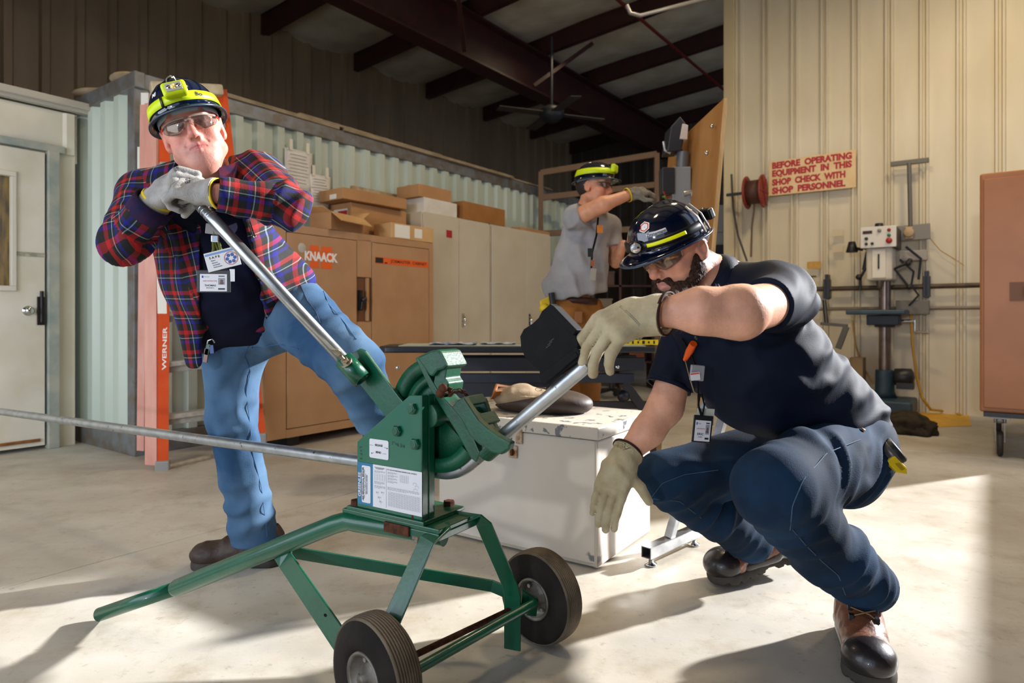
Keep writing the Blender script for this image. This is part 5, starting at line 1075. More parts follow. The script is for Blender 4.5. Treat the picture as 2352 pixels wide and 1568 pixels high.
def head_sdf(S,H,heavy=0.0,cap=True,mw=1.0):
    k=H.s; ax=H.ax()
    def E(x,y,z,r,kk=.02,op='add'): S.ell(H(x,y,z),[q*k for q in r],ax,kk*k,op)
    def Cc(p,q,ra,rb,kk=.015,op='add',flat=None): S.cap(H(*p),H(*q),ra*k,rb*k,kk*k,op=op,flat=flat)
    E(0,-.012,.048,(.076,.096,.082),0); E(0,.028,-.030,(.063+heavy*.01,.066,.080),.03)
    for s_ in (-1,1):
        Cc((s_*.056,.0,-.058),(s_*.022,.074,-.092),.020+heavy*.008,.020+heavy*.004,.03)
        E(s_*.044,.060,-.012,(.026,.024,.024),.02); E(s_*.045,.050,-.045,(.024+heavy*.008,.028,.032),.02)
        E(s_*.052,.02,.02,(.03,.03,.04),.02)
    E(0,.080,-.094,(.024,.018,.018),.022)
    if heavy: Cc((0,.055,-.108),(0,0,-.105),.034,.04,.03)
    Cc((-.040,.074,.034),(.040,.074,.034),.014,.014,.02); E(0,.060,.055,(.058,.04,.04),.02)
    for s_ in (-1,1): E(s_*.032,.103,.013,(.020,.020,.012),.012,'cut')
    for s_ in (-1,1): E(s_*.032,.079,.012,(.0125,.0125,.0125),.002); Cc((s_*.020,.088,.019),(s_*.044,.084,.018),.0045,.0045,.004); Cc((s_*.022,.088,.004),(s_*.042,.084,.004),.004,.004,.006)
    Cc((0,.088,.024),(0,.112,-.016),.008,.0125,.012); E(0,.112,-.021,(.0135,.0125,.0115),.008)
    for s_ in (-1,1): E(s_*.0135,.100,-.026,(.0085,.012,.009),.007); E(s_*.007,.108,-.034,(.004,.006,.005),.003,'cut')
    E(0,.084,-.055,(.030,.018,.022),.02)
    for s_ in (-1,1): Cc((0,.1025,-.0505),(s_*.023*mw,.093,-.0555),.0060,.0040,.004); Cc((0,.1010,-.0645),(s_*.021*mw,.092,-.0605),.0080,.0048,.004)
    for s_ in (-1,1): Cc((0,.1085,-.0572),(s_*.024*mw,.098,-.0590),.0032,.0024,.002,'cut'); Cc((s_*.020,.102,-.028),(s_*.033,.088,-.050),.0018,.0015,.008,'cut')
    E(0,.086,-.077,(.02,.008,.006),.01,'cut')
    for s_ in (-1,1):
        E(s_*.083,-.010,-.003,(.011,.022,.033),.006); E(s_*.092,-.004,.002,(.008,.012,.019),.005,'cut'); Cc((s_*.086,-.028,.012),(s_*.089,-.006,.029),.005,.005,.004); E(s_*.079,-.003,-.027,(.007,.010,.010),.005)
def head_col(H,base,lip,brow,stub=None,hair=None):
    c=A3(H.c);ax=np.stack([A3(v) for v in H.ax()],1)
    def fn(V):
        q=((V-c)@ax)/H.s; C_=np.tile(np.array(base,np.float32),(len(V),1))
        def bl(mask,col): 
            nonlocal C_; m=np.clip(mask,0,1)[:,None]; C_=C_*(1-m)+np.array(col,np.float32)*m
        g=lambda x,y,z,rx,ry,rz: np.exp(-(((q[:,0]-x)/rx)**2+((q[:,1]-y)/ry)**2+((q[:,2]-z)/rz)**2))
        red=(base[0]*1.02,base[1]*.70,base[2]*.66)
        bl(.6*(g(-.045,.065,-.02,.03,.04,.03)+g(.045,.065,-.02,.03,.04,.03)),red); bl(.7*g(0,.12,-.02,.02,.02,.02),red); bl(.5*(g(.08,-.01,0,.02,.04,.04)+g(-.08,-.01,0,.02,.04,.04)),red)
        bl(1.3*g(0,.10,-.0510,.024,.02,.0056)+1.3*g(0,.10,-.0635,.023,.02,.0066),lip)
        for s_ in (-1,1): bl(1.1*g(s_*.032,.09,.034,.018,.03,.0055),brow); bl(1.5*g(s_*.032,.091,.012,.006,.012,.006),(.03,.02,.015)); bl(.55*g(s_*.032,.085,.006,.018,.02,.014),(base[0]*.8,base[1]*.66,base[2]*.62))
        near=np.linalg.norm(q,axis=1)<.15
        if stub is not None: bl(stub[1]*near*np.clip((-.040-q[:,2])/.02,0,1)*np.clip((q[:,1]+.01)/.03,0,1)*(1-g(0,.10,-.0575,.026,.03,.011))*np.clip((.135+q[:,2])/.02,0,1),stub[0])
        if hair is not None: bl((near&(q[:,1]<.012)&(q[:,2]>-.045-.9*q[:,1]*0)&(np.abs(q[:,0])>.0)&(q[:,1]<.02-.0)&~((np.abs(q[:,0])>.0765)&(q[:,1]<.02)&(q[:,2]<.03))&(q[:,2]>.01-(-.02-q[:,1])*2.2))*1.0,hair)
        return C_
    return fn
HZR=[.108]; HTL=[.16]
def helm_pt(H,phi,t,off=0):
    """shell of the hard hat: phi round (0 = front), t 0 at rim .. 1 crown"""
    a=t*math.pi/2; ct=max(math.cos(a),0)**.86; st=math.sin(a)**.92
    rx,ry,rz=.103+off,.122+off,HZR[0]+off
    x=-math.sin(phi)*rx*ct*-1; y=math.cos(phi)*ry*ct; z=.044+HTL[0]*y*(1-t)+rz*st
    ridge=.007*math.exp(-(x/.020)**2)*min(1,st*1.6)+.003*math.exp(-((abs(x)-.045)/.010)**2)*st
    z+=ridge; return H(x,y-.004,z)
def hard_hat(H,par,m,lab=None):
    mb=MB(); nph=64; rows=[]
    ts=[0,.04,.1,.18,.27,.36,.45,.55,.65,.75,.85,.93]
    rows.append([]) 
    brim=[]
    for rr,dz in ((1.0,-.002),(.6,.0),(.25,.001)):
        row=[]
        for i in range(nph):
            ph=2*math.pi*i/nph; fr=max(0,math.cos(ph))**2.2; ex=(.011+.036*fr)*rr; c0=helm_pt(H,ph,0); d=(c0-H(0,-.004,.046)); d=d.normalized(); row.append(c0+d*ex*H.s-H.u*((.006+.010*fr)*rr*H.s)+H.u*dz*H.s)
        brim.append(row)
    for t in ts: rows.append([helm_pt(H,2*math.pi*i/nph,t) for i in range(nph)])
    rows=brim+rows[1:]
    vs_=[p for r_ in rows for p in r_]+[helm_pt(H,0,1)]; fs=[]
    for j in range(len(rows)-1):
        for i in range(nph): fs.append((j*nph+i,j*nph+(i+1)%nph,(j+1)*nph+(i+1)%nph,(j+1)*nph+i))
    L_=(len(rows)-1)*nph; fs+=[(L_+i,L_+(i+1)%nph,len(vs_)-1) for i in range(nph)]
    mb.add(vs_,fs,True); o=ob('hard_hat',mb,m,par); md=o.modifiers.new('s','SOLIDIFY'); md.thickness=.0035; md.offset=-1
    e=MB(); e.tube(brim[0]+[brim[0][0]],.0028*H.s,6,caps=False); ob('rim_edge',e,mat('rim_edge','#2d3f56',rough=.3),o)
    ib=MB(); ri=[]
    for t in (0.02,.2):
        ri.append([helm_pt(H,2*math.pi*i/48,0)*1+(H(0,0,.046)-helm_pt(H,2*math.pi*i/48,0))*.13-H.u*(.012-t*.1)*H.s for i in range(48)])
    ib.add(ri[0]+ri[1],[(i,(i+1)%48,48+(i+1)%48,48+i) for i in range(48)],True); q=ob('headband',ib,mat('headband','#8fa3b0',rough=.8),o); md=q.modifiers.new('s','SOLIDIFY'); md.thickness=.003
    return o
def band(H,par,nm,m,ph0,ph1,t0,t1,off,n=48,th=.002,tilt=0):
    mb=MB(); vs_=[];fs=[]
    for i in range(n+1):
        ph=ph0+(ph1-ph0)*i/n; sh=tilt*math.cos(ph)
        for t in (t0+sh,t0*.5+t1*.5+sh,t1+sh): vs_.append(helm_pt(H,ph,t,off))
    for i in range(n):
        for j in range(2): fs.append((i*3+j,(i+1)*3+j,(i+1)*3+j+1,i*3+j+1))
    mb.add(vs_,fs,True); o=ob(nm,mb,m,par); md=o.modifiers.new('s','SOLIDIFY'); md.thickness=th; md.offset=1 if True else 0; return o
def glasses(H,par,temple,nm='safety_glasses'):
    g=None
    for s_ in (-1,1):
        mb=MB(); vs_=[];fs=[]; n=14;mm=6
        for i in range(n+1):
            u=i/n; ph=math.radians(5+ (78-5)*u); x=s_*(.004+.076*math.sin(ph)**1.0); y=.030+.078*math.cos(ph*.92)
            zt=.031-.006*u**3; zbm=-.013+.012*(1-min(1,u*3.2))**1.5*2.0+.022*u**2.2
            for j in range(mm+1): v=j/mm; vs_.append(H(x*(1-.03*abs(v-.5)),y+.003*(1-(2*v-1)**2),zbm+(zt-zbm)*v))
        for i in range(n):
            for j in range(mm): fs.append((i*(mm+1)+j,(i+1)*(mm+1)+j,(i+1)*(mm+1)+j+1,i*(mm+1)+j+1))
        mb.add(vs_,fs,True)
        if g is None: g=ob(nm,mb,M_lens,par); tgt=g
        else: tgt=ob('lens',mb,M_lens,g)
        md=tgt.modifiers.new('s','SOLIDIFY'); md.thickness=.0018
        q=MB(); q.tube([H(s_*.0785,.048,.026),H(s_*.081,.03,.026)],.0035,8); q.tube([H(s_*.081,.032,.026),H(s_*.083,.0,.024),H(s_*.084,-.012,.02),H(s_*.082,-.034,.004)],.0042,8); ob('temple',q,temple,g)
        q=MB(); q.tube([vs_[i*(mm+1)+mm] for i in range(n+1)],.0014*H.s,6); ob('brow_bar',q,M_lfr,g)
    q=MB(); q.tube([H(-.008,.1095,.022),H(0,.112,.024),H(.008,.1095,.022)],.003,8); ob('bridge',q,M_lfr,g)
    return g
def hand(S,W,d,nb,thumb,sc=1.0,curl=(60,60,40),spread=.0,thumbdir=None,rad=.0118,palm=.088,wob=0):
    """glove or hand: W wrist, d wrist to knuckles, nb back-of-hand normal, thumb = side the thumb is on"""
    d=Vector(d).normalized(); nb=Vector(nb); nb=(nb-d*nb.dot(d)).normalized(); s=Vector(thumb); s=(s-d*s.dot(d)-nb*s.dot(nb)).normalized(); W=Vector(W)
    ax=(d,s,nb); S.box(W+d*(palm*.52*sc),(palm*.52*sc,.046*sc,.0165*sc),.0155*sc,ax,.012*sc); S.ell(W+d*(.035*sc)+s*(.026*sc)-nb*.008*sc,(.035*sc,.02*sc,.018*sc),ax,.015*sc)
    lens=[(.046,.028,.022),(.050,.032,.024),(.046,.030,.023),(.037,.023,.020)]; tips=[]
    for i in range(4):
        k=W+d*((palm-(.0,.0,.004,.012)[i])*sc)+s*((.0345-.0232*i)*sc); dirn=(d+s*spread*(1.5-i)).normalized(); ang=0; p=k; r=(rad-.0006*(i==3)*2)*sc
        for j in range(3):
            c_=curl[i][j] if isinstance(curl[0],(list,tuple)) else curl[j]+wob*(i-1.5)*(1 if j==0 else .4); ang+=math.radians(c_)
            v=dirn*math.cos(ang)-nb*math.sin(ang); q=p+v*(lens[i][j]*sc); S.cap(p,q,r,r*.95,.0035*sc); p=q; r*=.95
        tips.append(p)
    td=thumbdir or [(d*.55+s*.75-nb*.3),(d*.85+s*.3-nb*.45)]
    p=W+d*.022*sc+s*.028*sc-nb*.006*sc; r=.0165*sc
    for j,(v,L_) in enumerate(zip(td,(.048,.045))): q=p+Vector(v).normalized()*L_*sc; S.cap(p,q,r,r*.84,.010*sc if j==0 else .004*sc); p=q; r*=.84
    return tips
def boot(par,heel,fwd,up,sc=1.0,style='work',nm='boot',shaft=.16):
    """heel: point on the sole under the heel; parts upper, toe_cap, sole, laces"""
    H=Fr(heel,fwd,up,sc); ax=H.ax(); lo,hi=box_of([H(x,y,z) for x in(-.08,.08) for y in(-.07,.28) for z in(-.02,shaft+.03)],.01)
    S=SDF(lo,hi,.0045*sc)
    C=lambda p,q,ra,rb,k=.02,fl=None: S.cap(H(*p),H(*q),ra*sc,rb*sc,k*sc,flat=fl)
    C((0,.0,.045),(0,.05,.05),.040,.041,0); C((0,.05,.048),(0,.19,.042),.040,.036,.02,(ax[0],.82)); C((0,.045,.085),(0,.13,.062),.040,.036,.03); C((0,0,.05),(0,.006,shaft),.040,.052,.03); S.ell(H(0,.205,.044),(.050*sc,.052*sc,.038*sc),ax,.02*sc)
    S.plane(H(0,0,.022),-H.u)
    up_=M_bleath if style=='work' else M_boldk
    b=sob(nm,S,up_,par,disp=lambda V,Nn:.0022*(vn(V*55)-.5)*2+folds(V,[(H(0,.12,.09),H.f,.018,.0025,.05)]))
    T_=SDF(lo,hi,.0045*sc); T_.ell(H(0,.207,.044),(.0535*sc,.055*sc,.0415*sc),ax,0)
    T_.plane(H(0,0,.022),-H.u); T_.plane(H(0,.178,.05),-H.f*1-H.u*.25)
    if style=='work':
        sob('toe_cap',T_,M_tcap,b)
        K=SDF(lo,hi,.0045*sc); 
        for s_ in (-1,1): K.cap(H(s_*.028,.06,.038),H(s_*.030,.16,.036),.024*sc,.020*sc,.01); K.cap(H(s_*.024,.02,.04),H(s_*.030,.08,.06),.028*sc,.018*sc,.01)
        K.plane(H(0,0,.022),-H.u); sob('side_guard',K,M_tcap,b)
    S2=SDF(lo,hi,.004*sc); S2.cap(H(0,.0,.012),H(0,.08,.012),.044*sc,.038*sc,0,flat=(ax[2],.35) if False else None); S2.cap(H(0,.08,.012),H(0,.200,.012),.038*sc,.053*sc,.01); S2.plane(H(0,0,.027),H.u); S2.plane(H(0,0,.0),-H.u)
    for i in range(9):
        y=-.035+.033*i
        if style=='work': S2.box(H(0,y,.0),(.07*sc,.005*sc,.007*sc),.001,ax,.001,'cut')
    S2.box(H(0,.075,.0),(.07*sc,.018*sc,.010*sc),.001,ax,.004,'cut')
    sob('sole',S2,M_sole,b)
    if style=='work':
        for i in range(4):
            y=.135-.026*i; z=.101+.0115*i; q=MB(); q.tube([H(-.024,y,z-.008),H(-.01,y+.004,z+.004),H(.024,y-.018,z+.006)],.0016*sc,6); q.tube([H(.024,y,z-.006),H(.0,y+.004,z+.006),H(-.024,y-.018,z+.006)],.0016*sc,6); ob('lace',q,mat('lace','#8a6a4a',rough=.7),b)
            for s_ in (-1,1): q=MB(); q.box(H(s_*.025,y,z-.008),(.010*sc,.014*sc,.012*sc),ax=H.r,az=H.u); ob('lace_hook',q,mat('hook_black','#1c1a1a',rough=.4,metal=.3),b,bevel=.001)
    return b
def limb_uv(bones,offs=None):
    """uv for woven patterns: nearest limb, along it and round it, in metres"""
    B=[(np.array(tuple(a)),np.array(tuple(b)),r,np.array(tuple(Vector(ref).normalized()))) for a,b,r,ref in bones]
    def fn(V,Fq):
        fc=V[Fq].mean(1); best=np.full(len(fc),1e9); bi=np.zeros(len(fc),int)
        for i,(a,b,r,ref) in enumerate(B):
            ab=b-a; t=np.clip(((fc-a)@ab)/(ab@ab),0,1); d=np.linalg.norm(fc-a-t[:,None]*ab,axis=1)-r; m=d<best; best[m]=d[m]; bi[m]=i
        UV=np.zeros((len(Fq),4,2))
        for i,(a,b,r,ref) in enumerate(B):
            m=bi==i
            if not m.any(): continue
            ax=(b-a)/np.linalg.norm(b-a); e=ref-ax*(ref@ax); e/=np.linalg.norm(e); g=np.cross(ax,e); q=V[Fq[m]]-a
            ang=np.arctan2(q@g,q@e); mn=ang.min(1,keepdims=True); mx=ang.max(1,keepdims=True); ang=np.where((mx-mn>math.pi)&(ang<0),ang+2*math.pi,ang)
            lat=(q@g)/(r*1.12); UV[m,:,0]=lat*r*1.12+.03*i; UV[m,:,1]=q@ax+.05*i
        return UV.reshape(-1,2)
    return fn
def card(par,nm,c,x,y,w_,h_,m,th=.0015,bev=.0):
    q=MB(); x=Vector(x).normalized(); y=Vector(y); y=(y-x*y.dot(x)).normalized(); n=x.cross(y); q.box(Vector(c),(w_,h_,th),ax=x,az=n); return ob(nm,q,m,par,bevel=bev)
# ------------------------------------------------------------------ people
def ring_cut(S,c,dirn,r,depth=.12):
    """slice a sleeve or leg open just past c"""
    d=Vector(dirn).normalized(); u=d.orthogonal().normalized(); S.ends.append((Vector(c),d,r)); S.box(Vector(c)+d*(depth/2+.010),(r,r,depth/2),.002,(u,d.cross(u),d),0,'cut')
def hem(par,nm,c,d,r,m,wd_=.012,flat=1,ref=None,th=.004):
    q=MB(); d=Vector(d).normalized(); u=(Vector(ref)-d*Vector(ref).dot(d)).normalized() if ref else d.orthogonal().normalized(); v=d.cross(u); n=28; vs_=[];fs=[]
    for i in range(n):
        a=2*math.pi*i/n; e=u*math.cos(a)*r+v*math.sin(a)*r*flat
        for (h,s_) in ((-wd_/2,1),(wd_/2,1),(wd_/2,1-th/r),(-wd_/2,1-th/r)): vs_.append(Vector(c)+e*s_+d*h)
    for i in range(n):
        for k in range(4): fs.append((i*4+k,((i+1)%n)*4+k,((i+1)%n)*4+(k+1)%4,i*4+(k+1)%4))
    q.add(vs_,fs,True); return ob(nm,q,m,par)
# ================================ squatting man in the dark polo
pB=thing('person','bearded man squatting in a dark polo and jeans, gripping the raised conduit','person',(.85,2.05,0))
fB=Vector((-.78,-.45,-.50)).normalized(); upB=Vector((-.40,-.24,.85)); HTL[0]=.10
HB0=Fr((0,0,0),fB,upB); HB=Fr(P(1603,572,1.70)+HB0.r*.073,fB,upB,.94)
def J(*a): return P(*a)
shB=J(1805,690,1.66); elB=J(1700,716,1.385); faB=J(1610,712,1.38); wrB=J(1505,718,1.42)
sh2=J(1590,730,2.00); el2=J(1528,935,1.94); wr2=J(1436,1045,1.90)
nbB=J(1655,660,1.82)
hipB=J(1935,1045,1.92); knB=J(1780,1122,1.52); caB=J(1895,1262,1.68); anB=J(1998,1345,1.87)
hip2=J(1830,1040,2.15); kn2=J(1522,1098,2.05); ca2=J(1640,1183,2.15); an2=J(1735,1250,2.27)
allp=[HB(0,.13,0),HB(0,0,.14),HB(0,-.1,0),shB,elB,wrB,sh2,el2,wr2,hipB,knB,anB,kn2,an2]
lo,hi=box_of(allp,.13); lo[2]=.06
hl,hh=box_of([HB(x,y,z) for x in(-.09,.09) for y in(-.1,.125) for z in(-.12,.1)],.0)
al,ah=box_of([elB,wrB],.06); bl2,bh2=box_of([J(1500,960,1.92),wr2],.06)
S=SDF(lo,hi,.0085,[((hl[i],hh[i],.0024),(al[i],ah[i],.005),(bl2[i],bh2[i],.006)) for i in range(3)])
S.cap(nbB,J(1760,850,1.86),.08,.12,0); S.cap(J(1760,850,1.86),J(1930,980,1.98),.12,.12,.05)
S.cap(HB(0,-.025,-.055),nbB,.062,.070,.03); S.cap(nbB,shB,.06,.055,.04); S.cap(nbB,sh2,.06,.055,.04)
S.cap(shB,elB,.054,.052,.03); S.cap(elB,faB,.054,.047,.03); S.cap(faB,wrB,.047,.030,.02); S.cap(elB+Vector((.0,.01,-.008)),faB+Vector((0,0,-.012)),.046,.036,.02)
S.cap(sh2,el2,.056,.051,.03); S.cap(el2,J(1488,990,1.92),.052,.046,.02); S.cap(J(1488,990,1.92),wr2,.046,.032,.02)
for (a,b,c_,d_) in ((hipB,knB,caB,anB),(hip2,kn2,ca2,an2)): S.cap(a,b,.085,.06,.03); S.cap(b,c_,.055,.05,.02); S.cap(c_,d_,.05,.04,.02)
head_sdf(S,HB)
skinB=(.66,.33,.215)
bodyB=sob('body',S,M_skin,pB,protect=(HB.c,.155),col=head_col(HB,skinB,(.52,.20,.17),(.06,.035,.025),((.14,.08,.055),.85),(.05,.032,.024)),smooth=2,disp=lambda V,Nn:.0006*(vn(V*60)-.5))
md=bodyB.modifiers.new('ss','SUBSURF'); md.levels=1; md.render_levels=1
# beard
Bd=SDF(*[np.array(x) for x in box_of([HB(x,y,z) for x in(-.085,.085) for y in(-.03,.125) for z in(-.135,.02)],.01)],.0034)
for s_ in (-1,1):
    Bd.cap(HB(s_*.070,.008,-.008),HB(s_*.063,.014,-.055),.008,.014,.01); Bd.cap(HB(s_*.062,.012,-.055),HB(s_*.030,.072,-.090),.021,.023,.012); Bd.cap(HB(s_*.05,.04,-.066),HB(s_*.03,.075,-.075),.018,.016,.012); Bd.cap(HB(0,.1045,-.0415),HB(s_*.026,.094,-.047),.0062,.0062,.006); Bd.cap(HB(s_*.026,.094,-.047),HB(s_*.032,.080,-.075),.008,.010,.008)
[Bd.cap(HB(s_*.067,.016,-.028),HB(s_*.058,.032,-.055),.012,.018,.016) for s_ in (-1,1)]; [Bd.cap(HB(s_*.060,.030,-.055),HB(s_*.040,.066,-.074),.022,.019,.014) for s_ in (-1,1)]; Bd.cap(HB(-.028,.076,-.094),HB(.028,.076,-.094),.024,.024,.015); Bd.ell(HB(0,.090,-.088),(.026,.016,.018),HB.ax(),.012)
Bd.ell(HB(0,.106,-.058),(.021,.02,.0105),HB.ax(),.006,'cut')
M_beard=mat('beard_hair','#4a352a','#2a1d18',rough=.7,scale=120,bump=1.0,bscale=330,detail=2)
sob('beard',Bd,M_beard,pB,disp=lambda V,Nn:.0055*(vn(V*np.array([170,170,110]))-.5)+.003*(vn(V*260)-.5))
# short hairs standing off the beard and sideburns
random.seed(11); q=MB(); bo=bpy.data.objects[[o.name for o in bpy.data.objects if o.name.startswith('beard')][0]]; bl_=wloc(pB)
vv=bo.data.vertices
for i in range(2600):
    v=vv[random.randrange(len(vv))]; p=v.co+bl_; n_=(v.normal*.7+HB.f*random.uniform(-.1,.4)-HB.u*random.uniform(.2,.9)+Vector((random.uniform(-.4,.4),)*1+(random.uniform(-.4,.4),random.uniform(-.4,.4)))).normalized(); L_=random.uniform(.004,.009); t=n_.orthogonal().normalized()*.00035
    q.add([p-t,p+t,p+n_*L_],[(0,1,2)])
ob('beard_hairs',q,mat('hair_fibre','#4a362b','#2a1d18',rough=.6),pB,kind='stuff')
hr_=SDF(*[np.array(x) for x in box_of([HB(x,y,z) for x in(-.09,.09) for y in(-.12,.05) for z in(-.06,.06)],.01)],.004)
hr_.ell(HB(0,-.014,.046),[v*1.03 for v in (.0785,.099,.085)],HB.ax(),0); hr_.plane(HB(0,.012,0),HB.f); hr_.plane(HB(0,0,.045),HB.u); hr_.plane(HB(0,-.02,-.028),-HB.u-HB.f*-.5)
for s_ in (-1,1): hr_.ell(HB(s_*.082,-.004,-.002),(.02,.024,.036),HB.ax(),.004,'cut')
sob('hair',hr_,M_beard,pB,disp=lambda V,Nn:.002*(vn(V*150)-.5))
# arm hair
random.seed(4); q=MB()
for i in range(900):
    t=random.random(); a_,b_,r0,r1=((elB,faB,.053,.047) if t<.5 else (faB,wrB,.047,.032)); k=random.random(); d=(b_-a_).normalized(); u=d.orthogonal().normalized(); v=d.cross(u); an_=random.uniform(0,2*math.pi)
    e=u*math.cos(an_)+v*math.sin(an_)
    p=a_.lerp(b_,k)+e*((r0+(r1-r0)*k)*1.0); n_=(e+d*random.uniform(.4,1.2)+Vector((0,0,random.uniform(-.3,.3)))).normalized(); tt=n_.orthogonal().normalized()*.00012
    q.add([p-tt,p+tt,p+n_*random.uniform(.006,.013)],[(0,1,2)])
ob('arm_hairs',q,mat('pale_hair','#8a6a52',rough=.5),pB,kind='stuff')
gB=glasses(HB,pB,M_redp)
# polo shirt
lo,hi=box_of([shB,elB.lerp(shB,.5),sh2,J(1535,890,1.94),J(2040,1010,2.0),J(1600,930,1.8),nbB],.17)
S=SDF(lo,hi,.0075)
c1=J(1662,735,1.84); c2=J(1742,835,1.86); c3=J(1850,925,1.93); c4=J(1945,965,1.99)
S.cap(c1,c2,.145,.178,0); S.cap(c2,c3,.178,.158,.06); S.cap(c3,c4,.158,.118,.05)
S.cap(J(1665,672,1.83),J(1770,672,1.70),.080,.083,.05); S.cap(J(1665,690,1.86),J(1590,715,1.98),.08,.072,.05)
ws_=elB.lerp(shB,.44); S.cap(shB+Vector((-.004,.004,.0)),ws_.lerp(elB,.12),.080,.060,.05)
S.cap(sh2,J(1536,885,1.945),.072,.067,.03)
da=(elB-shB).normalized(); ring_cut(S,ws_.lerp(shB,.12),da,.11,.13)
d2=(J(1533,900,1.945)-sh2).normalized(); ring_cut(S,J(1537,884,1.945),d2,.092,.12)
S.cap(HB(0,-.03,-.07),nbB.lerp(HB(0,-.03,-.07),.25),.064,.07,.0,op='cut')
fb_=[(J(1900,740,1.75),(.75,0,-.65),.03,.007,.16),(J(1830,700,1.62),(.5,.5,-.7),.026,.008,.10),(J(1900,880,1.85),(.3,0,-.95),.032,.008,.18),(J(1760,930,1.72),(.1,.1,-1),.04,.007,.16),(J(1990,950,1.95),(.2,0,-1),.025,.007,.10),(J(1640,790,1.68),(.8,0,.3),.034,.005,.12),(J(1560,800,1.9),(.2,0,1),.03,.004,.08)]
polo=sob('polo_shirt',S,M_polo,pB,disp=lambda V,Nn:folds(V,fb_,(.006,6)))
hem(polo,'sleeve_hem',J(1536.5,885,1.945),d2,.0675,M_polo,.014,1,None,.006)
co=MB(); cd_=(HB(0,-.03,-.07)-nbB).normalized(); cc=nbB+cd_*.045+Vector((.0,.0,-.012)); u=Vector((1,0,0)); u=(u-cd_*u.dot(cd_)).normalized(); v=cd_.cross(u); n=30; vs_=[];fs=[]
for i in range(n+1):
    a=math.radians(-205+ (335)*i/n); e=u*math.cos(a)+v*math.sin(a)
    for (r,h) in ((.074,.032),(.088,.012),(.098,-.012)): vs_.append(cc+e*r+cd_*h)
for i in range(n):
    for k in range(2): fs.append((i*3+k,(i+1)*3+k,(i+1)*3+k+1,i*3+k+1))
co.add(vs_,fs,True); cl_=ob('collar',co,mat('collar_navy','#141c2a',rough=.7,bump=.2,bscale=400),polo); md=cl_.modifiers.new('s','SOLIDIFY'); md.thickness=.004
bt=MB(); bt.lathe(J(1600,775,1.655),(-.2,-1,0),[(0,.002),(.005,.002),(.006,0)],12); ob('button',bt,mat('navy_button','#20242e',rough=.3),polo)
# jeans
lo,hi=box_of([hipB,knB,caB,anB,hip2,kn2,ca2,an2,J(2030,1000,2.0)],.16); lo[2]=.05
S=SDF(lo,hi,.008)
S.ell(J(1935,1025,2.0),(.118,.15,.13),None,0); S.cap(J(1950,1020,2.0),hip2,.13,.12,.05)
S.cap(hipB+Vector((.0,0,.0)),knB,.130,.098,.05); S.cap(knB,caB,.094,.086,.012); S.cap(caB,anB,.086,.076,.02)
S.cap(hip2,kn2,.125,.086,.05); S.cap(kn2,ca2,.082,.074,.012); S.cap(ca2,an2,.074,.070,.02)
S.ell(J(1940,1095,1.95),(.09,.10,.09),None,.05)
ring_cut(S,anB+(anB-caB).normalized()*.005,(anB-caB),.11,.14); ring_cut(S,an2+(an2-ca2).normalized()*.0,(an2-ca2),.095,.13)
kd=(anB-knB).normalized()
fj=[(J(1830,1185,1.55),(.6,.2,-.6),.030,.015,.085),(J(1945,1150,1.75),(.5,0,-.8),.034,.015,.12),(J(1930,1290,1.68),(.5,.1,-.6),.040,.018,.10),(J(1985,1350,1.78),kd,.032,.016,.08),(J(1880,1040,1.65),(.8,.2,-.4),.036,.010,.12),(J(1900,1060,1.7),(.5,.3,-.7),.030,.008,.12),(J(1990,1060,1.85),(.6,0,-.6),.026,.008,.10),(J(1540,1140,2.0),(.5,.1,-.8),.028,.010,.09),(J(1650,1190,2.1),(an2-kn2),.032,.012,.11),(J(1710,1230,2.2),(an2-kn2),.026,.011,.08),(J(1640,1060,1.98),(.1,0,1),.04,.007,.14)]
jeB=sob('jeans',S,M_dB,pB,disp=lambda V,Nn:folds(V,fj,(.008,7)))
M_st=mat('seam_thread','#4d5f74',rough=.8)
def seam(par,sdf_o,path,r=.0011,m=None):
    q=MB(); pts=[]
    bvh=bvhof(sdf_o)
    for i in range(len(path)-1):
        for t in range(10):
            p=path[i].lerp(path[i+1],t/8); d=(p-Vector((0,0,CH))).normalized(); h=bvh.ray_cast(Vector((0,0,CH)),d)
            if h[0] is not None: pts.append(h[0]+h[1]*.0012 if h[1].dot(d)<0 else h[0]-h[1]*.0012)
    if len(pts)>8:
        for _ in range(6): pts=[pts[0]]+[(pts[i-1]+pts[i]*2+pts[i+1])/4 for i in range(1,len(pts)-1)]+[pts[-1]]
        q.tube(pts,r,5); return ob('seam',q,m or M_st,par)
from mathutils.bvhtree import BVHTree
_B={}
def bvhof(o):
    if o.name not in _B:
        l=wloc(o); me=o.data; _B[o.name]=BVHTree.FromPolygons([v.co+l for v in me.vertices],[tuple(p.vertices) for p in me.polygons])
    return _B[o.name]
def onto(o,px,py,lift=.003):
    """point and normal where the surface of o is seen at px,py"""
    d=(P(px,py,1)-Vector((0,0,CH))).normalized(); h=bvhof(o).ray_cast(Vector((0,0,CH)),d)
    if h[0] is None: return None,None
    n=h[1] if h[1].dot(d)<0 else -h[1]; return h[0]+n*lift,n
seam(jeB,jeB,[J(x,y,1.6) for x,y in ((1975,1010),(1900,1040),(1845,1100),(1820,1160),(1815,1210))])
seam(jeB,jeB,[J(x,y,1.6) for x,y in ((1820,1215),(1850,1250),(1890,1290),(1925,1320),(1940,1360))])
seam(jeB,jeB,[J(x,y,2) for x,y in ((1497,1142),(1520,1110),(1570,1090),(1640,1080))]); seam(jeB,jeB,[J(x,y,2) for x,y in ((1500,1145),(1560,1150),(1605,1185))])
p_,n_=onto(jeB,1981,988)
if p_: q=MB(); q.lathe(p_,n_,[(0,.003),(.006,.002),(.007,0)],14); ob('rivet',q,mat('copper','#b98d66',rough=.3,metal=.9),jeB)
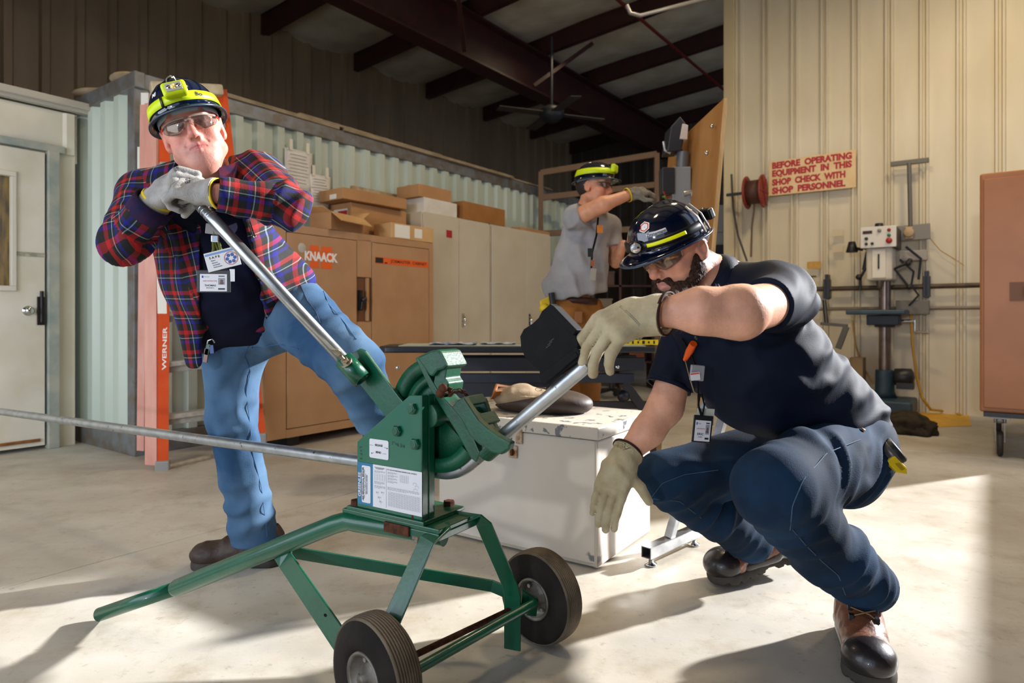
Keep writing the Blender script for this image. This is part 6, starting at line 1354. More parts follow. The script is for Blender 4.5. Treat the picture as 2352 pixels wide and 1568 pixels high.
# boots
heB=Vector((1.015,1.93,0)); boot(pB,heB,(-.36,-.93,0),(0,0,1),1.24)
t2=Vector((.640,2.255,.0)); h2=P(1800,1283,2.40); f2=(t2-h2).normalized(); boot(pB,h2,f2,Vector((0,0,1))-f2*f2.z,1.30)
# gloves
def glove(par,W,d,nb,th,arm_from,m,sc,curl,label=None,thumbdir=None,cuff=(.034,.046),cufflen=.055,trim=None,trimm=None,rad=.0114,palm=.09,wob=0,res=.0032,spread=0,flat=None,trimpos=1.0):
    W=Vector(W); a=Vector(arm_from); cd_=(a-W).normalized(); lo,hi=box_of([W,W+Vector(d).normalized()*.2*sc,W+cd_*(cufflen+.03)],.09)
    S=SDF(lo,hi,res); hand(S,W,d,nb,th,sc,curl,spread=spread,thumbdir=thumbdir,rad=rad,palm=palm,wob=wob)
    e=W+cd_*cufflen; S.cap(W+Vector(d).normalized()*.02,e+cd_*.03,cuff[0],cuff[1]+.005,.02,flat=flat); ring_cut(S,e,cd_,cuff[1]*2.2,.10)
    tt=(cufflen+.02)/(cufflen+.05); re=cuff[0]+(cuff[1]+.005-cuff[0])*tt; S.cap(e-cd_*.004,e+cd_*.05,re*.86,re*.9,0,op='cut')
    o=sob('glove',S,m,par,disp=lambda V,Nn:folds(V,[(W,cd_,.020,.004,.05)],(.004,26)))
    if label: o['label']=label
    if trim: hem(o,'trim',W+cd_*cufflen*trimpos,cd_,re+.0015,trimm,trim,1,None,.004)
    return o
W=J(1482,716,1.435); gl1=glove(pB,W,J(1366,768,1.40)-W,(-.25,-.68,.68),(-.70,.2,.68),wrB+(wrB-W)*1.0,M_leath,1.16,((50,26,14),(46,26,14),(44,28,16),(42,34,22)),cuff=(.040,.045),cufflen=.052,trim=.007,trimm=mat('dark_binding','#35201c',rough=.7),rad=.0114,palm=.088,thumbdir=[(-.4,.6,-.5),(-.5,.3,-.7)],spread=.09)
q=MB(); a_=W+Vector((.03,-.02,-.04)); q.prism([J(1462,775,1.42),J(1490,748,1.42),J(1518,758,1.43),J(1490,758,1.43),J(1470,784,1.42)],(0,.008,0)); ob('cuff_flap',q,M_leath,gl1,bevel=.003)
for k in (0,.004):
    pts=[]
    for (x,y) in ((1423,704),(1437,716),(1450,728),(1461,740),(1468,748)):
        p_,n_=onto(gl1,x+k*600,y-k*600,.0003)
        if p_: pts.append(p_)
    if len(pts)>2: q=MB(); q.tube(pts,.0007,5); ob('stitching',q,mat('stitch_grey','#7d7768',rough=.8),gl1)
W=J(1424,1062,1.885); gl2=glove(pB,W,J(1402,1130,1.86)-W,(-.35,-.92,.1),(1,-.2,.1),wr2,M_leath,1.06,((14,24,20),(12,22,22),(8,18,24),(6,14,20)),cuff=(.038,.048),cufflen=.045,trim=.005,trimm=MATS['dark_binding'],rad=.0116,palm=.088,thumbdir=[(.75,-.1,-.75),(.5,.0,-.85)],spread=-.02)
MATS['glove_dirty']=None; del MATS['glove_dirty']
# hat with lamp
HBf=HB; HB=Fr(HBf(0,.022,-.002),fB,Vector(HBf.u)+HBf.f*.0,.93)
hB=hard_hat(HB,pB,M_helm)
band(HB,hB,'lamp_strap',mat('black_band','#101113',rough=.35),-1.9,1.9,.06,.20,.003,th=.004)
L1=-1 if (HB.r.y>0) else 1
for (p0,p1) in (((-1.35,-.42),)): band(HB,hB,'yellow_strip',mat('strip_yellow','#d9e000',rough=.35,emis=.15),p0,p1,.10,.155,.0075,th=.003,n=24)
band(HB,hB,'name_sticker',mat('sticker_silver','#c8cad2',rough=.35),-.98,-.42,.255,.335,.0012,th=.0005,n=24)
def helm_text(s_,ph0,ph1,t,h,m,par,off=.0022,H=HB):
    cu=bpy.data.curves.new('t','FONT'); cu.body=s_; cu.size=1; cu.align_x='CENTER'; cu.align_y='CENTER'; cu.offset=.02; cu.resolution_u=2
    o=bpy.data.objects.new('t',cu); me=o.to_mesh(); xs=[v.co.copy() for v in me.vertices]; fs=[tuple(p.vertices) for p in me.polygons]; o.to_mesh_clear(); bpy.data.objects.remove(o)
    x0_=min(v.x for v in xs);x1_=max(v.x for v in xs); q=MB(); q.add([helm_pt(H,ph0+(ph1-ph0)*(v.x-x0_)/(x1_-x0_),t+v.y*h,off) for v in xs],fs); return ob('lettering',q,m,par)
helm_text('Zimmermann',-.46,-.94,.295,.095,M_ink,hB) if False else helm_text('Zimmermann',-.44,-.96,.29,.085,M_ink,hB)
def hexring(H,par,ph,t,r,m,ri,off=.0015,off2=0):
    c=helm_pt(H,ph,t,off); n_=(c-H(0,0,.03)).normalized(); e=n_.cross(H.u).normalized(); g_=e.cross(n_); q=MB(); vs_=[]
    for k in range(6):
        a=k*math.pi/3+.5
        for rr in (r,ri): vs_.append(c+(e*math.cos(a)+g_*math.sin(a))*rr+n_*off2)
    q.add(vs_,[(2*k,2*((k+1)%6),2*((k+1)%6)+1,2*k+1) for k in range(6)]); return ob('emblem',q,m,par)
hexring(HB,hB,-.38,.47,.0165,M_wh,.001); hexring(HB,hB,-.38,.47,.0135,M_redp,.0105,off2=.0004)
c=helm_pt(HB,-.10,.13,.014); q=MB(); q.ball(c-HB.f*.002,(.022,.016,.018),12,HB.ax()); lp=ob('head_lamp',q,MATS['black_band'],hB); q=MB(); cn=(HB.f*.5-HB.r*1.0+HB.u*.1).normalized(); q.lathe(c+cn*.012,cn,[(.013,-.004),(.013,.006),(.011,.008),(0,.007)],20); ob('lamp_lens',q,mat('lamp_glass','#d8dadb',rough=.1,metal=.6),lp)
c=helm_pt(HB,2.6*-1,.16,.012); q=MB(); q.box(c,(.05,.02,.03),ax=HB.r,az=HB.u); ob('battery_pack',q,MATS['black_band'],hB,bevel=.005)
for ph in (-1.9,-2.2): band(HB,hB,'lamp_clip',mat('grey_clip','#84807c',rough=.4),ph-.03,ph+.03,.0,.5,.006,th=.004,n=6)
# lanyard, whistle, badge reel and badges
M_cordb=mat('black_cord','#0d0d0f',rough=.7)
def surf(o,px,py,fb,lift=.006):
    p_,n_=onto(o,px,py,lift); 
    return p_ if p_ is not None and abs(p_.y-fb)<.35 else P(px,py,fb)
L=[surf(polo,x,y,1.68) for x,y in ((1570,775),(1585,800),(1600,835))]+[P(1603,880,1.70),P(1605,935,1.72),P(1612,960,1.73)]
q=MB(); q.tube(L,.0025,6); lan=ob('lanyard',q,M_cordb,pB)
q=MB(); p0,p1=surf(polo,1597,785,1.66,.012),surf(polo,1582,822,1.66,.012); q.tube([p0,p0.lerp(p1,.45),p1],[.010,.011,.006],10); ob('whistle',q,mat('orange_whistle','#ef5a12',rough=.4),lan)
q=MB(); q.tube([p1,P(1585,870,1.67),P(1594,900,1.69),P(1602,905,1.69)],.0018,6); ob('cord_loop',q,mat('tan_cord2','#8c7551',rough=.6),lan)
card(lan,'badge_reel',P(1601,856,1.66),(1,0,-.1),(.1,0,1),.036,.040,mat('clear_case','#9ea0a8',rough=.15,alpha=.7),.010,.003)
card(lan,'reel_label',P(1597,864,1.652),(1,0,.12),(0,0,1),.024,.020,M_lw,.001); card(lan,'reel_stripe',P(1596,858,1.651),(1,0,.12),(0,0,1),.022,.003,M_redp,.001)
def badge(par,c,x,y,w_,h_,name,sub,pill,portrait=True):
    x=Vector(x).normalized(); y=Vector(y); y=(y-x*y.dot(x)).normalized(); n=x.cross(y); c=Vector(c)
    b=card(par,'badge_holder',c,x,y,w_,h_,M_black,.004,.002)
    f_=lambda u,v: c+x*(u*w_)+y*(v*h_)+n*.0025
    iw,ih=(.80,.76) ; cc=f_(0,-.06); card(b,'badge_card',cc,x,y,w_*iw,h_*ih,M_lw,.0008)
    g_=lambda u,v: f_(0,-.06)+x*(u*w_*iw)+y*(v*h_*ih)+n*.0006
    card(b,'badge_photo',g_(.30,.08),x,y,w_*.20,h_*(.30 if not portrait else .36),mat('photo_grey','#8f93a0',rough=.5),.0003)
    q=MB(); q.ball(g_(.30,.10),(.0001+w_*.05,.0006,h_*.07),8,(x,n,y)); q.ball(g_(.30,-.03),(w_*.075,.0006,h_*.05),8,(x,n,y)); ob('badge_portrait',q,mat('portrait_tone','#6e4f43',rough=.6),b)
    text('lettering','UAM CONTRACTOR',g_(-.13,.10),x,y,h_*.04,mat('badge_red','#c23a36',rough=.5),b,width=w_*.42,ext=.0003,bold=.02)
    text('lettering',name,g_(-.12,-.16),x,y,h_*.075,M_ink,b,width=w_*.34,ext=.0003,bold=.02); text('lettering',sub,g_(-.12,-.30),x,y,h_*.05,M_ink,b,width=w_*.22,ext=.0003)
    card(b,'badge_logo',g_(-.40,.34),x,y,w_*.05,h_*.10,mat('badge_blue','#23479a',rough=.5),.0003); text('lettering','Services\nGroup',g_(-.24,.34),x,y,h_*.05,M_ink,b,width=w_*.16,ext=.0003)
    card(b,'badge_barcode',g_(.30,-.36),x,y,w_*.20,h_*.07,M_ink,.0003); card(b,'badge_barcode',g_(.30,.38),x,y,w_*.18,h_*.04,M_ink,.0003)
    return b
card(lan,'spare_card',P(1620,957,1.735),(1,.2,-.08),(.08,0,1),.050,.044,mat('card_cream','#cfd0c0',rough=.5),.001)
badge(lan,P(1613,985,1.725),(1,.15,-.10),(.10,0,1),.054,.072,'ERIC','SCHMIDT','')
q=MB(); q.tube([P(1608,905,1.70),P(1604,930,1.715),P(1613,955,1.72)],.0022,6); q.tube([P(1612,905,1.70),P(1618,930,1.715),P(1613,955,1.72)],.0022,6); ob('badge_strap',q,M_cordb,lan)
# tape measure on the belt
tm=thing('tape_measure','black round tape measure with yellow tip on the squatting man\'s belt','tool',P(2046,1060,1.84))
q=MB(); ct=P(2046,1040,1.84); q.lathe(ct,(.72,-.3,.6),[(0,-.024),(.034,-.024),(.038,-.018),(.038,.018),(.034,.024),(0,.024)],28); ob('case',q,M_black,tm)
q=MB(); q.lathe(ct,(.72,-.3,.6),[(.0385,-.01),(.0395,-.01),(.0395,.01),(.0385,.01)],28); ob('case_band',q,mat('dull_metal','#6b6660',rough=.4,metal=.5),tm)
q=MB(); q.prism([P(2036,1060,1.80),P(2056,1046,1.80),P(2084,1074,1.80),P(2085,1090,1.80),P(2062,1086,1.80)],(0,.022,0)); tip=ob('yellow_grip',q,mat('grip_yellow','#e2c112',rough=.4),tm,bevel=.004)
q=MB(); q.prism([P(2055,1064,1.799),P(2066,1063,1.799),P(2078,1076,1.799),P(2070,1080,1.799)],(0,-.003,0)); ob('grip_slot',q,mat('grip_shade','#a88a0c',rough=.5),tm)
# ================================ man in plaid leaning on the lever
pA=thing('person','man in a plaid flannel shirt leaning his weight on the steel lever pipe','person',(-1.05,2.4,0))
fA=Vector((.36,-.92,-.06)).normalized(); upA=Vector((-.33,-.12,.94)); HTL[0]=.12
HA0=Fr((0,0,0),fA,upA,.97); HA=Fr(P(436,287,1.90)-HA0.f*.085*.97-HA0.u*.012*.97,fA,upA,.97)
nbA=J(470,412,2.09); sL=J(335,452,2.08); sR=J(598,412,2.10); eL=J(286,555,1.90); eR=J(662,474,1.92); wL=J(372,446,1.86); wR=J(488,444,1.82)
hL=J(545,760,2.33); kL=J(530,955,2.36); aL=J(588,1222,2.46); hR=J(668,705,2.28); kR=J(812,838,2.04); aR=J(868,962,2.16)
chA=J(470,500,2.14); beA=J(530,640,2.18); peA=J(585,735,2.30)
lo,hi=box_of([HA(0,.13,0),HA(0,0,.14),HA(0,-.1,0),sL,sR,eL,eR,hL,kL,aL,kR,aR],.12); lo[2]=.05
hl,hh=box_of([HA(x,y,z) for x in(-.09,.09) for y in(-.1,.125) for z in(-.12,.1)],.0)
S=SDF(lo,hi,.0095,[((hl[i],hh[i],.0024),) for i in range(3)])
S.cap(nbA,chA,.075,.11,0); S.cap(chA,beA,.11,.12,.05); S.cap(beA,peA,.12,.11,.05); S.cap(HA(0,-.035,-.06),nbA,.054,.066,.02); S.cap(nbA,sL,.055,.05,.04); S.cap(nbA,sR,.055,.05,.04)
for (a,b,c_) in ((sL,eL,wL),(sR,eR,wR)): S.cap(a,b,.05,.043,.03); S.cap(b,c_,.043,.031,.02)
for (a,b,c_) in ((hL,kL,aL),(hR,kR,aR)): S.cap(a,b,.08,.06,.03); S.cap(b,c_,.055,.04,.02)
head_sdf(S,HA,heavy=.5,mw=.95)

for s_ in (-1,1): S.cap(HA(s_*.036,.076,-.060),HA(s_*.036,.066,-.085),.010,.011,.015); None
S.cap(HA(0,.03,-.100),HA(0,-.02,-.13),.030,.045,.02)
sob('body',S,M_skin,pA,protect=(HA.c,.16),smooth=0,col=head_col(HA,(.62,.27,.20),(.46,.12,.11),(.34,.24,.18),((.50,.24,.19),.5),(.30,.27,.25)),disp=lambda V,Nn:.0008*(vn(V*60)-.5))
hrA=SDF(*[np.array(x) for x in box_of([HA(x,y,z) for x in(-.09,.09) for y in(-.12,.05) for z in(-.06,.06)],.01)],.0045)
hrA.ell(HA(0,-.014,.046),[v*1.03*.97 for v in (.0785,.099,.085)],HA.ax(),0); hrA.plane(HA(0,.008,0),HA.f); hrA.plane(HA(0,0,.045),HA.u); hrA.plane(HA(0,-.02,-.028),-HA.u)
for s_ in (-1,1): hrA.ell(HA(s_*.082,-.004,-.002),(.022,.026,.04),HA.ax(),.004,'cut')
sob('hair',hrA,mat('grey_hair','#8d857b','#6a625a',rough=.7,scale=120,bump=.6,bscale=300),pA,disp=lambda V,Nn:.002*(vn(V*150)-.5))
glasses(HA,pA,M_redp)
WA=Vector((.94,.34,0)).normalized()
# dark t-shirt
lo,hi=box_of([chA,beA,peA,nbA,J(455,810,2.2)],.24); S=SDF(lo,hi,.009)
S.cap(J(478,470,2.13),beA,.122,.142,0,flat=(WA,.84)); S.cap(beA,J(560,715,2.27),.142,.13,.05,flat=(WA,.84)); S.cap(J(500,700,2.22),J(485,770,2.26),.10,.07,.05)
S.cap(nbA,J(478,480,2.12),.085,.13,.04)
S.cap(HA(0,-.02,-.09),nbA.lerp(HA(0,-.02,-.09),.1),.068,.074,0,op='cut')
tee=sob('t_shirt',S,M_tee,pA,disp=lambda V,Nn:folds(V,[(J(500,600,2.0),(.9,0,.4),.03,.005,.16),(J(500,740,2.1),(.6,0,-.8),.03,.006,.12)],(.004,7)))
# flannel
lo,hi=box_of([sL,sR,eL,eR,wL,wR,beA,J(450,850,2.2),J(730,665,2.25)],.16); S=SDF(lo,hi,.0085)
S.cap(J(478,468,2.14),beA+Vector((.01,0,0)),.140,.158,0,flat=(WA,.84)); S.cap(beA,J(585,680,2.27),.158,.150,.05,flat=(WA,.84)); S.cap(J(620,600,2.26),J(668,645,2.26),.08,.085,.05)
S.cap(sL,sR,.078,.088,.06); S.cap(J(390,480,2.12),J(430,640,2.13),.075,.06,.05); S.cap(J(425,640,2.12),J(446,835,2.16),.045,.020,.03,flat=(Vector((.9,-.4,0)),.6)); 
S.cap(HA(0,-.02,-.09),nbA+Vector((0,-.02,-.02)),.078,.088,0,op='cut')
zc_=lambda y,Y=1.98: CH-(y-HZ)/F*Y
lx=lambda x,Y=1.98: (J(x,600,Y)-beA).dot(WA)
zs_=[zc_(y) for y in (880,760,690,600,500,430,395)]; S.slot(beA,WA,(WA.y,-WA.x,0),zs_,[lx(x) for x in (446,452,456,458,458,462,470)],[lx(x) for x in (640,612,600,582,556,538,520)],.03)
for (a,b,w_,r) in ((sL,eL,wL,1),(sR,eR,wR,1)):
    S.cap(a,b,.080,.066,.03); e=b.lerp(w_,.86); S.cap(b,b.lerp(w_,.98),.064,.050,.02)
dL=(wL-eL).normalized(); dR=(wR-eR).normalized()
ring_cut(S,eL.lerp(wL,.70),dL,.07,.12); ring_cut(S,eR.lerp(wR,.93),dR,.07,.10)
bones=[(chA+ZV*.1,peA,.17,(0,1,0)),(sL,eL,.075,(0,1,0)),(eL,wL,.058,(.5,1,.3)),(sR,eR,.075,(0,1,0)),(eR,wR,.058,(0,1,.2)),(J(425,600,2.12),J(446,860,2.16),.06,(0,1,0))]
ff=[(eL,(wL-eL).lerp(eL-sL,.5),.03,.012,.10),(eR,(1,.2,-.2),.03,.012,.10),(eR.lerp(wR,.5),(1,0,.1),.028,.009,.09),(sR,(.8,0,.6),.035,.008,.12),(J(670,600,2.1),(.5,0,-.8),.034,.009,.13),(J(420,560,2.0),(1,0,.2),.034,.008,.15),(J(440,780,2.1),(1,0,0),.03,.006,.1),(J(640,640,2.1),(.2,0,-1),.028,.008,.1),(J(320,480,1.98),(.4,0,.9),.03,.008,.09)]
fla=sob('flannel_shirt',S,M_plaid,pA,smooth=2,uv=limb_uv(bones),disp=lambda V,Nn:folds(V,ff,(.007,7)))
q=MB(); 
for (a,b,c_,d_) in ((J(500,385,1.955),J(548,372,2.0),J(530,440,1.90),J(512,470,1.88)),): q.prism([a,b,c_,d_],(0,.006,0))
cl_=ob('collar_flap',q,mat('collar_plaid','#27264a','#5a2236',rough=.85,scale=30),fla,bevel=.003)
hem(fla,'cuff',eL.lerp(wL,.69),dL,.057,mat('cuff_plaid','#171a3a','#341a36',rough=.85,scale=20),.05,1,None,.006)
# jeans
lo,hi=box_of([peA,hL,kL,aL,hR,kR,aR],.17); lo[2]=.05; S=SDF(lo,hi,.0085)
S.ell(J(590,715,2.33),(.17,.13,.12),None,0); S.cap(hL+Vector((-.01,0,0)),kL,.118,.084,.05); S.cap(kL,J(556,1090,2.42),.083,.078,.03); S.cap(J(556,1090,2.42),aL+ZV*-.03,.078,.088,.03)
S.cap(hR,kR,.122,.092,.05); S.cap(kR,aR,.088,.078,.02); S.cap(J(560,770,2.33),J(640,745,2.33),.10,.10,.05)
ring_cut(S,aL-ZV*.035,(.05,0,-1),.13,.12); ring_cut(S,aR,(aR-kR),.12,.12)
fj=[(J(560,830,2.25),(.3,0,-1),.036,.006,.12),(J(560,1180,2.4),(.2,0,-1),.034,.011,.12),(J(530,960,2.28),(.3,0,-1),.03,.006,.10),(J(720,760,2.1),(.7,0,-.6),.036,.008,.13),(J(630,790,2.25),(.8,0,.3),.03,.009,.08),(kR,(.6,.3,-.7),.03,.009,.10),(J(850,930,2.1),(.3,0,-1),.026,.010,.08),(J(590,1000,2.3),(1,0,.1),.04,.009,.18),(J(545,880,2.25),(.8,0,-.6),.04,.009,.12),(J(600,860,2.3),(.9,0,-.4),.03,.008,.08)]
jeA=sob('jeans',S,M_dA,pA,disp=lambda V,Nn:folds(V,fj,(.008,7)))
MS2=mat('pale_thread','#3b5f8c',rough=.8)
for pth in (((572,790),(560,815),(575,850),(565,900),(572,960),(580,1040),(600,1120),(612,1220)),((600,760),(575,800),(640,790),(680,800)),((735,650),(755,700),(790,740),(815,775))):
    seam(jeA,jeA,[J(x,y,2) for x,y in pth],.0013,MS2)
seam(jeA,jeA,[J(x,y,2) for x,y in ((690,655),(705,690),(725,715),(745,765))],.0018,mat('dark_seam','#1c3350'))
boot(pA,Vector((-.915,2.475,0)),(-.99,-.12,0),(0,0,1),1.12,'plain',shaft=.09); 
fR=Vector((.65,-.55,-.15)).normalized(); boot(pA,aR+Vector((-.02,.04,-.13)),fR,Vector((0,0,1)),1.0,'plain')
# gloves
glA=glove(pA,wL,J(418,396,1.80)-wL,(-.55,-.72,.42),(.45,-.35,.6),eL,M_knit,1.02,((70,80,50),)*4,cuff=(.036,.042),cufflen=.038,trim=.010,trimm=M_yel,rad=.0114,palm=.084,thumbdir=[(.8,-.1,.3),(.9,.1,-.2)],trimpos=.6)
glC=glove(pA,J(478,446,1.83),J(410,428,1.81)-J(478,446,1.83),(-.1,-.62,.78),(-.1,.7,.6),wR+Vector((.05,0,0)),M_knit,1.02,((62,64,40),(60,64,40),(58,66,44),(52,70,50)),cuff=(.036,.041),cufflen=.030,trim=.008,trimm=M_yel,rad=.0114,palm=.084,thumbdir=[(-.5,.3,-.6),(-.7,.0,-.8)],spread=.03)
def ontext(o,s_,px,py,h,wd_,ang,m,yup=1):
    p_,n_=onto(o,px,py,.002)
    if p_ is None: return
    p2,_=onto(o,px+14*math.cos(ang),py-14*math.sin(ang),.002); x=(p2-p_) if p2 is not None else Vector((1,0,0)); y=n_.cross(x)
    text('lettering',s_,p_+n_*.001,x,y,h,m,o,width=wd_,bold=.02)
ontext(glC,'G-TEK',432,418,.013,.030,math.radians(-95),M_ink); ontext(glC,'XP\nPLUS',452,414,.010,.014,math.radians(-80),mat('faint_print','#6d6b69')); ontext(glA,'PIP\nG-TEK',404,388,.012,.026,math.radians(-55),M_ink)
# hard hat
HZR[0]=.122
hA=hard_hat(HA,pA,mat('navy_shell_gloss','#05142f',rough=.10,coat=1))
band(HA,hA,'neon_strap',M_neon,-2.6,2.6,.07,.22,.002,th=.003)
band(HA,hA,'strap_buckle',mat('black_band','#101113'),-.60,-.54,.085,.285,.006,th=.003,n=3) if False else band(HA,hA,'strap_buckle',mat('black_band','#101113'),.44,.50,.055,.235,.006,th=.003,n=3)
c=helm_pt(HA,.02,.20,.016); q=MB(); q.box(c,(.066,.030,.042),ax=HA.r,az=(HA.u-HA.f*.3)); lmp=ob('head_lamp',q,M_neon,hA,bevel=.009,seg=4)
ln_=(HA.f+HA.u*.3).normalized(); q=MB(); q.box(c+ln_*.0155,(.044,.004,.024),ax=HA.r,az=(HA.u-HA.f*.3)); ll=ob('lamp_window',q,mat('lamp_grey','#b9b7ae',rough=.2),lmp,bevel=.001)
for (dx,r,mm_) in ((-.013,.006,M_chrome),(0,.008,mat('led_yellow','#f5dc84',rough=.3)),(.013,.006,M_chrome)): q=MB(); q.lathe(c+ln_*.0175+HA.r*dx,ln_,[(0,.002),(r,.001),(r,0)],14); ob('led',q,mm_,ll)
q=MB(); q.tube([c+HA.u*.02-HA.r*.014+HA.f*.004,c+HA.u*.034-HA.r*.010,c+HA.u*.038,c+HA.u*.034+HA.r*.010,c+HA.u*.02+HA.r*.014+HA.f*.004],.0022,8); ob('wire_loop',q,M_chrome,hA)
helm_text('Bo',-.50,-.70,.185,.09,M_ink,hA,.0065,HA) if False else helm_text('Bo',-.46 if HA.r.x<0 else .46,-.66 if HA.r.x<0 else .66,.145,.09,M_ink,hA,.0062,HA)
helm_text('MI',.86,.68,.36,.12,M_wh,hA,.0015,HA)
# lanyard, tool clip, cards
q=MB(); q.tube([J(492,490,1.93),J(490,520,1.92),J(495,560,1.92),J(505,585,1.92)],.0035,8); lan2=ob('lanyard',q,mat('olive_cord','#5f6230',rough=.8),pA)
card(lan2,'grey_clip',J(489,526,1.92),(1,.2,-.1),(.1,0,1),.040,.030,mat('clip_grey','#8c8b88',rough=.4),.008,.002)
card(lan2,'snap_hook',J(494,548,1.915),(1,.2,0),(0,0,1),.022,.022,M_chrome,.008,.003)
for (x0,x1) in ((490,486),(502,506)): q=MB(); q.tube([J(x0,556,1.92),J((x0+x1)/2+3,572,1.915),J(x1,590,1.92)],.005,8); ob('cord_strand',q,mat('olive_cord','#5f6230'),lan2)
x_=Vector((1,.15,.28)); y_=Vector((-.28,0,1)); cc_=J(511,595,1.905); sc_=card(lan2,'safe_card',cc_,x_,y_,.094,.056,mat('card_white','#d8d8d8',rough=.45),.0015,.001)
xn=x_.normalized(); yn=(y_-xn*y_.dot(xn)).normalized(); nn=xn.cross(yn)
card(lan2,'card_band',cc_+yn*.021+nn*.001,x_,y_,.090,.006,mat('band_blue','#6f8fc0',rough=.5),.0006)
text('lettering','S A F E',cc_-xn*.020+yn*.011+nn*.001,xn,yn,.006,M_ink,lan2,width=.030,bold=.03)
for k,s_ in enumerate(('Respect','Secure','Accountable','Environment')): text('lettering',s_,cc_-xn*(.026-.003*k)+yn*(.002-.0065*k)+nn*.001,xn,yn,.0036,mat('card_ink','#3c4566',rough=.5),lan2,width=.012+.004*k,bold=.02)
q=MB()
for k in range(6):
    a=k*math.pi/3; ctr=cc_+xn*(.024+.011*math.cos(a))+yn*(-.003+.011*math.sin(a))+nn*.0012; q.add([ctr+xn*.0055*math.cos(t*math.pi/3)+yn*.0055*math.sin(t*math.pi/3) for t in range(6)],[tuple(range(6))])
ob('card_emblem',q,mat('emblem_blue','#38549c',rough=.5),lan2,kind='stuff')
q=MB(); e_=cc_+xn*.024-yn*.003+nn*.0011; q.add([e_+(xn*math.cos(t)+yn*math.sin(t))*r for t in [k*math.pi/12 for k in range(24)] for r in (.0175,.0195)],[(2*k,2*((k+1)%24),2*((k+1)%24)+1,2*k+1) for k in range(24)]); ob('emblem_ring',q,mat('emblem_red','#b9474a',rough=.5),lan2)
card(lan2,'clear_strap',J(533,632,1.91),(1,.1,0),(.1,0,1),.014,.036,mat('clear_white','#d9dadd',rough=.3),.001)
badge(lan2,J(491,646,1.905),(1,.12,.0),(.0,0,1),.094,.066,'THOMAS','REID','',False)
q=MB(); q.tube([J(572,510,1.98),J(584,543,1.955)],.004,8); q.ball(J(585,543,1.954),.006,6); tag(ob('pen',q,M_chrome,fla),'x','y'); 
for o_ in list(bpy.data.objects):
    if o_.name.startswith('pen'): del o_['label']; del o_['category']
q=MB(); q.tube([J(476,790,2.12),J(478,782,2.11),J(488,778,2.11),J(493,786,2.12)],.003,8); ring_=ob('key_ring',q,M_chrome,pA)
for (x,y,x2,y2,c_) in ((480,790,474,815,'#27453f'),(486,792,488,812,'#20305e'),(476,800,471,832,'#6b5046')):
    q=MB(); a_,b_=J(x,y,2.10),J(x2,y2,2.10); q.bar(a_,b_,.014,.006,up=(0,-1,0)); ob('key',q,mat('key'+c_,c_,rough=.4,metal=.3),ring_,bevel=.001)
HZR[0]=.108
# ================================ man in grey at the plywood
pC=thing('person','man in a grey t-shirt reaching up to an electrical box on the plywood','person',(.5,4.0,0))
fC=Vector((.80,-.42,-.08)); HC=Fr(P(1364,432,3.98),fC,(0.02,0,1),1.0)
nC=J(1352,482,4.05); s1=J(1322,500,3.90); s2=J(1400,520,4.15); e1=J(1385,470,3.80); w1=J(1452,444,3.85); e2=J(1415,600,4.1); chC=J(1345,560,4.05); beC=J(1325,650,4.05); peC=J(1315,720,4.05)
hipC=[J(1300,735,4.05),J(1330,735,4.10)]; 
lo,hi=box_of([HC(0,.13,0),HC(0,0,.14),HC(0,-.1,0),s1,s2,w1,e2,peC,Vector((.3,4.05,.1)),Vector((.48,4.15,.1))],.12); lo[2]=.04
hl,hh=box_of([HC(x,y,z) for x in(-.09,.09) for y in(-.1,.125) for z in(-.12,.1)],.0)
S=SDF(lo,hi,.012,[((hl[i],hh[i],.0055),) for i in range(3)])
S.cap(nC,chC,.07,.09,0); S.cap(chC,peC,.09,.085,.05); S.cap(HC(0,-.02,-.06),nC,.058,.064,.03); S.cap(nC,s1,.05,.05,.03); S.cap(nC,s2,.05,.05,.03)
S.cap(s1,e1,.054,.047,.03); S.cap(e1,w1,.046,.030,.03); S.cap(s2,e2,.05,.042,.03); S.cap(e2,J(1432,560,4.0),.04,.03,.02)
for (h,x) in ((hipC[0],.32),(hipC[1],.47)): S.cap(h,Vector((x,h.y,.5)),.08,.055,.03); S.cap(Vector((x,h.y,.5)),Vector((x,h.y+.03,.10)),.052,.04,.02)
head_sdf(S,HC)
sob('body',S,M_skin,pC,protect=(HC.c,.155),smooth=2,col=head_col(HC,(.66,.30,.17),(.5,.2,.16),(.05,.03,.02),None,(.04,.028,.02)))
hrC=SDF(*[np.array(x) for x in box_of([HC(x,y,z) for x in(-.09,.09) for y in(-.13,.05) for z in(-.12,.06)],.01)],.006)
hrC.ell(HC(0,-.014,.030),[v*1.03 for v in (.0785,.102,.10)],HC.ax(),0); hrC.plane(HC(0,.002,0),HC.f); hrC.plane(HC(0,0,.045),HC.u)
for s_ in (-1,1): hrC.ell(HC(s_*.082,-.004,-.002),(.02,.024,.036),HC.ax(),.004,'cut')
sob('hair',hrC,mat('dark_hair','#211a16',rough=.6),pC)
glasses(HC,pC,M_lfr)
lo,hi=box_of([s1,s2,e1,e2,peC,J(1250,660,4)],.18); S=SDF(lo,hi,.010)
S.cap(J(1350,520,4.06),J(1335,600,4.05),.125,.135,0,flat=(Vector((.9,.4,0)),.8)); S.cap(J(1335,600,4.05),J(1318,668,4.03),.135,.150,.05,flat=(Vector((.9,.4,0)),.8)); S.cap(s1,s2,.072,.072,.05); S.cap(s1,s1.lerp(e1,.3),.075,.072,.02); S.cap(s2,s2.lerp(e2,.62),.070,.064,.03); S.cap(J(1290,640,4.0),J(1262,655,4.0),.07,.045,.05); S.cap(J(1372,640,4.05),J(1385,690,4.05),.05,.035,.05)
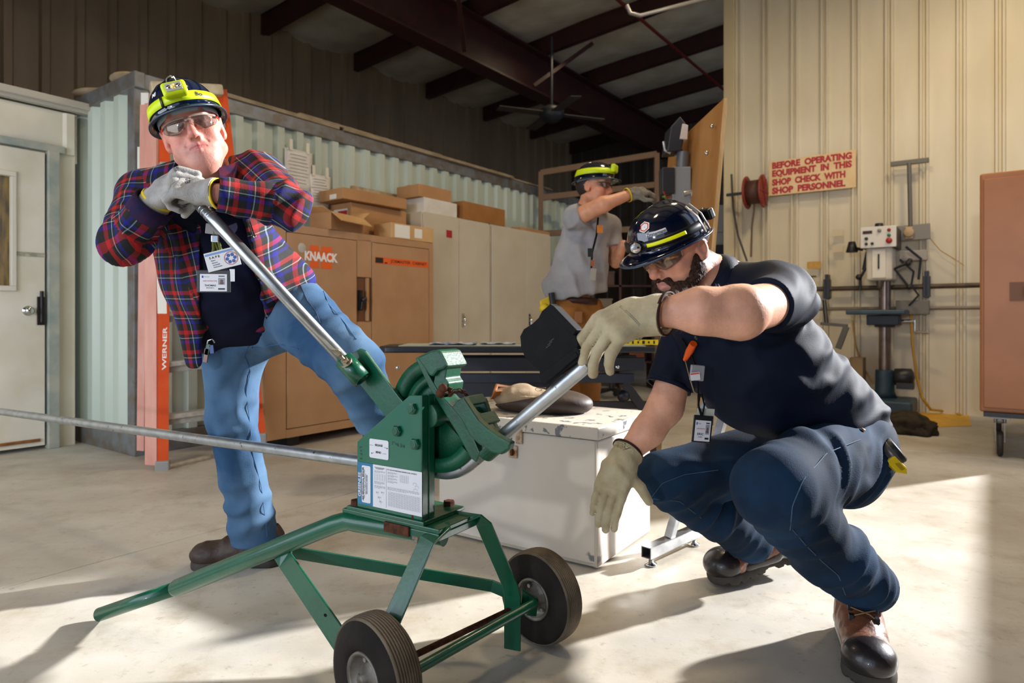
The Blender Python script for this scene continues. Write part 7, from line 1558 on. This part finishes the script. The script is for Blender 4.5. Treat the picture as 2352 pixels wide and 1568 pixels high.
ring_cut(S,s1.lerp(e1,.26),(e1-s1),.095,.12); ring_cut(S,s2.lerp(e2,.62),(e2-s2),.09,.1); S.cap(nC,HC(0,-.03,-.08),.072,.064,0,op='cut')
S.plane(J(1320,684,4.05),Vector((.18,0,-1)))
gt=sob('t_shirt',S,M_gtee,pC,disp=lambda V,Nn:folds(V,[(J(1330,620,3.9),(1,0,.3),.05,.012,.22),(J(1310,530,3.85),(.5,0,-.8),.045,.010,.12)],(.008,6)))
lo,hi=box_of([peC,Vector((.28,4.05,.1)),Vector((.50,4.15,.1))],.16); lo[2]=.08; S=SDF(lo,hi,.011)
S.cap(J(1305,712,4.05),J(1340,712,4.1),.125,.125,0)
for (h,x) in ((hipC[0],.32),(hipC[1],.47)): S.cap(h,Vector((x,h.y,.5)),.11,.085,.03); S.cap(Vector((x,h.y,.5)),Vector((x,h.y+.03,.10)),.083,.08,.02)
S.plane(J(1320,680,4.05),(.1,0,1)); tr=sob('trousers',S,M_can,pC,disp=lambda V,Nn:folds(V,[(J(1320,760,3.95),(.3,0,1),.05,.008,.15)],(.008,8)))
hem(tr,'belt',J(1320,690,4.07),(.06,0,1),.148,mat('oxblood_belt','#3a1713',rough=.5),.04,.92,(1,0,0),.006)
q=MB(); q.prism([J(1240,690,3.93),J(1262,680,3.93),J(1268,730,3.93),J(1244,735,3.93)],(0,.05,0)); q.ball(J(1250,708,3.92),.03,8); pt=ob('belt_tool',q,mat('tool_yellow','#d9b912',rough=.4),pC,bevel=.006)
q=MB(); q.tube([J(1266,672,3.9),J(1270,700,3.9)],.018,10); ob('tool_handle',q,M_black,pt)
q=MB(); q.prism([J(1320,715,3.91),J(1338,715,3.91),J(1338,742,3.91),J(1320,742,3.91)],(0,.01,0)); ob('leather_pouch',q,mat('pouch','#8f5a2c',rough=.6),pC,bevel=.004)
boot(pC,Vector((.30,4.12,0)),(.9,-.4,0),(0,0,1),1.05,'plain'); boot(pC,Vector((.47,4.18,0)),(.9,-.4,0),(0,0,1),1.05,'plain')
M_kn2=mat('dirty_knit','#8a857c','#6b655c',rough=.9,scale=30,bump=.3,bscale=200)
glove(pC,w1,J(1500,436,3.88)-w1,(-.05,-.6,.8),(0,-.6,-.3),e1,M_kn2,1.0,((30,40,30),)*4,cuff=(.036,.040),cufflen=.03,trim=.008,trimm=M_yel,res=.006,thumbdir=[(.8,-.2,-.5),(.9,0,-.1)])
hC=hard_hat(HC,pC,M_helm); band(HC,hC,'neon_strap',M_neon,-2.6,2.6,.12,.34,.002,th=.003,n=30)
c=helm_pt(HC,0,.28,.014); q=MB(); q.box(c,(.066,.03,.05),ax=HC.r,az=HC.u); ob('head_lamp',q,M_neon,hC,bevel=.01)
q=MB(); q.tube([helm_pt(HC,a,t,.01) for a,t in ((-2.1*(1 if HC.r.y>0 else 1),.02),(-1.6,.10),(-1.1,.25),(-.7,.40))],.006,8); ob('side_strap',q,mat('strap_beige','#b5a78c',rough=.7),hC)
pts=[J(1374,500,3.9),J(1370,540,3.86),J(1360,580,3.86),J(1358,620,3.86)]; q=MB(); q.tube(pts,.006,8); l3=ob('lanyard',q,M_cordb,pC)
card(l3,'orange_tag',J(1378,526,3.85),(1,.2,0),(0,0,1),.035,.045,mat('orange_tag','#d07a22',rough=.5),.006); card(l3,'id_tag',J(1362,630,3.85),(1,.2,-.1),(.1,0,1),.035,.07,mat('tag_grey','#a39a8d',rough=.5),.006); card(l3,'rust_tag',J(1361,604,3.85),(1,.2,0),(0,0,1),.018,.035,mat('rust_tag','#a4542a',rough=.5),.01); card(l3,'black_clip',J(1356,580,3.85),(1,.2,0),(0,0,1),.03,.05,M_black,.01)
# canvas tool bag on the chest
bc=Vector((.10,2.86,.528)); bg_=thing('tool_bag','slouched canvas tool bag with brown leather base on the white chest','bag',bc)
lo,hi=box_of([bc+Vector((-.16,-.18,0)),bc+Vector((.22,.18,.16))],.06); S=SDF(lo,hi,.006)
X_=Vector((.93,-.35,0)).normalized(); Y_=ZV.cross(X_)
S.ell(bc+X_*.05+ZV*.035,(.20,.12,.055),(X_,Y_,ZV),0); S.ell(bc-X_*.06+ZV*.05,(.13,.11,.05),(X_,Y_,ZV),.03); S.plane(bc,-ZV)
SB=SDF(lo,hi,.006); SB.d=S.d.copy(); SB.d-=.008; SB.plane(bc+ZV*.05-X_*.05,ZV*1-X_*.22)
SB.plane(bc,-ZV)
cv_=sob('canvas_body',S,mat('bag_canvas','#a39078','#8c7a62',rough=.85,scale=14,bump=.3,bscale=200),bg_,disp=lambda V,Nn:folds(V,[(bc,X_,.05,.012,.2)],(.02,12))*((V[:,2]>.60)))
sob('leather_base',SB,mat('bag_leather','#3d2c22','#2b1f19',rough=.55,scale=16,bump=.2),bg_)
q=MB(); q.tube([bc-X_*.16+ZV*.07-Y_*.08,bc-X_*.18+ZV*.10,bc-X_*.14+ZV*.085+Y_*.06],.009,8); q.bar(bc-X_*.17+ZV*.05-Y_*.06,bc-X_*.13+ZV*.09-Y_*.1,.03,.008); ob('leather_strap',q,mat('strap_tan','#9c6030',rough=.6),bg_)
q=MB(); pC_=bc+X_*.03+ZV*.098; q.add([pC_+X_*(.022*math.cos(t))+Y_*(.02*math.sin(t))*1 for t in [k*math.pi/8 for k in range(16)]]+[pC_+X_*(.017*math.cos(t))+Y_*(.015*math.sin(t)) for t in [k*math.pi/8 for k in range(16)]],[(k,(k+1)%16,16+(k+1)%16,16+k) for k in range(16)]); ob('stamp',q,mat('stamp_brown','#6f5a48',rough=.8),bg_)
